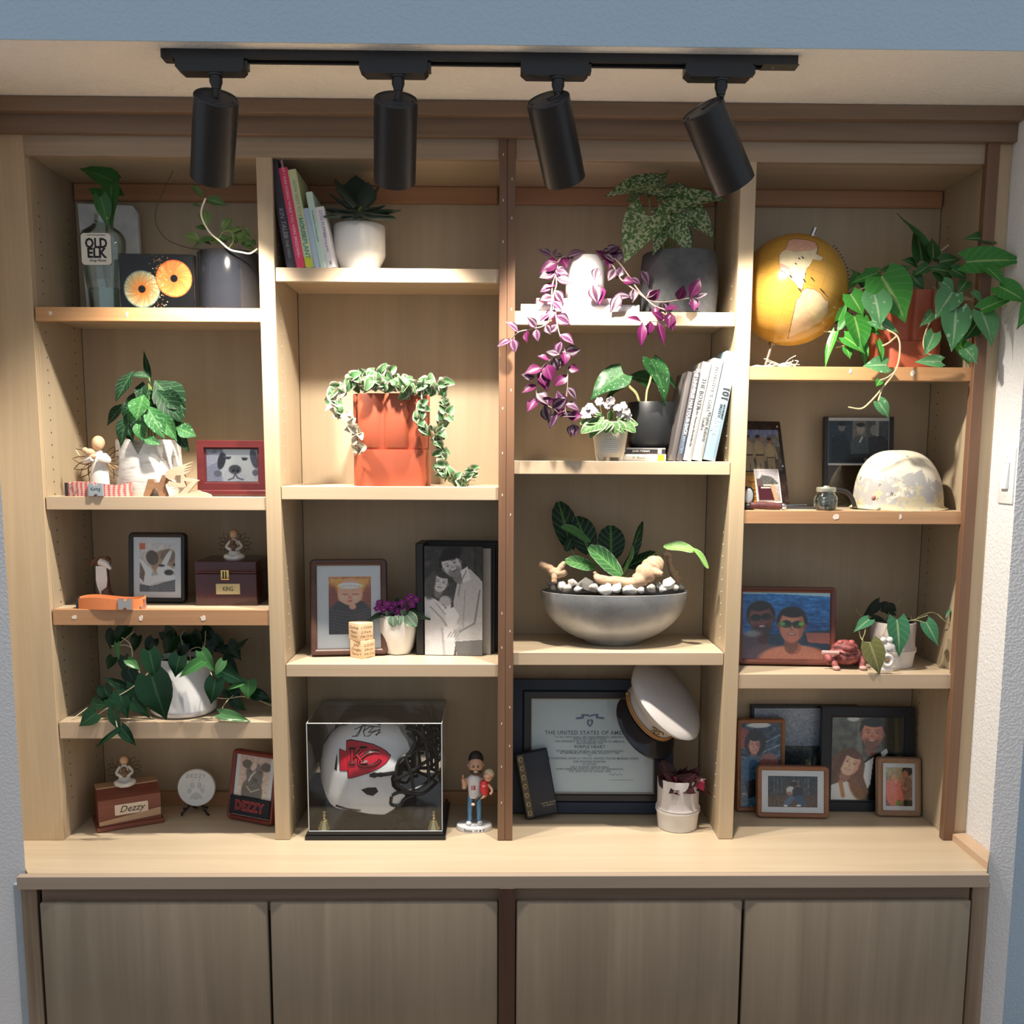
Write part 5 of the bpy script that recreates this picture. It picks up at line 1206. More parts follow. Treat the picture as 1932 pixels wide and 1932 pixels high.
strokes('monogram_fill', [[hx(*a) for a in p] for p in KC+CC[:1]], .0026, red_d, .0036)
strokes('signature', [[hx(*a) for a in p] for p in [[(560,420),(640,390),(720,395),(800,405)],[(545,470),(600,465),(640,380),(600,440),(580,465)],[(660,378),(650,440),(668,468)],[(640,430),(700,400),(740,400),(690,440),(740,430),(700,465),(680,465)],[(730,432),(765,425),(740,440)],[(765,430),(800,415),(770,462),(760,455),(806,440)]]], .0011, black_d, .0010)
decal('ear_hole', [hx(*p) for p in ((640,925),(700,905),(775,905),(795,945),(745,985),(690,970))], black_d, .0008)
decal('vent', [hx(*p) for p in ((390,760),(412,620),(418,650),(415,770))], black_d, .0008); decal('vent', [hx(*p) for p in ((410,428),(440,405),(488,388),(480,402))], black_d, .0008); decal('vent', [hx(*p) for p in ((688,360),(740,362),(802,382),(790,394),(740,378))], black_d, .0008)
strokes('gap_shade_line', [[hx(*p) for p in ((400,1100),(520,1118),(632,1122))]], .003, black_d, .0)  # dark line painted on for the shaded gap beneath the shell
fm = plain('black facemask bar', (.012,.013,.015), .3)
q = MB()
def bar(pts, r=.0048, both=True):
    P3 = [(H(*hx(x, y))[0], yy, H(*hx(x, y))[1]) for x, y, yy in pts]; q.tube(bez(P3, 5), r, 7)
    if both: q.tube(bez([(a, -b, c) for a, b, c in P3], 5), r, 7)
bar([(1040,380,-.085),(1150,430,-.07),(1230,560,-.05),(1250,640,0)]); bar([(960,720,-.10),(1010,640,-.098),(1150,590,-.075),(1260,600,-.03),(1275,600,0)])
bar([(940,850,-.10),(1090,770,-.095),(1240,700,-.06),(1300,690,0)]); bar([(950,870,-.102),(1050,950,-.10),(1200,920,-.075),(1310,880,0)]); bar([(1040,640,-.098),(1080,760,-.1),(1110,930,-.098)]); bar([(1180,390,-.06),(1210,560,-.055),(1230,720,-.06),(1240,920,-.062)])
bar([(1240,560,-.02),(1290,680,-.02),(1300,880,-.02)]); bar([(915,990,-.10),(1000,960,-.10),(1180,1000,-.08),(1300,980,0)]); bar([(910,1000,-.102),(905,1075,-.10),(985,1090,-.098),(1020,1040,-.095),(1100,1010,-.085)])
bar([(1050,420,-.085),(1120,520,-.088),(1040,640,-.098)]); bar([(960,720,-.10),(945,850,-.102)]); bar([(1180,520,-.05),(1300,510,-.02),(1345,560,0),(1290,600,-.02)])
obj('facemask', q, fm, hm, (0,0,.004))
q = MB(); q.tube(bez([(*[H(*hx(720,795))[0]], -.108, H(*hx(720,795))[1]), (H(*hx(850,785))[0], -.110, H(*hx(850,785))[1]), (H(*hx(960,770))[0], -.106, H(*hx(960,770))[1])], 4), .0058, 8); q.ball((H(*hx(760,792))[0], -.110, H(*hx(760,792))[1]), (.008,.005,.008)); q.ball((H(*hx(820,788))[0], -.110, H(*hx(820,788))[1]), (.007,.005,.007)); obj('mask_clip', q, fm, hm, (0,0,.004))
q = MB(); q.tube(bez([(H(*hx(650,1035))[0], -.098, H(*hx(650,1035))[1]), (H(*hx(690,1065))[0], -.100, H(*hx(690,1065))[1]), (H(*hx(745,1110))[0], -.094, H(*hx(745,1110))[1])], 4), .006, 8); obj('chin_snap', q, fm, hm, (0,0,.004))
q = MB(); q.ball((H(745,0)[0], 0, H(0,1452)[1]), (.028,.078,.055)); q.ball((H(735,0)[0], 0, H(0,1490)[1]), (.03,.08,.03)); obj('padding', q, plain('black foam padding', (.012,.012,.013), .8), hm, (0,0,.004))
q = MB(); L = []
for i in range(13):
    a = -1.05+2.1*i/12; L.append([(H(780,0)[0]+.034*math.cos(a*.9)-.014, .078*math.sin(a), z) for z in (H(0,1448)[1], H(0,1405)[1])])
q.loft(L, False); obj('visor', q, plain('smoky visor', (.012,.013,.016), .08), hm, (0,0,.004))

# bobblehead
P = foot(895, 1562, Z); k = mpp(P.y); P.z = Z
bo = thing('bobblehead', 'bobblehead of a bearded man in white jersey holding a child', 'figurine', P)
wht = plain('white figurine paint', (.76,.77,.80), .4, 0, .02); skin = plain('figurine skin', (.60,.36,.25), .5, 0, .04); jean = plain('blue jeans paint', (.10,.26,.46), .5, 0, .15, 60); redp = plain('red figurine paint', (.58,.03,.035), .45); darkh = plain('dark brown hair', (.025,.018,.014), .6); blond = plain('blond hair', (.78,.68,.50), .6)
bs = obj('base', MB().lathe([(.0505,0),(.0515,.003),(.049,.012),(.047,.013)], 48, 1, .8), wht, bo)
for i, ch in enumerate('Tacos IV & V'):
    a = -math.pi/2 + (i-5.5)*.098; x, y = .0512*math.cos(a), .0512*.8*math.sin(a)
    if ch != ' ': lettering(ch, .0082, black_ink, bs, (x*1.002, y*1.012, .0065), (math.pi/2, 0, a+math.pi/2), extrude=.0003, offset=.0002)
zz0 = .0128; u = lambda px, py: ((px-895)*k, (1553-py)*k + zz0)
def limb(name, pts, rs, mat, seg=10): return obj(name, MB().tube(bez([(u(x, y)[0], yy, u(x, y)[1]) for x, y, yy in pts], 3) if len(pts) > 2 else [(u(x, y)[0], yy, u(x, y)[1]) for x, y, yy in pts], rs, seg), mat, bo)
for sx in (886, 904):
    limb('trouser_leg', [(sx, 1546, 0), (sx, 1522, 0), (sx+(1 if sx < 895 else -1), 1498, 0)], [.0062]*3+[.0072]*3+[.0082], jean)
    obj('shoe', MB().ball((u(sx-2 if sx < 895 else sx+2, 1550)[0], -.006, zz0+.004), (.008,.013,.0055)), wht, bo)
q = MB(); q.loft([[(u(895,0)[0]+rx*math.cos(a), ry*math.sin(a), u(0, y)[1]) for a in [2*math.pi*i/16 for i in range(16)]] for y, rx, ry in ((1500,.0165,.011),(1490,.017,.0115),(1472,.019,.012),(1460,.0205,.0115),(1455,.013,.010),(1452,.007,.007))], True, True, True); obj('jersey', q, wht, bo)
lettering('15', .0165, plain('red number', (.50,.02,.05), .5), bo, (u(893,0)[0], -.0128, u(0,1478)[1]), offset=.0007, sx=.85)
limb('neck', [(897,1454,0),(897,1445,0)], .006, skin)
hd = MB(); hd.ball((u(898,0)[0], -.002, u(0,1433)[1]), (.0205,.021,.028), 20, 14); obj('head', hd, skin, bo)
obj('hair', MB().ball((u(898,0)[0], .004, u(0,1423)[1]), (.0212,.021,.0235), 18, 12), darkh, bo); obj('beard', MB().ball((u(898,0)[0], -.004, u(0,1444)[1]), (.0175,.0195,.0145), 18, 12), plain('beard brown', (.09,.045,.03), .7), bo)
obj('face_patch', MB().ball((u(898,0)[0], -.0095, u(0,1435)[1]), (.0160,.0150,.0150), 18, 12), skin, bo)
for sx in (-1, 1):
    obj('eye', MB().ball((u(898,0)[0]+sx*.0062, -.0235, u(0,1434)[1]), (.0026,.001,.0016), 8, 6), black_ink, bo); obj('ear', MB().ball((u(898,0)[0]+sx*.0205, 0, u(0,1434)[1]), (.0032,.004,.006), 8, 6), skin, bo)
    obj('eyebrow', MB().tube([(u(898,0)[0]+sx*.003, -.0237, u(0,1431.2)[1]), (u(898,0)[0]+sx*.010, -.0225, u(0,1431)[1])], .0009, 5), darkh, bo)
obj('smile', MB().ball((u(898,0)[0], -.0236, u(0,1442.5)[1]), (.0058,.0016,.0022), 10, 6), wht, bo); obj('nose', MB().ball((u(898,0)[0], -.0250, u(0,1437.5)[1]), (.0022,.0025,.0035), 8, 6), skin, bo)
limb('arm', [(880,1460,0),(875,1478,-.006),(875,1470,-.014),(873,1458,-.016)], [.0065]*3+[.006]*3+[.0055]*3+[.0048], skin); limb('finger', [(873,1458,-.016),(873,1450,-.016)], .0022, skin)
limb('arm', [(910,1460,0),(920,1480,-.008),(914,1492,-.02),(905,1494,-.022)], [.0065]*3+[.006]*3+[.0055]*3+[.005], skin)
q = MB(); q.loft([[(u(915,0)[0]+rx*math.cos(a), -.016+ry*math.sin(a), u(0, y)[1]) for a in [2*math.pi*i/14 for i in range(14)]] for y, rx, ry in ((1490,.0105,.009),(1478,.0125,.010),(1466,.0125,.010),(1461,.007,.006))], True, True, True); obj('child_shirt', q, redp, bo)
lettering('KC', .008, wht, bo, (u(914,0)[0], -.0266, u(0,1471)[1]), sx=.8)
obj('child_head', MB().ball((u(922,0)[0], -.016, u(0,1453)[1]), (.0135,.0135,.0155), 16, 12), skin, bo); obj('child_hair', MB().ball((u(924,0)[0], -.0125, u(0,1449)[1]), (.0145,.0145,.0140), 16, 12), blond, bo)
for sx in (-1, 1): obj('eye', MB().ball((u(919,0)[0]+sx*.0042, -.0290, u(0,1454)[1]), (.0016,.001,.0014), 8, 6), black_ink, bo)
limb('child_leg', [(912,1488,-.018),(903,1494,-.028),(896,1502,-.03)], [.005]*3+[.0045]*3+[.004], plain('black trousers', (.02,.02,.022), .6)); obj('child_foot', MB().ball((u(893,0)[0], -.032, u(0,1506)[1]), (.006,.005,.004), 10, 6), plain('pink bootie', (.75,.55,.52), .6), bo)
limb('child_arm', [(922,1468,-.02),(930,1480,-.022),(926,1488,-.024)], [.004]*3+[.0036]*3+[.003], skin)
# ================================================================ bay 3, top shelf
Z = ZC + 1.402
def flatbook(label, x0, x1, y, z0, th, D_, cover, texts=(), band=None, yaw=0):
    """book lying flat, spine toward the room; x0,x1 px at depth y"""
    A = atY(x0, 585, y); B = atY(x1, 585, y); W_ = B.x-A.x
    t = thing('book', label, 'book', ((A.x+B.x)/2, y, z0), yaw); cm = plain('cover '+label[:40], cover, .45, 0, .04, 12)
    q = MB(); c = .0018; q.loft([[(x,0,0),(x,-.002,th*.25),(x,-.002,th*.75),(x,0,th),(x,D_,th),(x,D_,th-c),(x,.004,th-c),(x,.004,c),(x,D_,c),(x,D_,0)] for x in (-W_/2, W_/2)], True, True, True, False)
    m_ = recalc(q.mesh('cover')); bb = bmesh.new(); bb.from_mesh(m_); bmesh.ops.triangulate(bb, faces=[f for f in bb.faces if len(f.verts) > 4]); bb.to_mesh(m_); bb.free(); co = obj('cover', m_, cm, t)
    box('pages', (-W_/2+.003, .003, c), (W_/2-.003, D_-.003, th-c), page, t, 0)
    for s, sz, mt, fx in texts: lettering(s, sz, mt, co, (W_*(fx-.5), -.0024, th*.5))
    if band: box('spine_band', (W_*(band[0]-.5), -.0026, .0012), (W_*(band[1]-.5), -.0012, th-.0012), plain('band '+label[:30], band[2], .5), t, 0)
    return t
k = mpp(.02)
flatbook('thick white and blue book lying flat under the pink one', 983, 1206, .022, Z, .0195, .16, (.66,.70,.74), band=(.02,.16,(.14,.30,.50)))
flatbook('slim pink book lying flat directly under the white pot', 1012, 1172, .030, Z+.0197, .0165, .14, (.62,.28,.32), band=(.1,.9,(.76,.62,.60)))
zp = Z + .0364; Y = .098; k = mpp(Y); P = atY(1103, 560, Y); P.z = zp
wp2 = thing('white_pot', 'plain white cylinder pot on stacked books holding the purple vine', 'pot', P)
h_ = atY(1103, 479, Y-.05).z - zp
obj('pot_wall', potwall([(.046,0),(.049,.002),(.0505,.008),(.0515,h_-.002),(.050,h_)], .004), white_cer, wp2); soil(wp2, .047, h_-.01)
tw_s = leafmat('silver striped purple leaf', (.055,.008,.035), (.035,.009,.03), (.045,.01,.03), .10, None, .8, None, 6, .6, None, 6, .45, (.17,.15,.17), (.08,.008,.052))
tw_m = leafmat('magenta leaf', (.105,.008,.066), (.075,.007,.045), (.17,.045,.125), .05, None, .8, None, 6, .6, None, 6, .4, None, (.115,.009,.075))
tw_d = leafmat('dark purple leaf', (.07,.012,.05), (.045,.012,.04), (.12,.03,.09), .05, None, .8, None, 6, .6, None, 6, .35, (.16,.11,.16), (.28,.02,.18))
tz = thing('purple_wandering_vine', 'silver and purple wandering vine trailing from the plain white pot', 'plant', P + Vector((0,0,h_-.01)))
vst = plain('pale pink vine stem', (.36,.27,.24), .6)
VINES = [[(1075,484,-.02),(1060,486,-.05),(1048,505,-.075),(1050,535,-.085),(1044,560,-.09),(1048,590,-.115),(1054,625,-.125),(1066,663,-.125),(1071,701,-.12),(1069,745,-.12),(1067,777,-.12),(1087,808,-.12)],
 [(1052,500,-.07),(1042,540,-.09),(1040,580,-.115),(1030,612,-.125),(1003,621,-.13),(978,627,-.13),(962,642,-.13)],
 [(1130,484,-.03),(1150,484,-.05),(1168,496,-.06),(1186,520,-.07),(1205,548,-.08),(1232,575,-.10),(1256,585,-.115),(1266,594,-.12),(1252,604,-.125),(1218,606,-.125)],
 [(1130,490,-.03),(1155,500,-.06),(1170,525,-.07),(1195,545,-.08),(1225,566,-.09),(1255,570,-.10),(1290,564,-.105),(1312,562,-.105)],
 [(1066,663,-.125),(1048,672,-.13),(1032,684,-.13),(1018,700,-.13),(1006,716,-.13)],
 [(1018,700,-.13),(1012,740,-.13),(1020,760,-.13),(1045,772,-.125),(1060,790,-.12)]]
for v in VINES: stem(tz, v, .0017, vst, Y)
def vine_leaves(v, mats, n, L=(14,22), sgn=1, kind='lance', w=(.6,.78), plant=None, Y=0):
    P_ = bez([atY(p[0], p[1], Y+p[2]) for p in v], 6)
    for i in range(n):
        j = int((i+.6)/n*(len(P_)-1)); c = P_[j]; tdir = (P_[min(j+1, len(P_)-1)] - P_[max(j-1, 0)]).normalized()
        side = Vector((tdir.z, 0, -tdir.x)) * (1 if (i % 2) else -1)
        d = (side*.9 + tdir*random.uniform(.1,.7) + Vector((0, random.uniform(-.5,-.05), random.uniform(-.5,.15)))).normalized()
        ms = leafset(kind, random.choice(mats), 3)
        put_leaf(plant, ms, c, c + d*random.uniform(*L)*mpp(Y)*1.2, random.uniform(*w), (random.uniform(-.4,.4),-1,random.uniform(.1,.8)), random.uniform(-.4,.4))
vine_leaves(VINES[0], [tw_s, tw_m, tw_s, tw_d], 26, (17,27), plant=tz, Y=Y); vine_leaves(VINES[1], [tw_s, tw_m, tw_d], 9, (16,24), plant=tz, Y=Y); vine_leaves(VINES[2], [tw_s, tw_m, tw_m, tw_d], 13, (16,25), plant=tz, Y=Y); vine_leaves(VINES[3], [tw_s, tw_m], 8, (15,23), plant=tz, Y=Y); vine_leaves(VINES[4], [tw_m, tw_s], 8, (18,28), plant=tz, Y=Y); vine_leaves(VINES[5], [tw_d, tw_s, tw_m], 9, (20,30), plant=tz, Y=Y)
leaves(tz, 'lance', tw_m, [(1052,494,1019,512,.6,-.08),(1302,562,1322,523,.55,-.11),(1310,564,1311,585,.9,-.11),(1148,492,1126,470,.6,-.05),(1128,540,1131,572,.8,-.08,-.1)], Y)
leaves(tz, 'lance', tw_s, [(1310,563,1334,552,.5,-.11),(1118,536,1128,571,.75,-.09,-.1),(1158,560,1190,557,.5,-.09),(1170,555,1152,588,.55,-.1),(1140,480,1160,492,.6,-.06),(1128,505,1122,527,.8,-.08)], Y)
leaves(tz, 'lance', tw_d, [(966,641,938,651,.5,-.13),(1041,484,1017,468,.5,-.06),(1044,484,1050,468,.4,-.06),(1070,483,1103,472,.35,-.05),(1041,506,1027,526,.5,-.08),(1012,621,1014,643,.7,-.13),(1142,478,1168,462,.7,-.04),(1150,480,1180,476,.7,-.04),(1062,770,1052,738,.8,-.12),(1082,800,1085,822,.8,-.12),(1210,510,1225,535,.6,-.05)], Y)
leaves(tz, 'lance', tw_m, [(1212,608,1210,652,.42,-.125),(1240,606,1255,650,.32,-.125),(1210,607,1184,595,.35,-.125)], Y)

# grey pot and mottled arum
Y = .118; k = mpp(Y); P = atY(1280, 580, Y); P.z = Z
m, t_, b_ = nt('dark concrete'); v_ = ocoord(t_)
t_.links.new(ramp(t_, noise(t_, v_, 26, 8, .7), [(.3,(.055,.058,.064)),(.55,(.085,.09,.098)),(.8,(.12,.125,.135))]), b_.inputs['Base Color']); b_.inputs['Roughness'].default_value = .8; bump(t_, b_, noise(t_, v_, 120, 4), .3, .001)
gp = thing('concrete_pot', 'wide dark grey concrete pot at the end beside divider', 'pot', P)
h_ = atY(1280, 468, Y-.09).z - Z
obj('pot_wall', potwall([(.092,0),(.097,.004),(.102,h_*.4),(.1015,h_*.8),(.098,h_-.002),(.096,h_)], .006), m, gp); soil(gp, .09, h_-.014)
mot = leafmat('cream mottled leaf', (.05,.12,.035), (.08,.16,.05), (.30,.36,.18), .02, None, .8, (.40,.45,.28), 15, .49, None, 6, .45)
sy_ = thing('mottled_arrowhead_plant', 'large cream mottled arrowhead plant in the concrete pot', 'plant', P + Vector((0,0,h_-.02)))
leaves(sy_, 'mottled', mot, [(1238,350,1145,356,.62,-.05,-.08,.2),(1236,366,1260,317,.55,-.03,-.03,-.2),(1258,382,1375,366,.48,-.05,-.06,-.15),(1284,384,1353,447,.62,-.05,-.07,.1),(1222,408,1176,487,.88,-.08,-.11,.15),(1256,412,1234,477,.62,-.08,-.1,-.1),(1270,425,1309,475,.72,-.08,-.1,.1),(1255,392,1262,425,.7,-.04),(1292,430,1308,452,.6,-.02),(1262,360,1300,345,.5,0,.02),(1210,360,1180,380,.6,-.02)], Y)
for a in [((1256,480),(1250,420),(1240,352)),((1262,480),(1262,420),(1270,380)),((1268,480),(1280,430),(1290,388)),((1252,480),(1240,440),(1224,410)),((1258,480),(1257,440),(1256,414)),((1264,480),(1268,450),(1272,427)),((1250,480),(1230,420),(1225,375))]: stem(sy_, [(x, y, -.03) for x, y in a], .0022, stem_g, Y)

# ================================================================ bay 3, second shelf
Z = ZC + 1.0247; Y = .055; k = mpp(Y); P = atY(1150, 866, Y); P.z = Z
cr_ = plain('cream ceramic', (.70,.64,.52), .45, 0, .03)
cp_ = thing('footed_pot', 'cream square footed pot with the white violet', 'pot', P)
h_ = atY(1150, 795, Y-.045).z - Z; zf = .010
obj('pot_wall', potwall([(.032,zf),(.036,zf+.004),(.0475,h_-.002),(.046,h_)], .004, 48, n=5), cr_, cp_); soil(cp_, .041, h_-.01, n=5)
for x in (-.026, .026):
    for y in (-.026, .026): obj('foot', MB().lathe([(.005,0),(.0085,zf+.004)], 8), cr_, cp_, (x, y, 0))
q = MB()
for i in range(9):
    z = zf+.012+.0052*i; q.tube([(-.026+.0016*i, -.0365-.0011*i, z), (.020-.002*i, -.0365-.0011*i, z)], .0016, 5)
obj('ribbed_motif', q, plain('white ribs', (.78,.76,.74), .5), cp_)
vg = leafmat('frilled variegated leaf', (.05,.14,.04), (.07,.18,.05), (.14,.26,.09), .06, (.32,.38,.25), .74, None, 6, .6, (.28,.45,.2), 6, .5)
wv = thing('white_violet', 'miniature violet with ruffled white blooms in footed pot', 'plant', P + Vector((0,0,h_-.01)))
leaves(wv, 'round', vg, [(1140,795,1096,812,.7,-.05),(1140,797,1112,822,.7,-.055),(1150,797,1142,815,1,-.058),(1160,797,1160,818,.9,-.058),(1170,796,1201,812,.75,-.045),(1170,794,1204,797,.7,-.03),(1135,792,1095,795,.7,-.03),(1150,790,1155,775,.9,-.02),(1140,790,1125,778,.8,-.02),(1165,790,1180,778,.8,-.01),(1150,796,1128,812,.8,-.055),(1165,797,1180,816,.8,-.055)], Y, (0,-.8,.8))
wf = leafmat('white petal', (.46,.42,.44), (.50,.47,.48), None, .07, (.42,.34,.38), .9, None, 6, .6, None, 6, .6)
flowers(wv, [(1105,775),(1113,768),(1121,776),(1112,782),(1165,770),(1176,766),(1181,776),(1171,780),(1184,784),(1131,758),(1152,757),(1147,764),(1102,783)], .012, wf, Y-.035, 7)
for a in [((1140,795),(1134,775),(1131,760)),((1150,795),(1152,775),(1152,759)),((1145,795),(1115,785)),((1160,795),(1172,782))]: stem(wv, [(x, y, -.03) for x, y in a], .0009, stem_g, Y)
k = mpp(.06)
flatbook('white flat book with yellow sticker at the bottom under black pot', 1158, 1263, .058, Z, .0185, .14, (.72,.71,.66), [('W. Bruce Cameron', .0085, t_grey, .62)], (.85,.97,(.80,.72,.03)))
flatbook('black flat book with white lettering directly under black pot', 1156, 1262, .060, Z+.0187, .0165, .135, (.025,.022,.025), [('boys', .010, t_white, .22), ('Justin Halpern', .008, t_white, .56)], (.86,.93,(.60,.42,.42)))
zp = Z + .0354; Y = .128; k = mpp(Y); P = atY(1227, 838, Y); P.z = zp
bp2 = thing('black_pot', 'matt black cylinder pot standing on two flat books', 'pot', P)
h_ = atY(1227, 757, Y-.06).z - zp
obj('pot_wall', potwall([(.050,0),(.056,.004),(.0615,.012),(.0625,h_-.002),(.061,h_)], .004), plain('matt black ceramic', (.016,.018,.021), .42, 0, .1), bp2); soil(bp2, .058, h_-.010)
beg = leafmat('spotted wing leaf', (.018,.08,.022), (.022,.10,.03), (.06,.16,.06), .03, None, .8, (.42,.56,.40), 15, .61, None, 6, .4, None, (.05,.09,.04))
bg_ = thing('spotted_begonia', 'angel wing begonia with white spotted leaves in matt black pot', 'plant', P + Vector((0,0,h_-.01)))
leaves(bg_, 'wing', beg, [(1176,704,1111,743,.80,-.06,-.08,.35),(1228,678,1267,757,.62,-.07,-.1,-.35),(1226,718,1187,704,.75,0),(1180,725,1134,756,.5,-.02,-.04,.9),(1232,705,1262,733,.7,.02),(1245,700,1281,733,.3,.0)], Y)
for a in [((1206,758),(1200,742),(1186,728),(1176,716)),((1219,758),(1221,738),(1226,722),(1230,704)),((1186,728),(1180,716),(1172,708))]: stem(bg_, [(x, y, -.03) for x, y in a], .0038, plain('knobbly begonia stem', (.36,.36,.16), .6), Y)
# books leaning on the divider
def B3(label, x0, x1, ytop, lean, cover, texts, Y=.02, D_=.15):
    k = mpp(Y); P = atY(x1, 868, Y); P.z = Z; W_ = (x1-x0)*k*math.cos(math.radians(lean)); Ht = (868-ytop)*k/math.cos(math.radians(lean))
    return book(label, W_, Ht, D_, P, cover, math.radians(lean), [(s, sz*k, mt, Ht*f, dict(kw)) for s, sz, mt, f, kw in texts])
t_dk = txt('charcoal lettering', (.02,.022,.025)); t_grey = txt('dim grey lettering', (.10,.10,.11))
B3('grey barcode-striped paperback standing against the black pot', 1265, 1275, 704, 9.5, (.10,.09,.09), [])
B3('taupe paperback titled about the universe leaning among pale books', 1276, 1287, 703, 9.8, (.085,.08,.09), [('THE UNIVERSE HAS YOUR BACK', 8.5, t_white, .66, dict(offset=.0002)), ('GABRIELLE BERNSTEIN', 6.5, txt('sky lettering', (.25,.45,.75)), .28, {})], .019)
B3('white hardback titled THE BOXER in the leaning row', 1288, 1304, 687, 10.2, (.36,.36,.36), [('THE BOXER', 11, t_dk, .68, {}), ('Moller Masterson Borderline Inc.', 5.5, t_grey, .34, {})])
B3("white hardback titled NOBODY'S GIRL next to the blue dog book", 1305, 1324, 681, 10.6, (.37,.38,.37), [("NOBODY'S GIRL", 9.5, t_grey, .70, dict(space=1.25)), ('Virginia Roberts', 8.5, t_grey, .34, dict(dx=.7)), ('Giuffre', 8.5, t_grey, .36, dict(dx=.3))], .017)
B3('tall pale blue dog breeds book leaning on the divider', 1325, 1349, 669, 10.8, (.23,.33,.41), [('101', 17, t_dk, .62, dict(offset=.0008, dx=.62)), ('ADORABLE', 5.5, t_dk, .46, dict(dx=.75)), ('BREEDS', 7.5, t_dk, .46, dict(dx=.5)), ('dogs', 18, t_white, .32, dict(dx=.45))])

# ================================================================ bay 3, third shelf: bowl garden
Z = ZC + .519; Y = .128; k = mpp(Y); P = atY(1157, 1205, Y); P.z = Z
bo_ = thing('bowl_planter', 'wide boat-shaped pewter grey bowl filled with stones and driftwood', 'bowl', P)
hB = .150; RX, RY = .2045, .118
m, t_, b_ = nt('brushed pewter'); v_ = ocoord(t_)
t_.links.new(ramp(t_, noise(t_, v_, 10, 7, .65), [(.3,(.24,.25,.26)),(.55,(.36,.37,.38)),(.8,(.44,.44,.43))]), b_.inputs['Base Color']); b_.inputs['Roughness'].default_value = .42; b_.inputs['Metallic'].default_value = .45; bump(t_, b_, noise(t_, v_, 60, 5), .25, .001)
pr = [(.27,0),(.34,.002)] + [(math.sin(math.radians(a))**1.0, hB*(1-math.cos(math.radians(a))**1.0)) for a in range(24, 91, 6)]
pr[-1] = (1.0, hB); q = MB(); L = []
for r, z in pr + [(.985, hB+.001), (.962, hB-.001), (.93, hB-.03)]: L.append([(RX*r*math.cos(a), RY*(r if r < .99 else 1)*math.sin(a), z) for a in [2*math.pi*i/72 for i in range(72)]])
q.loft(L, True, True, True); obj('bowl_wall', q, m, bo_)
q = MB(); q.lathe([(.94, hB-.022), (.5, hB-.012), (.02, hB-.010)], 48, RX, RY); obj('soil', q, plain('dark potting soil', (.03,.02,.015), .9), bo_)
peb = [plain('white pebble', (.72,.71,.68), .45, 0, .06, 20), plain('grey pebble', (.42,.42,.41), .5, 0, .2, 25), plain('warm grey pebble', (.50,.46,.41), .5, 0, .2, 25), plain('dark agate', (.24,.23,.22), .4, 0, .5, 30), plain('quartz crystal', (.76,.74,.70), .3, 0, .1, 40)]
def pebble_mesh(seed, faceted=False):
    r = random.Random(seed); bm = bmesh.new(); bmesh.ops.create_icosphere(bm, subdivisions=2 if not faceted else 1, radius=1)
    f = [(r.uniform(-1,1), r.uniform(-1,1), r.uniform(-1,1), r.uniform(.08,.2)) for _ in range(6)]
    for v in bm.verts:
        s = 1
        for a, b, c, w in f: s += w*math.sin(2.1*(a*v.co.x+b*v.co.y+c*v.co.z)*2)
        v.co *= s
    me = bpy.data.meshes.new('pebble'); bm.to_mesh(me); bm.free()
    if not faceted: me.shade_smooth()
    return me
PM = [pebble_mesh(i) for i in range(4)] + [pebble_mesh(9, True)]
SP = [(1040,1103,8,6,1,.03),(1049,1100,9,7,1,.05),(1058,1107,15,9,1,-.06),(1080,1102,11,8,2,-.05),(1100,1103,16,14,3,-.07),(1120,1108,10,8,2,-.09),(1141,1110,14,11,0,-.095),(1164,1112,12,9,0,-.097),(1188,1112,13,9,0,-.095),(1228,1109,10,8,2,-.085),(1240,1106,8,7,1,-.07),(1262,1102,16,13,4,-.06),(1283,1107,8,6,1,-.02),(1070,1110,9,7,2,-.075),(1209,1113,8,6,1,-.092),(1130,1100,9,7,2,-.02),(1180,1100,9,7,1,-.02),(1090,1112,8,6,1,-.085),(1276,1110,7,6,2,-.04),(1250,1112,8,6,0,-.078),(1046,1108,7,6,2,-.03)]
for i, (px_, py_, a, b, mi, dy) in enumerate(SP):
    me = PM[4] if mi in (3, 4) else PM[i % 4]
    me = me.copy(); me.materials.clear(); me.materials.append(peb[mi])
    C = atY(px_, py_, Y+dy); C.z = max(C.z, Z+hB-.008)
    o = obj('pebble', me, None, None, C, (random.random()*3, 0, random.random()*6), (a*k, b*k*.95, b*k))
    lab = {3: 'dark broken agate among the pebbles in the pewter bowl', 4: 'white quartz crystal cluster at the driftwood end of the bowl'}.get(mi, ['smooth white pebble in the pewter bowl', 'cool grey pebble in the pewter bowl', 'tan grey pebble in the pewter bowl'][mi] if mi < 3 else '')
    tag(o, lab, 'stone', 'pebbles in the pewter bowl')
drift = wood('driftwood', (.62,.44,.30), (.36,.22,.13), 'x', 4, .8, .5)
def driftwood(label, pts, rs, twigs=()):
    C = atY(*pts[0][:2], Y+pts[0][2]); t = thing('driftwood', label, 'driftwood', C); q = MB()
    def one(pts, rs):
        P_ = bez([atY(a, b, Y+c)-C for a, b, c in pts], 6); n = len(P_); R_ = [np.interp(i/(n-1)*(len(rs)-1), range(len(rs)), rs)*k*random.uniform(.86,1.16) for i in range(n)]; q.tube(P_, R_, 10)
    one(pts, rs)
    for p, r in twigs: one(p, r)
    o = obj('wood', q, drift, t); d = o.modifiers.new('d', 'DISPLACE'); tx = bpy.data.textures.new('d', 'CLOUDS'); tx.noise_scale = .012; d.texture = tx; d.strength = .006; o.modifiers.new('s', 'SUBSURF').levels = 0
    return t
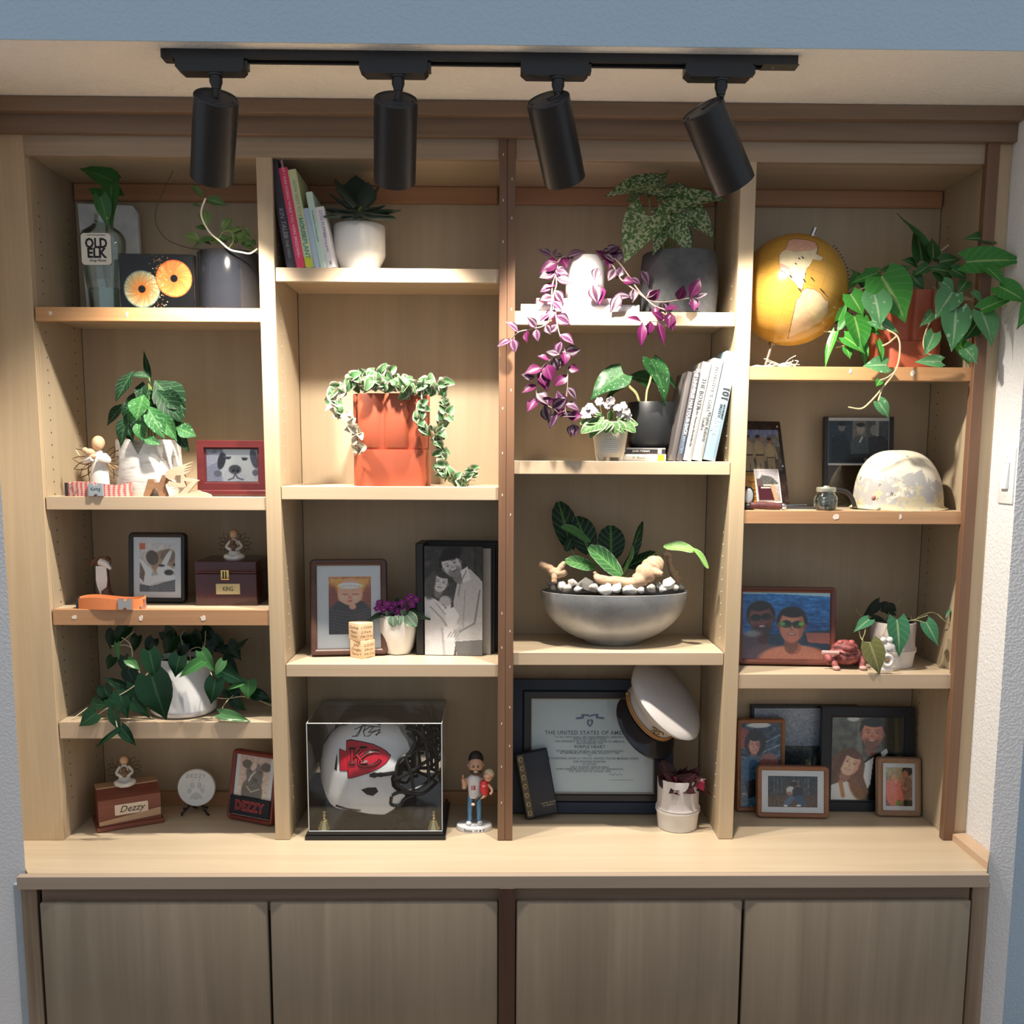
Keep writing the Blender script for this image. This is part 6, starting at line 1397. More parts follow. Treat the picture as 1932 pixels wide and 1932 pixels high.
driftwood('short forked driftwood piece overhanging the bowl rim', [(1018,1063,-.03),(1035,1072,-.04),(1050,1082,-.05),(1068,1078,-.04)], [6,8,11,6], [([(1050,1082,-.05),(1062,1066,-.05),(1066,1060,-.05)], [8,6,3]),([(1044,1080,-.05),(1046,1092,-.06),(1046,1100,-.06)], [8,6,4])])
driftwood('gnarled knobbly driftwood lying across the pebbles', [(1122,1084,-.06),(1135,1094,-.07),(1165,1096,-.075),(1195,1100,-.08),(1215,1085,-.07),(1232,1068,-.05),(1248,1056,-.04)], [5,9,9,12,18,20,9], [([(1225,1075,-.06),(1238,1080,-.08),(1250,1084,-.09)], [14,8,4]),([(1212,1090,-.07),(1210,1108,-.08)], [13,9]),([(1122,1084,-.06),(1124,1078,-.06)], [5,3])])
driftwood('upright thin driftwood branch behind the quartz', [(1250,1048,.03),(1262,1046,.03),(1264,1065,.03),(1272,1085,.03),(1278,1100,.03)], [4,6,5,8,10], [([(1258,1046,.03),(1257,1030,.03)], [4,2]),([(1272,1082,.03),(1281,1078,.03)], [7,4])])
mar = leafmat('prayer plant leaf', (.008,.030,.016), (.012,.04,.02), (.08,.22,.05), .05, None, .8, None, 6, .6, (.10,.24,.10), 6, .45)
mar_l = leafmat('light prayer plant leaf', (.05,.17,.055), (.07,.2,.06), (.14,.34,.09), .05, (.30,.46,.28), .9, None, 6, .6, (.22,.42,.2), 6, .45)
mar_b = leafmat('new prayer plant leaf', (.22,.42,.08), (.18,.40,.10), (.35,.55,.16), .05, (.45,.6,.4), .9, None, 6, .6, (.38,.55,.25), 6, .45)
mp_ = thing('prayer_plant', 'prayer plant with dark oval veined leaves in the pewter bowl', 'plant', P + Vector((0,0,hB-.01)))
leaves(mp_, 'oval', mar, [(1078,1038,1055,946,.44,.04,.06,.1),(1112,1045,1088,974,.64,.03,.05,.1),(1153,1058,1153,991,.72,.03,.05,0),(1184,1069,1238,1045,.55,.02,.01,.5),(1176,1072,1217,986,.20,0,.02,.9),(1080,1010,1068,1040,.5,.03)], Y, (0,-1,.15))
leaves(mp_, 'oval', mar_l, [(1114,1022,1061,991,.38,-.02,-.04,.6),(1173,1086,1113,1030,.42,-.05,-.06,.2),(1123,1070,1068,1057,.42,-.03,-.06,.2),(1178,1078,1196,1030,.25,-.03,-.02,.8)], Y, (0,-1,.35))
leaves(mp_, 'oval', mar_b, [(1252,1030,1312,1036,.38,-.05,-.07,0),(1308,1034,1338,1071,.36,-.07,-.08,0)], Y, (0,-.6,1))
for a in [((1130,1100),(1125,1070),(1110,1045)),((1110,1100),(1095,1070),(1078,1036)),((1150,1100),(1152,1075),(1153,1056)),((1165,1100),(1172,1085),(1178,1068)),((1170,1098),(1210,1065),(1240,1042),(1258,1032)),((1140,1100),(1130,1085),(1122,1070)),((1170,1098),(1178,1082),(1186,1068))]: stem(mp_, a, .0016, stem_g, Y-.01)

# ================================================================ bay 3, on the counter
Z = ZC
navy = plain('navy blue mount board', (.006,.018,.042), .55, 0, .1)
k = mpp(.2); P = atY(1117, 1533, .185); P.z = Z
Wd, Hd = 316*k, 262*k
cf_ = thing('framed_certificate', 'large navy and black framed award certificate leaning at the back', 'certificate', P + Vector((0,0,.006)), (-.12, 0, math.radians(-1)))
rring(cf_, 'outer_frame', navy, Wd, Hd, 26*k, .020, .004, 0); rring(cf_, 'inner_frame', blk_w, Wd-48*k, Hd-48*k, 14*k, .018, .003, 0, None, 24*k, -.004)
rring(cf_, 'silver_fillet', plain('silver fillet', (.30,.28,.25), .4, .5), Wd-74*k, Hd-74*k, 3*k, .006, .001, 0, None, 37*k, .002)
pw, phh = Wd-78*k, Hd-78*k; z0 = 39*k
paper = box('certificate_paper', (-pw/2, .0075, z0), (pw/2, .009, z0+phh), plain('pale blue white paper', (.60,.67,.70), .7, 0, .015), cf_, 0)
box('backing', (-Wd/2+.01, .016, .01), (Wd/2-.01, .021, Hd-.01), plain('black backing card', (.02,.02,.02), .8), cf_, 0)
dk = txt('certificate ink', (.05,.06,.09))
cxp = (1115-1120)*k
def cz(y): return (1492 - (1240+y/4.6))*k - phh/2 + .002
for s, y, sz in (('THE UNITED STATES OF AMERICA',625,8.6),('TO ALL WHO SHALL SEE THESE PRESENTS, GREETING:',663,4.2),('THIS IS TO CERTIFY THAT',682,4.2),('THE PRESIDENT OF THE UNITED STATES OF AMERICA',703,4.2),('HAS AWARDED THE',721,4.2),('PURPLE HEART',752,6.8),('ESTABLISHED BY GENERAL GEORGE WASHINGTON',790,4.2),('AT NEWBURGH, NEW YORK, AUGUST 7, 1782',808,4.2),('TO',828,4.0),('LANCE CORPORAL JOHN N. TACOS, UNITED STATES MARINE CORPS',856,4.6),('FOR WOUNDS RECEIVED',885,4.2),('IN ACTION',908,4.0),('ON 1 AUGUST 2004 IN IRAQ',933,4.4),('GIVEN UNDER MY HAND IN THE CITY OF WASHINGTON',952,3.8),('THIS  26TH  DAY OF  AUGUST  2004',972,3.8)):
    lettering(s, sz*k*1.25, dk, paper, (cxp, -.0010, cz(y)), space=1.08, offset=.00012 if sz > 6 else .00004)
q = MB(); q.tube([((890+i*12-715)/4.6*k+cxp, -.0010, cz(1000-10*math.sin(i*1.7))) for i in range(11)], .0005, 4); q.tube([((890-715)/4.6*k+cxp,-.0010,cz(1048)),((1110-715)/4.6*k+cxp,-.0010,cz(1048))], .0004, 4); obj('signature', q, dk, paper)
blu = plain('blue grey seal print', (.10,.14,.26), .6)
def E_(x, y): return ((x-715)/4.6*k+cxp, cz(y))
q = MB(); [q.prism([E_(*p) for p in pts], -.0012, -.0008) for pts in ([(580,490),(640,478),(640,455),(700,458),(716,470),(732,458),(792,452),(790,478),(852,484),(835,495),(852,503),(770,492),(768,468),(730,474),(716,484),(702,474),(664,470),(662,494),(585,505),(600,497)],)]; obj('seal_ribbon', q, blu, paper)
q = MB(); q.prism([E_(*p) for p in ((690,510),(703,500),(716,506),(730,500),(747,512),(742,545),(716,574),(690,545))], -.0012, -.0008); he = obj('heart_medal', q, blu, paper)
q = MB(); q.prism([E_(*p) for p in ((704,520),(716,512),(730,520),(726,545),(716,556),(706,545))], -.0015, -.0011); obj('medal_profile', q, plain('pale print', (.52,.57,.62), .7), he)
box('glass', (-pw/2, .0045, z0), (pw/2, .0055, z0+phh), pane_m, cf_, 0)
# service cap
ax = Vector((.60,-.46,.65)).normalized(); fr = Vector((-.31,-.89,-.34)); mj = Vector((.73,0,-.68)); fr = (fr*math.cos(.26)+mj*math.sin(.26)); fr = (fr-ax*fr.dot(ax)).normalized(); sd = fr.cross(ax) * 1.0
C = atY(1262, 1316, .118)
R3 = Matrix(((-fr).cross(ax), -fr, ax)).transposed()     # local x, y (back), z (up)
cap = thing('service_cap', 'white peaked service cap hung on the corner of the certificate', 'cap', C); cap.rotation_mode = 'QUATERNION'; cap.rotation_quaternion = R3.to_quaternion()
clo = plain('white cap cloth', (.50,.475,.465), .8, 0, .05, 14); vis = plain('black patent visor', (.006,.008,.014), .08, 0, .1); tan = plain('gold brown strap', (.40,.21,.075), .5, 0, .1)
q = MB(); L = []
for r, z, f in ((.0,.004,0),(.06,.006,0),(.110,.004,.2),(.124,-.004,.6),(.127,-.012,1),(.118,-.026,1),(.098,-.040,.6),(.088,-.048,.2),(.086,-.082,0),(.083,-.082,0),(.083,-.05,0)):
    L.append([(r*math.cos(a), r*1.06*math.sin(a)-.004*f, z + (.012*f*max(0,-math.sin(a)))) for a in [2*math.pi*i/56 for i in range(56)]])
q.loft(L, True, False, False); obj('crown', q, clo, cap)
q = MB(); L = []
for t in range(9):
    u = t/8; L.append([((.0865+.052*u*max(.0,math.cos(b))**.6)*math.sin(b), -(.0865*1.06+.052*u*max(0,math.cos(b))**.6)*math.cos(b), -.080-.030*u*max(0,math.cos(b))**.5) for b in [math.radians(-84+168*i/32) for i in range(33)]])
q.loft(L, False); vo = obj('visor', q, vis, cap); so = vo.modifiers.new('s', 'SOLIDIFY'); so.thickness = .003
q = MB(); arc = [math.radians(-92+184*i/28) for i in range(29)]
for dz in (-.068, -.0745): q.tube([(.090*math.sin(b), -.0945*math.cos(b), dz) for b in arc], .0036, 6)
obj('chin_strap', q, tan, cap)
for b in (-92, 92): obj('strap_button', MB().ball((.091*math.sin(math.radians(b)), -.095*math.cos(math.radians(b)), -.071), .0065, 12, 8), plain('brass button', (.45,.30,.14), .35, .8), cap)
q = MB(); eb = plain('dark gilt emblem', (.20,.16,.10), .3, .9)
q.ball((0,-.0985,-.052), (.009,.005,.009), 12, 8); q.tube(bez([(-.020,-.096,-.047),(-.010,-.1005,-.040),(0,-.1005,-.046),(.010,-.1005,-.040),(.020,-.096,-.047)],4), .0022, 6); q.tube(bez([(-.016,-.097,-.062),(-.006,-.100,-.050),(.010,-.100,-.060),(.018,-.096,-.064)],4), .0016, 6); q.tube([(-.014,-.098,-.043),(.014,-.098,-.064)], .0016, 6); obj('emblem', q, eb, cap)
# navy medal case
A = foot(992, 1557, Z); k = mpp(A.y+.01)
mc = thing('medal_case', 'navy leather presentation case with a patterned gold band', 'case', foot(1024, 1549, Z) + Vector((0, .004, .012)), (-.16, math.radians(-9), math.radians(9)))
nav = plain('navy leatherette', (.007,.011,.024), .5, 0, .15, 60, .2)
m_, c_ = bbox_mesh((-33*k, 0, 0), (33*k, .030, 131*k), .006, 3); obj('case_body', m_, nav, mc, c_)
box('seam', (-33.3*k, .013, .001), (33.3*k, .0145, 131.3*k), plain('black seam', (.003,.003,.004), .6), mc, .0002)
st_ = box('gold_band', (-30*k, -.0007, 3*k), (-18*k, .001, 128*k), plain('dark gilt band', (.10,.08,.045), .45, .4), mc, 0)
for i in range(7): obj('gilt_scroll', MB().tube([(3.2*k*math.cos(a), -.0012, 4.6*k*math.sin(a)) for a in [2*math.pi*j/12 for j in range(13)]], .0009, 5), plain('bright gilt', (.62,.52,.34), .35, .8), st_, (0, 0, (-54+18*i)*k))
for x in (-5.6, 5.6): obj('gilt_line', MB().tube([(x*k,-.001,-60*k),(x*k,-.001,60*k)], .0005, 4), plain('bright gilt', (.62,.52,.34), .35, .8), st_)
for s, z in (('UNITED STATES', 25), ('OF AMERICA', 20)): lettering(s, .0062, plain('pale gilt lettering', (.42,.37,.28), .5), mc, (16*k, -.0004, z*k))
# ribbed pot with red begonia
P = foot(1279, 1562, Z); P.y += .012; k = mpp(P.y); P.z = Z
rp_c = plain('white stoneware', (.66,.63,.60), .6, 0, .05, 30, .2)
def ribbed_pot(label, P, r, h, top_c):
    t = thing('ribbed_pot', label, 'pot', P)
    obj('saucer_tier', potwall([(r*.86,0),(r*.90,.002),(r*.97,h*.30),(r*1.03,h*.36),(r*1.02,h*.39)], .003), rp_c, t)
    obj('pot_wall', potwall([(r*.86,.006),(r*.95,h*.36),(r*1.03,h*.42),(r*.96,h*.47),(r*.95,h*.6),(r*.97,h-.002),(r*.955,h)], .004), top_c, t); soil(t, r*.9, h-.012); return t
hr_ = 101*k
ribbed_pot('white two-tier stoneware pot holding the red begonia', P, .0605, hr_, plain('greyish stoneware', (.52,.48,.47), .65, 0, .06, 30, .2))
rb = leafmat('maroon begonia leaf', (.045,.012,.014), (.03,.012,.012), (.10,.02,.025), .05, None, .8, (.14,.10,.10), 5, .62, (.09,.02,.03), 6, .3, None, (.30,.02,.05))
rr_ = leafmat('red leaf underside', (.42,.02,.07), (.30,.02,.05), (.5,.08,.12), .05, None, .8, None, 6, .6, (.5,.1,.15), 6, .4)
rbp = thing('red_begonia', 'dark maroon begonia with crinkled leaves in two-tier pot', 'plant', P + Vector((0,0,hr_-.01)))
yb = P.y
leaves(rbp, 'wing', rb, [(1262,1480,1250,1422,.75,-.02,-.01,.2),(1276,1478,1254,1458,.8,-.03),(1282,1482,1310,1462,.9,-.04,-.06),(1290,1476,1330,1468,.7,-.03,-.06),(1278,1486,1262,1496,.8,-.05,-.06),(1290,1484,1312,1496,.9,-.05,-.07),(1300,1470,1322,1448,.8,0),(1285,1470,1296,1448,.8,.01),(1305,1478,1345,1500,.35,-.03),(1270,1488,1285,1500,.8,-.05),(1275,1470,1285,1452,.7,.02),(1312,1468,1334,1482,.7,-.01)], yb)
leaves(rbp, 'wing', rr_, [(1318,1474,1328,1493,.9,-.04,-.05),(1284,1472,1292,1462,.8,-.03),(1280,1476,1274,1466,.7,-.03)], yb)
for a in [((1275,1500),(1272,1485),(1270,1470)),((1285,1500),(1292,1485),(1305,1470)),((1290,1500),(1305,1485),(1320,1472))]: stem(rbp, a, .0022, plain('red stem', (.38,.05,.06), .5), yb-.02)
# ================================================================ bay 4, top shelf
Z = ZC + 1.268
Y = .14; k = mpp(Y); C = atY(1494, 548, Y); R_ = 99*k
A_ = Vector((.31, -.06, .95)).normalized()
gl = thing('globe', 'yellow antique style globe showing the Americas on a tilted rod', 'globe', Vector((C.x, C.y, Z)))
c0_ = C - gl.location
m, t_, b_ = nt('ochre ocean'); v_ = ocoord(t_)
col = ramp(t_, noise(t_, v_, 9, 5, .6), [(.3,(.46,.25,.04)),(.7,(.55,.31,.06))])
sx_ = N(t_, 'ShaderNodeSeparateXYZ'); t_.links.new(v_, sx_.inputs[0])
lat = mth(t_, 'ARCSINE', mth(t_, 'DIVIDE', sx_.outputs[2], R_)); lon = mth(t_, 'ARCTAN2', sx_.outputs[1], sx_.outputs[0])
g1 = mth(t_, 'GREATER_THAN', mth(t_, 'ABSOLUTE', mth(t_, 'SUBTRACT', mth(t_, 'FRACT', mth(t_, 'MULTIPLY', lat, 180/math.pi/15)), .5)), .487)
g2 = mth(t_, 'GREATER_THAN', mth(t_, 'ABSOLUTE', mth(t_, 'SUBTRACT', mth(t_, 'FRACT', mth(t_, 'MULTIPLY', lon, 180/math.pi/15)), .5)), .487)
t_.links.new(mixc(t_, mth(t_, 'MULTIPLY', mth(t_, 'MAXIMUM', g1, g2), .55), col, (.22,.12,.04)), b_.inputs['Base Color']); b_.inputs['Roughness'].default_value = .22
q = MB(); q.ball((0,0,0), R_, 64, 40); so = obj('sphere', q, m, gl, c0_); so.rotation_mode = 'QUATERNION'; so.rotation_quaternion = Vector((0,0,1)).rotation_difference(A_)
gz = lambda x, y: (1415+x/4.046, 430+y/4.046)
def on_globe(px, py, lift):
    d = ray(px, py).normalized(); oc = CAM - C; b = oc.dot(d); dd = b*b-(oc.length_squared-(R_+lift)**2)
    if dd < 0: return (CAM + d*(-b)) - gl.location
    return CAM + d*(-b-math.sqrt(dd)) - gl.location
def land(name, pts, mat, lift, th=0):
    bm = bmesh.new(); vs = [bm.verts.new((*p, 0)) for p in pts]; f = bm.faces.new(vs); bmesh.ops.triangulate(bm, faces=[f]); bmesh.ops.subdivide_edges(bm, edges=bm.edges[:], cuts=5, use_grid_fill=True)
    for v in bm.verts: v.co = on_globe(v.co.x, v.co.y, lift)
    me = bpy.data.meshes.new(name); bm.to_mesh(me); bm.free(); me.shade_smooth(); return obj(name, me, mat, gl)
NA = [gz(*p) for p in ((295,95),(340,85),(420,90),(500,110),(520,150),(470,170),(510,200),(560,225),(540,250),(480,240),(470,265),(455,290),(430,310),(425,345),(415,315),(370,305),(330,320),(320,350),(335,385),(370,365),(365,395),(385,430),(400,470),(375,460),(345,420),(300,380),(270,340),(240,300),(232,325),(225,260),(225,210),(240,185),(270,165),(285,130))]
SA = [gz(*p) for p in ((400,480),(430,462),(490,470),(540,500),(565,540),(600,565),(595,590),(600,625),(570,680),(540,720),(490,745),(450,775),(400,790),(350,815),(290,845),(330,790),(370,740),(395,690),(375,640),(360,590),(355,550),(385,525))]
CN = [gz(*p) for p in ((295,95),(340,85),(420,90),(500,110),(520,150),(470,170),(420,175),(340,180),(270,165),(285,130))]
MX = [gz(*p) for p in ((232,325),(225,265),(300,300),(320,350),(335,385),(300,380),(270,340),(240,300))]
BR = [gz(*p) for p in ((440,500),(490,480),(560,545),(595,590),(560,670),(500,700),(450,640),(430,590))]
def ring(pts, s): cx = sum(p[0] for p in pts)/len(pts); cy = sum(p[1] for p in pts)/len(pts); return [(cx+(x-cx)*s, cy+(y-cy)*s) for x, y in pts]
rim_ = plain('brown coastline', (.24,.10,.05), .3)
for pts, mt in ((NA, plain('cream land', (.66,.56,.36), .25, 0, .08, 60)), (SA, plain('tan land', (.58,.40,.24), .25, 0, .1, 70))):
    land('coastline', ring(pts, 1.025), rim_, .0004); land('continent', pts, mt, .0009)
land('country', CN, plain('pink land', (.60,.34,.25), .25, 0, .1, 60), .0013); land('country', MX, plain('rose land', (.58,.26,.20), .25, 0, .1, 60), .0013); land('country', BR, plain('peach land', (.62,.47,.27), .25, 0, .1, 60), .0013)
dkp = plain('black map pin', (.01,.01,.012), .4)
for x, y, L in ((310,368,10),(376,468,13),(412,397,12),(474,386,14),(552,480,26),(402,225,10),(375,232,5),(350,272,6)):
    P0 = on_globe(*gz(x-L*.6, y-L*.6), .0015); P1 = on_globe(*gz(x+L*.7, y+L*.7), .0035); obj('map_pin', MB().tube([P0, P1], .0013, 5), dkp, gl)
steel = plain('satin steel', (.62,.62,.63), .3, 1, .03)
obj('pole_pin', MB().tube([c0_+A_*(R_-.002), c0_+A_*(R_+.024)], .0058, 12).tube([c0_+A_*R_, c0_+A_*(R_+.003)], .0105, 16), steel, gl)
low = c0_-A_*R_; ft = Vector((low.x-.020, low.y, .004)); obj('rod', MB().tube([c0_-A_*(R_-.002), low+(ft-low)*.12, ft], .0045, 10).tube([low-A_*.001, low-A_*.006], .0095, 14), plain('bronze rod', (.42,.33,.24), .4, .8), gl)
obj('foot', MB().lathe([(.040,0),(.040,.003),(.012,.007)], 28), plain('bronze rod', (.42,.33,.24), .4, .8), gl, (ft.x, ft.y, 0))
# graduated arc with pins at the upper right
q = MB(); arc = []
pn = A_.cross(Vector((0,-1,0))).normalized()
for i in range(13):
    a = math.radians(18+42*i/12); arc.append(c0_ + (A_*math.cos(a) + pn*(-1 if pn.x < 0 else 1)*math.sin(a))*(R_+.004) + Vector((0,.012,0)))
obj('meridian_arc', MB().tube(arc, .002, 6), plain('pale arc', (.55,.45,.30), .5), gl)
for i in range(2, 13):
    d = (arc[i]-c0_).normalized(); obj('arc_pin', MB().tube([arc[i], arc[i]+d*.014], .0011 if i % 3 else .0016, 5), dkp, gl)
# paper shreds at its foot
q = MB(); rs_ = random.Random(5)
Pf = atY(1463, 690, .07); Pf.z = Z
for i in range(26):
    a = rs_.uniform(0, 6.28); pts = [Vector((rs_.uniform(-.06,.05), rs_.uniform(-.03,.03), .002+rs_.uniform(0,.004)))]
    d = Vector((math.cos(a), math.sin(a)*.5, rs_.uniform(.05,.5)))
    for j in range(3): pts.append(pts[-1] + d*rs_.uniform(.012,.024)); d += Vector((rs_.uniform(-.6,.6), rs_.uniform(-.4,.4), rs_.uniform(-.7,.1))); pts[-1].z = max(.001, min(.036, pts[-1].z))
    q.tube(bez(pts, 3), .0011, 4)
o = tag(obj('paper_shreds', q, plain('cream paper strand', (.72,.66,.54), .8), None, Pf), 'tangle of thin cream paper strands at the globe foot', 'paper strands'); o['kind'] = 'stuff'

# terracotta pot with philodendron
Y = .12; k = mpp(Y); P = atY(1704, 690, Y); P.z = Z
h1 = atY(1700, 643, Y-.08).z-Z; h2 = atY(1700, 545, Y-.08).z-Z
terra_pot('square fluted terracotta pot beneath the bright green philodendron', P, .079, h1, h2)
pb = leafmat('green philodendron with lime stripe', (.05,.25,.035), (.035,.19,.03), (.26,.42,.13), .03, None, .8, None, 6, .6, (.09,.30,.07), 7, .32)
pb2 = leafmat('silver green philodendron', (.08,.24,.10), (.11,.30,.12), (.30,.44,.26), .035, None, .8, (.34,.50,.36), 5, .60, None, 7, .32)
pb3 = leafmat('dull green philodendron', (.04,.12,.035), (.05,.16,.05), (.24,.34,.14), .05, None, .8, None, 6, .6, None, 7, .35)
pp = thing('heartleaf_philodendron', 'bright green heart-leaf philodendron cascading from the terracotta pot', 'plant', P + Vector((0,0,h2-.02)))
leaves(pp, 'heart', pb3, [(1745,489,1697,398,.30,0,.02,.3),(1734,492,1727,424,.62,.0,.02),(1750,492,1753,450,.7,.0,.02),(1836,468,1786,460,.55,-.02,-.03),(1727,500,1702,488,.7,0),(1760,500,1800,492,.7,0),(1775,520,1740,510,.7,-.03),(1700,510,1660,505,.6,0),(1630,540,1608,505,.5,-.02),(1640,530,1665,510,.6,-.01),(1720,520,1745,545,.8,-.04),(1780,515,1810,530,.8,-.05),(1605,560,1575,575,.6,.0),(1600,590,1566,612,.5,.0),(1760,515,1790,540,.8,-.05),(1800,540,1785,560,.8,-.06),(1690,515,1720,500,.7,-.02),(1745,505,1720,520,.7,-.03),(1815,615,1790,650,.7,-.06),(1800,620,1830,640,.7,-.06)], Y)
leaves(pp, 'heart', pb, [(1802,503,1913,494,.5,-.08,-.14,.2),(1830,517,1868,547,.5,-.09,-.13),(1848,553,1903,580,.65,-.1,-.15),(1822,593,1889,562,.45,-.1,-.15),(1908,575,1883,630,.5,-.15,-.16),(1664,522,1714,603,.88,-.10,-.14,.15),(1655,530,1640,560,.7,-.08),(1605,555,1631,594,.85,-.09,-.11),(1582,604,1599,567,.45,-.09,-.1),(1612,597,1632,664,.78,-.10,-.13),(1576,628,1553,691,.28,-.10,-.12,.6),(1593,636,1636,663,.7,-.11,-.13),(1597,655,1605,676,.8,-.11),(1640,620,1665,630,.5,-.09),(1629,650,1634,690,.4,-.1),(1656,645,1668,687,.35,-.12,-.14),(1785,622,1800,655,.8,-.08),(1655,515,1610,530,.5,-.06),(1640,515,1632,505,.6,-.04),(1790,655,1812,690,.8,-.07),(1620,520,1600,545,.6,-.03),(1660,718,1654,728,.9,-.145)], Y)
leaves(pp, 'heart', pb2, [(1650,556,1665,613,.95,-.12,-.15,-.1),(1785,556,1755,601,.85,-.11,-.13,.1),(1755,592,1735,616,.6,-.1),(1790,588,1786,662,.72,-.12,-.15,.1),(1824,598,1849,656,.8,-.11,-.14),(1758,630,1742,670,.62,-.11,-.13),(1800,662,1825,688,.95,-.11,-.13),(1768,684,1722,682,.5,-.12,-.13),(1645,605,1700,623,.55,-.11,-.13),(1673,689,1632,687,.8,-.13,-.145),(1600,600,1580,622,.8,-.06),(1735,494,1742,470,.9,.01,.02),(1770,535,1795,555,.8,-.09),(1657,757,1680,789,.62,-.145,-.15,.2),(1810,560,1830,580,.7,-.08),(1690,545,1700,520,.8,-.04)], Y)
for o in list(pp.children):
    if o.name.startswith('leaf'):
        w = o.location + pp.location
        if w.x > 1.10: o.location.y -= min(.10, (w.x-1.10)*.75)
pst = plain('tan vine stem', (.55,.46,.27), .6)
for a in [((1650,590,-.1),(1664,616,-.12),(1692,633,-.135),(1698,660,-.14),(1690,698,-.145),(1664,733,-.145),(1640,760,-.145),(1624,771,-.145),(1601,768,-.145)),((1692,634,-.135),(1675,648,-.13),(1660,654,-.12)),((1664,733,-.145),(1657,756,-.145)),((1575,578,-.06),(1600,592,-.09),(1620,610,-.1)),((1760,600,-.1),(1748,622,-.11),(1742,650,-.12),(1752,668,-.12),(1775,672,-.12)),((1785,555,-.08),(1820,565,-.1),(1850,560,-.1)),((1780,610,-.08),(1820,610,-.1),(1855,605,-.12)),((1745,520,-.02),(1745,505,0),(1745,490,0)),((1790,462,-.02),(1768,480,-.01),(1755,500,0)),((1575,640,-.1),(1595,650,-.1),(1578,655,-.1)),((1820,560,-.09),(1860,575,-.12),(1905,577,-.15)),((1555,625,-.04),(1580,627,-.08)),((1690,700,-.145),(1675,712,-.145),(1660,718,-.145)),((1760,540,-.05),(1790,570,-.09),(1790,590,-.11)),((1700,530,-.05),(1680,525,-.08),(1664,522,-.1)),((1690,540,-.05),(1665,550,-.09),(1650,556,-.11)),((1640,540,-.06),(1615,550,-.08),(1605,556,-.09))]: stem(pp, a, .0021, pst, Y)

# ================================================================ bay 4, second shelf
Z = ZC + .898
# plaque with snapshots
k = mpp(.14); im = Img(110, 150, (.10,.06,.045)); im.grad((.12,.07,.05),(.16,.09,.06))
im.rect(.02,.10,.93,.58,(.40,.40,.42)); im.rect(.02,.10,.93,.22,(.42,.46,.60)); im.poly([(.02,.22),(.93,.20),(.93,.58),(.02,.58)],(.33,.29,.24)); im.poly([(.2,.20),(.93,.16),(.93,.30),(.2,.27)],(.45,.44,.42)); im.grain(.05,5)
for x, h in ((.05,.22),(.22,.20),(.45,.20),(.70,.23)):
    im.ell(x,h+.015,.05,.042,(.52,.38,.28),.2); im.ell(x,h-.022,.052,.02,(.16,.12,.10),.3); im.ell(x,h+.13,.105,.10,(.62,.55,.42),.25); im.rect(x-.085,h+.2,x+.085,.58,(.55,.48,.36)); im.line([(x-.1,h+.08),(x-.13,h+.22)],.025,(.58,.50,.38)); im.line([(x+.1,h+.08),(x+.14,h+.2)],.025,(.58,.50,.38)); im.line([(x,h+.3),(x,.58)],.008,(.30,.25,.18)); im.rect(x-.085,h+.19,x+.085,h+.205,(.25,.18,.12))
im.rect(.0,.60,.48,1,(.66,.46,.12)); im.grain(.02,2); [im.line([(.12+.26*abs(math.sin(i*1.3)),.70+.03*i),(.2+.2*abs(math.sin(i*2.1)),.72+.03*i),(.3+.1*math.sin(i*3),.70+.035*i)],.006,(.25,.16,.05)) for i in range(8)]
P = atY(1449, 960, .125); P.z = Z
pq = thing('photo_plaque', 'wooden plaque with screwed snapshots leaning beside the divider', 'plaque', P + Vector((0,0,.003)), (-.30, 0, math.radians(14)))
Wd, Hd = 96*k, 170*k
box('board', (-Wd/2, .001, 0), (Wd/2, .012, Hd), wood('reddish plaque wood', (.16,.085,.05), (.10,.05,.03), 'z'), pq, .003)
obj('photo_panel', print_mesh(im, Wd*.97, Hd*.98), ink, pq, (-.001, -.0002, .002))
im = Img(60, 66, (.62,.58,.56)); im.grad((.72,.70,.72),(.60,.55,.53)); im.poly([(.3,.15),(.7,.2),(.95,.4),(.95,.5),(.2,.46),(.1,.3)],(.34,.34,.33)); im.grain(.06,2); im.rect(.03,.46,.97,.5,(.80,.76,.72)); im.poly([(.05,.5),(.62,.5),(.75,.95),(.05,.95)],(.26,.09,.13)); im.rect(.18,.53,.6,.58,(.75,.72,.70)); im.rect(.03,.28,.3,.50,(.35,.28,.27)); im.ell(.70,.42,.05,.05,(.42,.30,.24),.3); im.ell(.72,.56,.10,.10,(.72,.58,.46),.3); im.poly([(.64,.64),(.80,.64),(.88,.96),(.72,.96)],(.70,.58,.44)); im.ell(.71,.38,.055,.02,(.2,.15,.12),.3)
sp_ = box('snapshot', (-22*k, -.0022, 8*k), (30*k, -.0008, 74*k), plain('white photo border', (.70,.66,.62), .6), pq, 0); obj('snapshot_print', print_mesh(im, 47*k, 60*k), ink, sp_, (0, -.0010, -30*k))
for x, z in ((.40,.93),(.42,.47),(-.40,.93)): obj('screw', MB().lathe([(.0028,-.003),(.0028,.001)], 10, M=Matrix.Translation((x*Wd,-.001,z*Hd)) @ Matrix.Rotation(math.pi/2, 4, 'X')), screw, pq)
lettering('OUR MOTORS', .010, plain('brown plaque print', (.20,.12,.04), .6), pq, (-16*k, -.0008, Hd*.375))
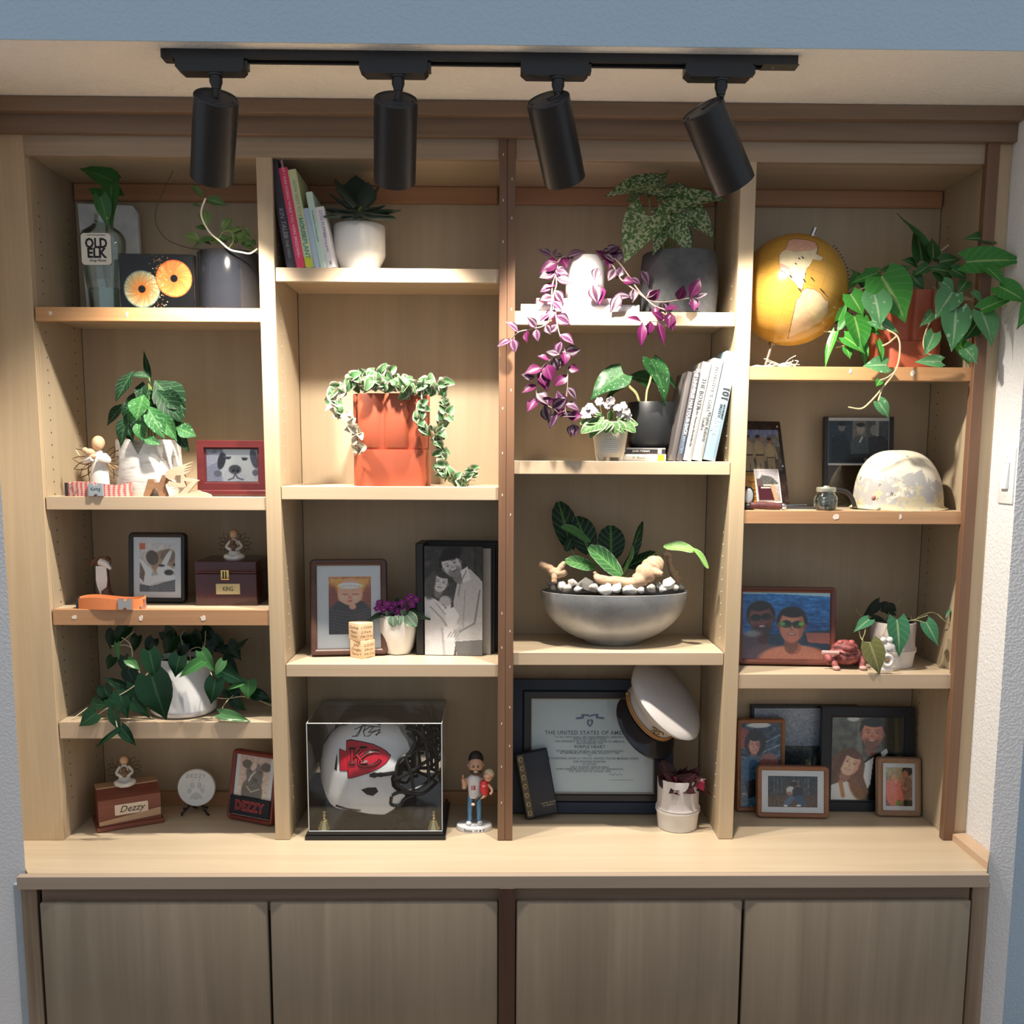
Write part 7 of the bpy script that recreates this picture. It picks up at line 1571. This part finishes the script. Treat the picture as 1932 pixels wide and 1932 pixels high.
# black railed frame
k = mpp(.22); im = Img(118, 84, (.20,.25,.28)); im.grad((.28,.32,.34),(.14,.18,.21)).grain(.03,4); im.rect(0,0,.45,1,(.10,.20,.26),.8); im.rect(.40,0,.62,.45,(.42,.42,.40)); im.rect(.62,0,.68,1,(.30,.32,.33)); im.rect(.78,0,.83,.6,(.55,.56,.56))
im.poly([(.05,.4),(.25,.3),(.38,.55),(.36,.95),(.05,.95)],(.06,.13,.17)); im.ell(.22,.15,.06,.10,(.45,.46,.46),.2); im.ell(.22,.08,.07,.05,(.10,.12,.13),.3); im.poly([(.36,.5),(.46,.36),(.60,.36),(.66,.55),(.62,.88),(.38,.88)],(.26,.30,.33)); im.ell(.53,.20,.065,.12,(.58,.57,.54),.2); im.ell(.53,.10,.07,.05,(.12,.12,.12),.3); im.ell(.75,.22,.06,.12,(.50,.50,.48),.2); im.poly([(.66,.4),(.9,.34),(1,.5),(1,.95),(.66,.95)],(.12,.13,.14)); im.poly([(.2,.95),(.35,.78),(.7,.76),(.95,.95)],(.05,.06,.07)); im.ell(.62,.90,.03,.04,(.4,.38,.34),.3); im.line([(.56,.38),(.52,.5)],.012,(.8,.8,.78)); im.grain(.03,1.5)
P = atY(1619, 955, .215); P.z = Z
bf = thing('photo_stand', 'black railed clear frame with a grey military photograph', 'picture frame', P, (-.10, 0, 0)); Hd = atY(1619, 785, .235).z - Z
for x in (-62, 62): box('rail', ((x-4)*k, 0, 0), ((x+4)*k, .016, Hd*1.0), blk_w, bf, .001)
box('clear_panel', (-60*k, .006, 0), (60*k, .009, Hd), glassy('smoky clear panel', (.62,.60,.56), 1.3, .02, .1), bf, 0)
pb_ = box('photo_border', (-58*k, .0035, Hd-91*k), (58*k, .005, Hd-2*k), plain('pale photo edge', (.55,.56,.56), .5), bf, 0); obj('photo', print_mesh(im, 114*k, 80*k), ink, pb_, (0, -.001, -41*k))
# army helmet
Y = .118; k = mpp(Y); P = atY(1691, 960, Y); P.z = Z
m, t_, b_ = nt('flaking winter paint'); v_ = ocoord(t_); sx_ = N(t_, 'ShaderNodeSeparateXYZ'); t_.links.new(v_, sx_.inputs[0])
n1 = noise(t_, v_, 17, 9, .72, .6); n2 = noise(t_, v_, 30, 6, .6); n3 = noise(t_, v_, 7, 3)
hgt = mth(t_, 'MULTIPLY', mth(t_, 'SUBTRACT', sx_.outputs[2], .085), 2.4)
c_ = ramp(t_, n3, [(.35,(.62,.57,.44)),(.6,(.70,.66,.56))])
c_ = mixc(t_, ramp(t_, mth(t_, 'SUBTRACT', n1, hgt), [(.50,(0,0,0)),(.54,(1,1,1))]), c_, (.36,.35,.34))
c_ = mixc(t_, mth(t_, 'MULTIPLY', ramp(t_, mth(t_, 'SUBTRACT', n2, mth(t_, 'MULTIPLY', hgt, 1.0)), [(.60,(0,0,0)),(.64,(1,1,1))]), 1), c_, (.50,.43,.28))
c_ = mixc(t_, ramp(t_, noise(t_, v_, 60, 4), [(.66,(0,0,0)),(.70,(1,1,1))]), c_, (.15,.14,.14))
t_.links.new(c_, b_.inputs['Base Color']); b_.inputs['Roughness'].default_value = .65; bump(t_, b_, n1, .3, .001)
hl = thing('army_helmet', 'old steel army helmet with flaking white and grey paint', 'helmet', P)
Hh = atY(1691, 849, Y-.02).z - Z; q = MB(); L = []
for i in range(17):
    u = i/16; a = u*math.pi/2; r = math.cos(a)**.7 if u < 1 else .004; z = .012 + (Hh-.012)*math.sin(a)**.95
    L.append([((.1185*r*math.cos(b)*(1+.03*(1-u)*math.cos(b))) - .006*u, .106*r*math.sin(b), z) for b in [2*math.pi*j/64 for j in range(64)]])
rimL = [[(.1185*f*math.cos(b)*(1.03 if math.cos(b) > 0 else 1.0)+(.003 if f > 1.05 else 0), .106*f*math.sin(b), z + .006*math.cos(2*b)*(f-1)*6) for b in [2*math.pi*j/64 for j in range(64)]] for f, z in ((1.07,.0005),(1.08,.0022),(1.03,.006))]
q.loft(rimL + L, True, False, True); q.loft([rimL[0]] + [[(x*.93, y*.93, z+.004) for x, y, z in l] for l in L[:10]], True, False, False); obj('shell', q, m, hl)
riv = plain('rusty rivet', (.30,.14,.11), .6)
for px_, py_ in ((1649,940),(1721,934)):
    A = atY(px_, py_, Y-.098)-hl.location; obj('rivet', MB().ball((0,0,0), (.0062,.004,.0062), 12, 8), riv, hl, (A.x, A.y+.002, A.z))
# spice jar
Y = .03; k = mpp(Y); P = atY(1557, 962, Y); P.z = Z
jr = thing('glass_jar', 'small round glass jar with metal lid and shiny contents', 'jar', P)
pr = [(.012,0),(17*k,.001),(20*k,.006),(22*k,15*k),(21.5*k,24*k),(17*k,31*k),(15.5*k,34*k),(16*k,37*k)]
q = MB(); q.lathe(pr, 32, cap1=False); q.lathe([(r*.9, z+.001) for r, z in pr], 32, cap1=False); obj('glass', q, glassy('jar glass', (.88,.92,.88), 1.45, 0, .1), jr)
obj('lid', MB().lathe([(17.5*k,35*k),(18*k,36*k),(18*k,42*k),(16.5*k,43.5*k),(6*k,44*k),(5*k,46*k)], 32), plain('pale metal lid', (.52,.52,.42), .35, .7), jr)
q = MB(); rs_ = random.Random(3)
for i in range(60):
    a = rs_.uniform(0,6.28); r = rs_.uniform(0,.021); z = rs_.uniform(.004,.036); q.ball((r*math.cos(a), r*math.sin(a), z), (rs_.uniform(.002,.005), .003, rs_.uniform(.0015,.004)), 6, 4)
o = obj('contents', q, plain('shiny fragments', (.36,.38,.44), .3, .6, .5, 90), jr); o['kind'] = 'stuff'
# black curved strap behind jar
Yc = .085; Pc = atY(1590, 962, Yc); Pc.z = Z
pts = [atY(x, y, Yc)-Pc for x, y in ((1562,925),(1580,924),(1596,928),(1606,938),(1611,950),(1612,958))]; pts[-1].z = .008
tag(obj('black_strap', MB().tube(bez(pts, 5), .0062, 8), plain('black rubber', (.012,.012,.013), .5), None, Pc), 'thick black curved strap arching from behind the jar', 'strap')
# knife
Yk = .032; k = mpp(Yk); P = atY(1445, 957, Yk); P.z = Z
kn = thing('hunting_knife', 'knife with worn brown leather grip and silver pommel', 'knife', P, math.radians(2))
q = MB(); q.tube([(-30*k,0,.012),(-10*k,0,.0125),(12*k,0,.011),(28*k,0,.009)], [.0085,.0105,.010,.0082], 12); obj('grip', q, plain('worn maroon leather', (.11,.035,.035), .5, 0, .3, 60, .4), kn)
obj('pommel', MB().ball((34*k,0,.0098), (.0085,.0085,.0095), 14, 10), plain('polished steel', (.70,.72,.75), .15, 1), kn)
obj('blade', MB().prism([(36*k,.003),(110*k,.002),(112*k,.006),(40*k,.013)], -.0015, .0015), plain('dark steel blade', (.16,.16,.17), .35, .9), kn); obj('edge_line', MB().tube([(40*k,-.001,.0135),(78*k,-.001,.0145)], .0011, 6), plain('polished steel', (.70,.72,.75), .15, 1), kn)
P = atY(1410, 957, .05); P.z = Z; k = mpp(.05)
wt = thing('wrist_watch', 'black strap watch with bright dial standing on its side', 'watch', P)
q = MB(); q.loft([[(11*k*math.cos(a)+dx, y, .034+20*k*math.sin(a)) for a in [2*math.pi*i/28 for i in range(28)]] for y, dx in ((-.009,0),(.009,0))] , True); so_ = obj('strap', q, plain('black watch strap', (.012,.012,.013), .5), wt); mo = so_.modifiers.new('s', 'SOLIDIFY'); mo.thickness = .004
obj('dial', MB().ball((1*k, -.008, .036), (8*k, .003, 15*k), 16, 10), plain('bright watch dial', (.66,.68,.70), .2, .5), wt)
obj('dark_bundle', MB().ball((2*k, -.004, .0095), (16*k, .014, .0095), 14, 8), plain('black watch strap', (.012,.012,.013), .5), wt)

# ================================================================ bay 4, third shelf
Z = ZC + .4608
k = mpp(.13); im = Img(168, 134, (.10,.35,.60)); im.grad((.10,.42,.66),(.06,.22,.42)); im.grain(.06,3,(4,1)); im.grain(.05,1.5,(3,1)); im.poly([(0,0),(1,0),(1,.06),(.35,.025),(0,.03)],(.62,.72,.80)); im.poly([(0,.66),(1,.55),(1,1),(0,1)],(.12,.20,.28))
im.poly([(.72,.60),(1,.60),(1,.76),(.75,.74)],(.60,.34,.28))
im.ell(.10,.90,.22,.30,(.30,.24,.28),.2); im.ell(.30,.96,.25,.18,(.34,.26,.29),.2)
im.head(.215,.40,.145,(.46,.24,.22),(.05,.05,.06),-6,1,(.09,.10,.13),(.02,.05,.06))
im.ell(.60,1.02,.42,.24,(.72,.46,.36),.15); im.ell(.58,.82,.09,.10,(.62,.36,.28),.2); im.head(.565,.50,.155,(.74,.46,.36),(.10,.08,.08),2,1,None,(.04,.20,.13)); im.ell(.46,.47,.03,.03,(.35,.60,.30),.6); im.ell(.67,.47,.03,.03,(.45,.65,.25),.6); im.ell(.12,.62,.10,.05,(.70,.74,.70),.7,0,.5); im.grain(.02,1.5)
P = foot(1485, 1251, Z); P = atY(1484, 1250, .10); P.z = Z; k = mpp(.10)
framed('picture_frame', 'red brown rounded frame with a seaside selfie in sunglasses', 'picture frame', P, 190*k, 152*k, math.radians(-4), .14, 11.5*k, plain('red brown lacquer', (.13,.030,.018), .3, 0, .15, 6, 0, .3), im, .024, .012, gain=1.7)
# frog
P = foot(1602, 1264, Z); k = mpp(P.y+.03); P.y += .035; P.z = Z
fg = thing('frog_figurine', 'rough pink red carved frog holding a stick', 'figurine', P)
fr_m = plain('pink red carved wood', (.26,.07,.068), .6, 0, .75, 75, .8); fr_d = plain('dark frog line', (.06,.015,.015), .7); fr_p = plain('pale pink foot', (.55,.33,.31), .6, 0, .2)
q = MB(); q.ball((0,0,.036), (.044,.040,.028), 22, 14); q.ball((0,.006,.056), (.036,.034,.020), 20, 12); q.ball((-.016,-.004,.070), (.010,.011,.008), 12, 8); q.ball((.014,-.004,.070), (.010,.011,.008), 12, 8); q.ball((0,-.028,.060), (.020,.012,.011), 14, 8)
bo2 = obj('body', q, fr_m, fg); obj('mouth_line', MB().tube(bez([(-.038,-.016,.050),(-.018,-.038,.047),(.010,-.038,.046),(.038,-.018,.041)],5), .0016, 5), fr_d, fg)
for x, y, z0 in ((-.035,-.026,.028),(.035,-.026,.028)): obj('front_leg', MB().tube(bez([(x,y+.016,.036),(x*1.1,y,.020),(x*1.05,y-.008,.007)],4), .009, 8), fr_m, fg); obj('foot', MB().ball((x*1.05,y-.012,.0065), (.0105,.011,.0062), 12, 8), fr_p, fg)
for x in (-.042,.042): obj('hind_leg', MB().ball((x,.018,.020), (.016,.026,.019), 14, 10), fr_m, fg)
obj('stick', MB().tube([(-.075,-.030,.048),(-.030,-.034,.0475)], .0058, 8), plain('pale pink stick', (.62,.36,.34), .6, 0, .15), fg)
# white pot with velvet philodendron
P = atY(1681, 1253, .125); P.z = Z; k = mpp(.125)
ribbed_pot('pale stoneware pot with waist ridge holding the velvet-leaf vine', P, .0625, 86*k, plain('pinkish stoneware', (.52,.46,.43), .65, 0, .06, 30, .2))
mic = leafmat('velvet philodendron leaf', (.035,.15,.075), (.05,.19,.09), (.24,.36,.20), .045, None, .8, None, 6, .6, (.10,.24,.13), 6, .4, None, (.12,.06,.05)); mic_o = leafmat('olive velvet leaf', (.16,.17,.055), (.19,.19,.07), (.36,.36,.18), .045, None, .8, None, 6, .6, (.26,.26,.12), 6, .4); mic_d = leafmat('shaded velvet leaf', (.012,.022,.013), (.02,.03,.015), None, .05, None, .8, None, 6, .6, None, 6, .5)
mv = thing('velvet_philodendron', 'velvet-leaf philodendron vine draped over the pale stoneware pot', 'plant', P + Vector((0,0,86*k-.01)))
v4 = lambda x, y: (1540+x/4.2, 1120+y/4.2)
yM = .125
def rows4(r): return [(*v4(a, b), *v4(c, d), *rest) for a, b, c, d, *rest in r]
leaves(mv, 'heart', mic, rows4([(640,205,672,500,.60,-.07,-.10,.1),(870,225,975,410,.55,-.06,-.09,.2),(420,205,305,290,.55,-.05,-.08,.3),(1065,130,1018,190,.35,-.05,-.06,.8)]), yM)
leaves(mv, 'heart', mic_o, rows4([(425,390,520,650,.68,-.12,-.135,.1)]), yM)
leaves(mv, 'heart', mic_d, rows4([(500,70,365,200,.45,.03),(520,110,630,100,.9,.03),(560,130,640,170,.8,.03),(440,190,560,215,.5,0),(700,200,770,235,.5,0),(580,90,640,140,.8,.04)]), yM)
for a in [((570,230,-.02),(545,300,-.08),(528,330,-.09)),((395,240,-.06),(385,310,-.08),(368,375,-.09),(430,388,-.11)),((340,300,-.08),(350,340,-.08),(368,375,-.09)),((700,225,-.03),(780,210,-.05),(860,232,-.06)),((750,215,-.04),(885,172,-.05)),((800,190,-.03),(900,150,-.04),(960,165,-.04),(1000,200,-.05),(1065,258,-.05)),((360,178,.02),(330,150,.02),(312,115,.02)),((628,105,.03),(660,60,.03),(690,22,.03)),((545,210,0),(540,160,.02),(530,110,.03)),((575,215,0),(570,170,.02),(580,130,.03)),((750,175,-.02),(760,215,-.03))]:
    stem(mv, [(*v4(x, y), d) for x, y, d in a], .0013, plain('olive stem', (.30,.30,.14), .6), yM)
# white ceramic face totem
P = foot(1674, 1268, Z); P.y += .010; P.z = Z; k = mpp(P.y)
wt_ = plain('matt white clay', (.76,.75,.73), .7, 0, .02); fc = thing('face_totem', 'white stacked clay totem with wink, smile and round mouth', 'figurine', P)
box('foot_block', (-13*k,-.006,0), (13*k,.008,8*k), wt_, fc, .003, 2)
q = MB(); q.lathe([(15*k,0),(15.5*k,3*k),(13*k,6*k)], 24, M=Matrix.Translation((0,.003,21*k)) @ Matrix.Rotation(math.pi/2, 4, 'X')); q2 = [(10*k*math.cos(a), -.004, 22*k+10*k*math.sin(a)) for a in [2*math.pi*i/20 for i in range(21)]]; q.tube(q2, 4*k, 8); obj('round_mouth', q, wt_, fc)
obj('mouth_hole', MB().ball((0,-.0055,22*k), (4.2*k,.0035,4.2*k), 12, 8), plain('ochre glaze', (.32,.17,.06), .5), fc)
q = MB(); q.ball((2*k,0,46*k), (14*k,.007,13*k), 20, 12); obj('smiling_disc', q, wt_, fc); obj('smile_line', MB().tube(bez([(-2*k,-.0072,43*k),(3*k,-.0080,40.5*k),(8*k,-.0070,45*k)],4), .0011, 5), plain('dark clay line', (.10,.08,.07), .7), fc)
for x in (-8, 4): obj('eye_ball', MB().ball((x*k,-.001,62*k), (6.2*k,.007,6*k), 14, 10), wt_, fc)
obj('ear_tab', MB().tube(bez([(-10*k,0,55*k),(-14*k,-.002,46*k),(-8*k,-.003,38*k)],4), .0045, 8), wt_, fc)

# ================================================================ bay 4, on the counter
Z = ZC
u4 = lambda x, y: (1370+x/4.025, 1290+y/4.025)
# thin black frame, handprints
k = mpp(.245); im = Img(150, 160, (.42,.45,.49)); im.grad((.46,.48,.52),(.36,.39,.43),0,.4); im.rect(0,.40,1,1,(.135,.16,.17)); im.grain(.02,4)
def handp(cx, cy, s, rot):
    for i, (a, L) in enumerate(((-48,.55),(-22,.95),(-4,1.05),(14,.98),(32,.78))):
        q_ = math.radians(a+rot); im.line([(cx+.35*s*math.sin(q_), cy-.35*s*math.cos(q_)), (cx+L*s*math.sin(q_), cy-L*s*math.cos(q_))], s*.07, (.36,.35,.30), .8)
    im.ell(cx, cy, s*.36, s*.36, (.34,.34,.30), .3, 0, .8); im.ell(cx, cy, s*.16, s*.2, (.18,.2,.2), .5)
handp(.62,.80,.26,6); handp(.43,.86,.13,0); handp(.86,.82,.2,0); im.grain(.04,1.5)
P = atY(1511, 1510, .262); P.z = Z
framed('picture_frame', 'thin black frame with pale and charcoal handprint art behind others', 'picture frame', P, 209*k, 203*k, 0, .02, 7*k, blk_w, im, .014, .001, round_=0, strut=False, gain=2.2)
# black couple frame
k = mpp(.17); im = Img(128, 164, (.24,.24,.20)); im.grad((.34,.35,.32),(.20,.19,.15)).grain(.05,8); im.rect(.36,0,.44,.5,(.45,.44,.40),.7); im.ell(.3,.02,.08,.03,(.85,.85,.82),.6); im.poly([(.55,0),(1,0),(1,.45),(.75,.42)],(.16,.16,.11))
im.poly([(.36,.66),(.52,.48),(.78,.38),(1,.5),(1,1),(.4,1)],(.05,.05,.055)); im.poly([(.48,.55),(.60,.48),(.56,.80),(.46,.98),(.40,.8)],(.82,.81,.80)); im.poly([(.70,.42),(.78,.37),(.80,.42),(.72,.5)],(.80,.79,.78))
im.head(.575,.20,.165,(.72,.47,.38),(.06,.045,.04),3,1,(.24,.15,.11)); im.ell(.575,.06,.165,.045,(.06,.045,.04),.3)
im.ell(.22,.62,.24,.24,(.36,.23,.15),.2,8); im.poly([(0,.82),(.2,.76),(.4,.86),(.45,1),(0,1)],(.80,.77,.73)); im.ell(.38,.86,.10,.16,(.42,.27,.17),.4,-25); im.head(.275,.56,.145,(.84,.60,.50),(.34,.21,.14),22,1); im.line([(.02,.72),(.12,.56),(.18,.44),(.3,.40)],.045,(.32,.20,.13)); im.line([(.44,.58),(.42,.72),(.5,.9)],.04,(.38,.25,.16)); im.line([(.14,.78),(.18,.95)],.03,(.60,.42,.28)); im.grain(.02,1.5)
P = atY(1634, 1528, .208); P.z = Z; k = mpp(.208)
framed('picture_frame', 'wide black moulded frame with a smiling couple portrait', 'picture frame', P, 181*k, 208*k, math.radians(-2), .08, 22*k, plain('blue black frame', (.010,.012,.018), .4, 0, .1), im, .020, .002, round_=0, strut=False, gain=1.8)
# left brown frame
k = mpp(.15); im = Img(84, 156, (.20,.32,.42)); im.grad((.16,.22,.28),(.22,.38,.48)).grain(.08,6); [im.line([(.0,.18+.11*i),(.5,.26+.1*i),(1,.14+.12*i)],.014,(.70,.78,.82),.45) for i in range(7)]; im.ell(.45,.03,.28,.03,(.95,.95,.95),.4); im.ell(.06,.18,.2,.12,(.55,.25,.24),.3); im.ell(.36,.24,.26,.16,(.05,.05,.06),.2,15); im.head(.34,.27,.15,(.72,.50,.46),(.04,.04,.05),4,1); im.ell(.70,.46,.24,.10,(.55,.34,.32),.25); im.poly([(.0,.45),(.3,.38),(.5,.5),(.4,.7),(0,.8)],(.20,.34,.46)); im.poly([(.1,.7),(.7,.62),(.8,.8),(.2,.9)],(.10,.12,.15)); im.grain(.05,2)  # white oval near the top is a lamp reflection painted into the print
brn = wood('mid brown rounded frame', (.30,.13,.06), (.21,.085,.04), 'x', 1.5, .35)
P = foot(1437, 1527, Z); P = atY(1436, 1526, .205); P.z = Z; k = mpp(.205)
framed('picture_frame', 'tall brown rounded frame with a busy couple snapshot by divider', 'picture frame', P, 97*k, 184*k, math.radians(2), .10, 9*k, brn, im, .02, .010, strut=False, gain=1.6)
# small brown landscape
P = foot(1490, 1538, Z); P.y = .150; k = mpp(P.y); im = Img(100, 64, (.20,.22,.25)); im.grad((.17,.20,.24),(.30,.24,.20),0,.8); [im.line([(x,.0),(x+RNG.uniform(-.02,.02),.62)],RNG.uniform(.003,.010),(.11,.12,.14)) for x in np.linspace(.02,.98,34)]; [im.line([(x,.05),(x,.6)],.003,(.34,.36,.38)) for x in RNG.uniform(0,1,16)]
im.rect(0,.62,1,1,(.30,.21,.15)); im.grain(.06,2); im.ell(.53,.19,.045,.06,(.50,.36,.30),.3); im.ell(.53,.30,.07,.12,(.14,.10,.10),.3); im.ell(.46,.46,.09,.13,(.70,.68,.66),.3); im.ell(.60,.36,.05,.065,(.52,.36,.30),.3); im.ell(.60,.52,.11,.18,(.10,.12,.16),.3); im.ell(.43,.56,.05,.06,(.55,.38,.30),.3); im.poly([(.34,.78),(.46,.62),(.56,.70),(.42,.95),(.30,.96)],(.30,.36,.44)); im.poly([(.52,.64),(.70,.60),(.78,.92),(.62,.95)],(.16,.26,.36)); im.ell(.36,.95,.04,.03,(.85,.85,.85),.3); im.ell(.62,.94,.05,.03,(.85,.85,.85),.3)
framed('picture_frame', 'small brown landscape frame with a family in bare woods', 'picture frame', P, 142*k, 103*k, math.radians(-3), .16, 10*k, brn, im, .018, .013, 1, 97*k, 61*k, strut=False, gain=1.6)
# small wooden frame
P = foot(1686, 1533, Z); P.y = .160; k = mpp(P.y); im = Img(58, 80, (.60,.55,.42)); im.grad((.62,.58,.46),(.45,.34,.28)).grain(.03,4); im.ell(.35,.66,.34,.34,(.80,.42,.34),.3); im.ell(.3,.5,.3,.22,(.78,.44,.38),.4); im.ell(.34,.28,.13,.10,(.70,.56,.38),.3); im.ell(.35,.34,.09,.07,(.75,.52,.42),.3); im.ell(.80,.10,.19,.13,(.05,.04,.04),.2); im.ell(.72,.20,.13,.12,(.62,.40,.30),.3); im.ell(.82,.52,.22,.26,(.48,.34,.28),.3); im.line([(.66,.34),(.6,.50),(.75,.56)],.05,(.62,.42,.34)); im.rect(.68,.84,1,1,(.06,.07,.05)); im.ell(.48,.92,.12,.07,(.40,.48,.20),.5); im.grain(.05,2)
framed('picture_frame', 'small pale wooden frame with a woman beside a pink bouquet', 'picture frame', P, 87*k, 117*k, math.radians(-3), .16, 12*k, wood('walnut oak frame', (.33,.20,.12), (.24,.14,.08), 'z', 1.5, .4), im, .018, .010, 1, 52*k, 76*k, strut=False, gain=1.6)

# ================================================================ light switch on the alcove cheek
zs_ = atY(1898, 898, -.089).z
sw = thing('light_switch', 'white rocker light switch with screwed wall plate', 'switch', (1.2893, -.089, zs_), -math.pi/2)
pw_ = plain('white switch plastic', (.82,.83,.84), .35, 0, .01)
box('plate', (-.036, -.0045, -.070), (.036, .0005, .070), pw_, sw, .002, 2)
ro = MB(); ro.prism([(-.016,-.033),(.016,-.033),(.016,.033),(-.016,.033)], -.0055, -.004); obj('bezel', ro, plain('grey gap', (.35,.36,.37), .6), sw)
q = MB(); q.loft([[(x, y, z) for x, y, z in ((-.015,-.0045,-.032),(.015,-.0045,-.032),(.015,-.0045,.032),(-.015,-.0045,.032))], [(x, y, z) for x, y, z in ((-.015,-.0125,-.032),(.015,-.0125,-.032),(.015,-.0065,.032),(-.015,-.0065,.032))]], True, True, True, False); obj('rocker', q, pw_, sw)
for z in (-.049, .049): obj('screw', MB().ball((0,-.0045,z), (.003,.0012,.003), 10, 6), plain('white screw', (.6,.61,.62), .4), sw)
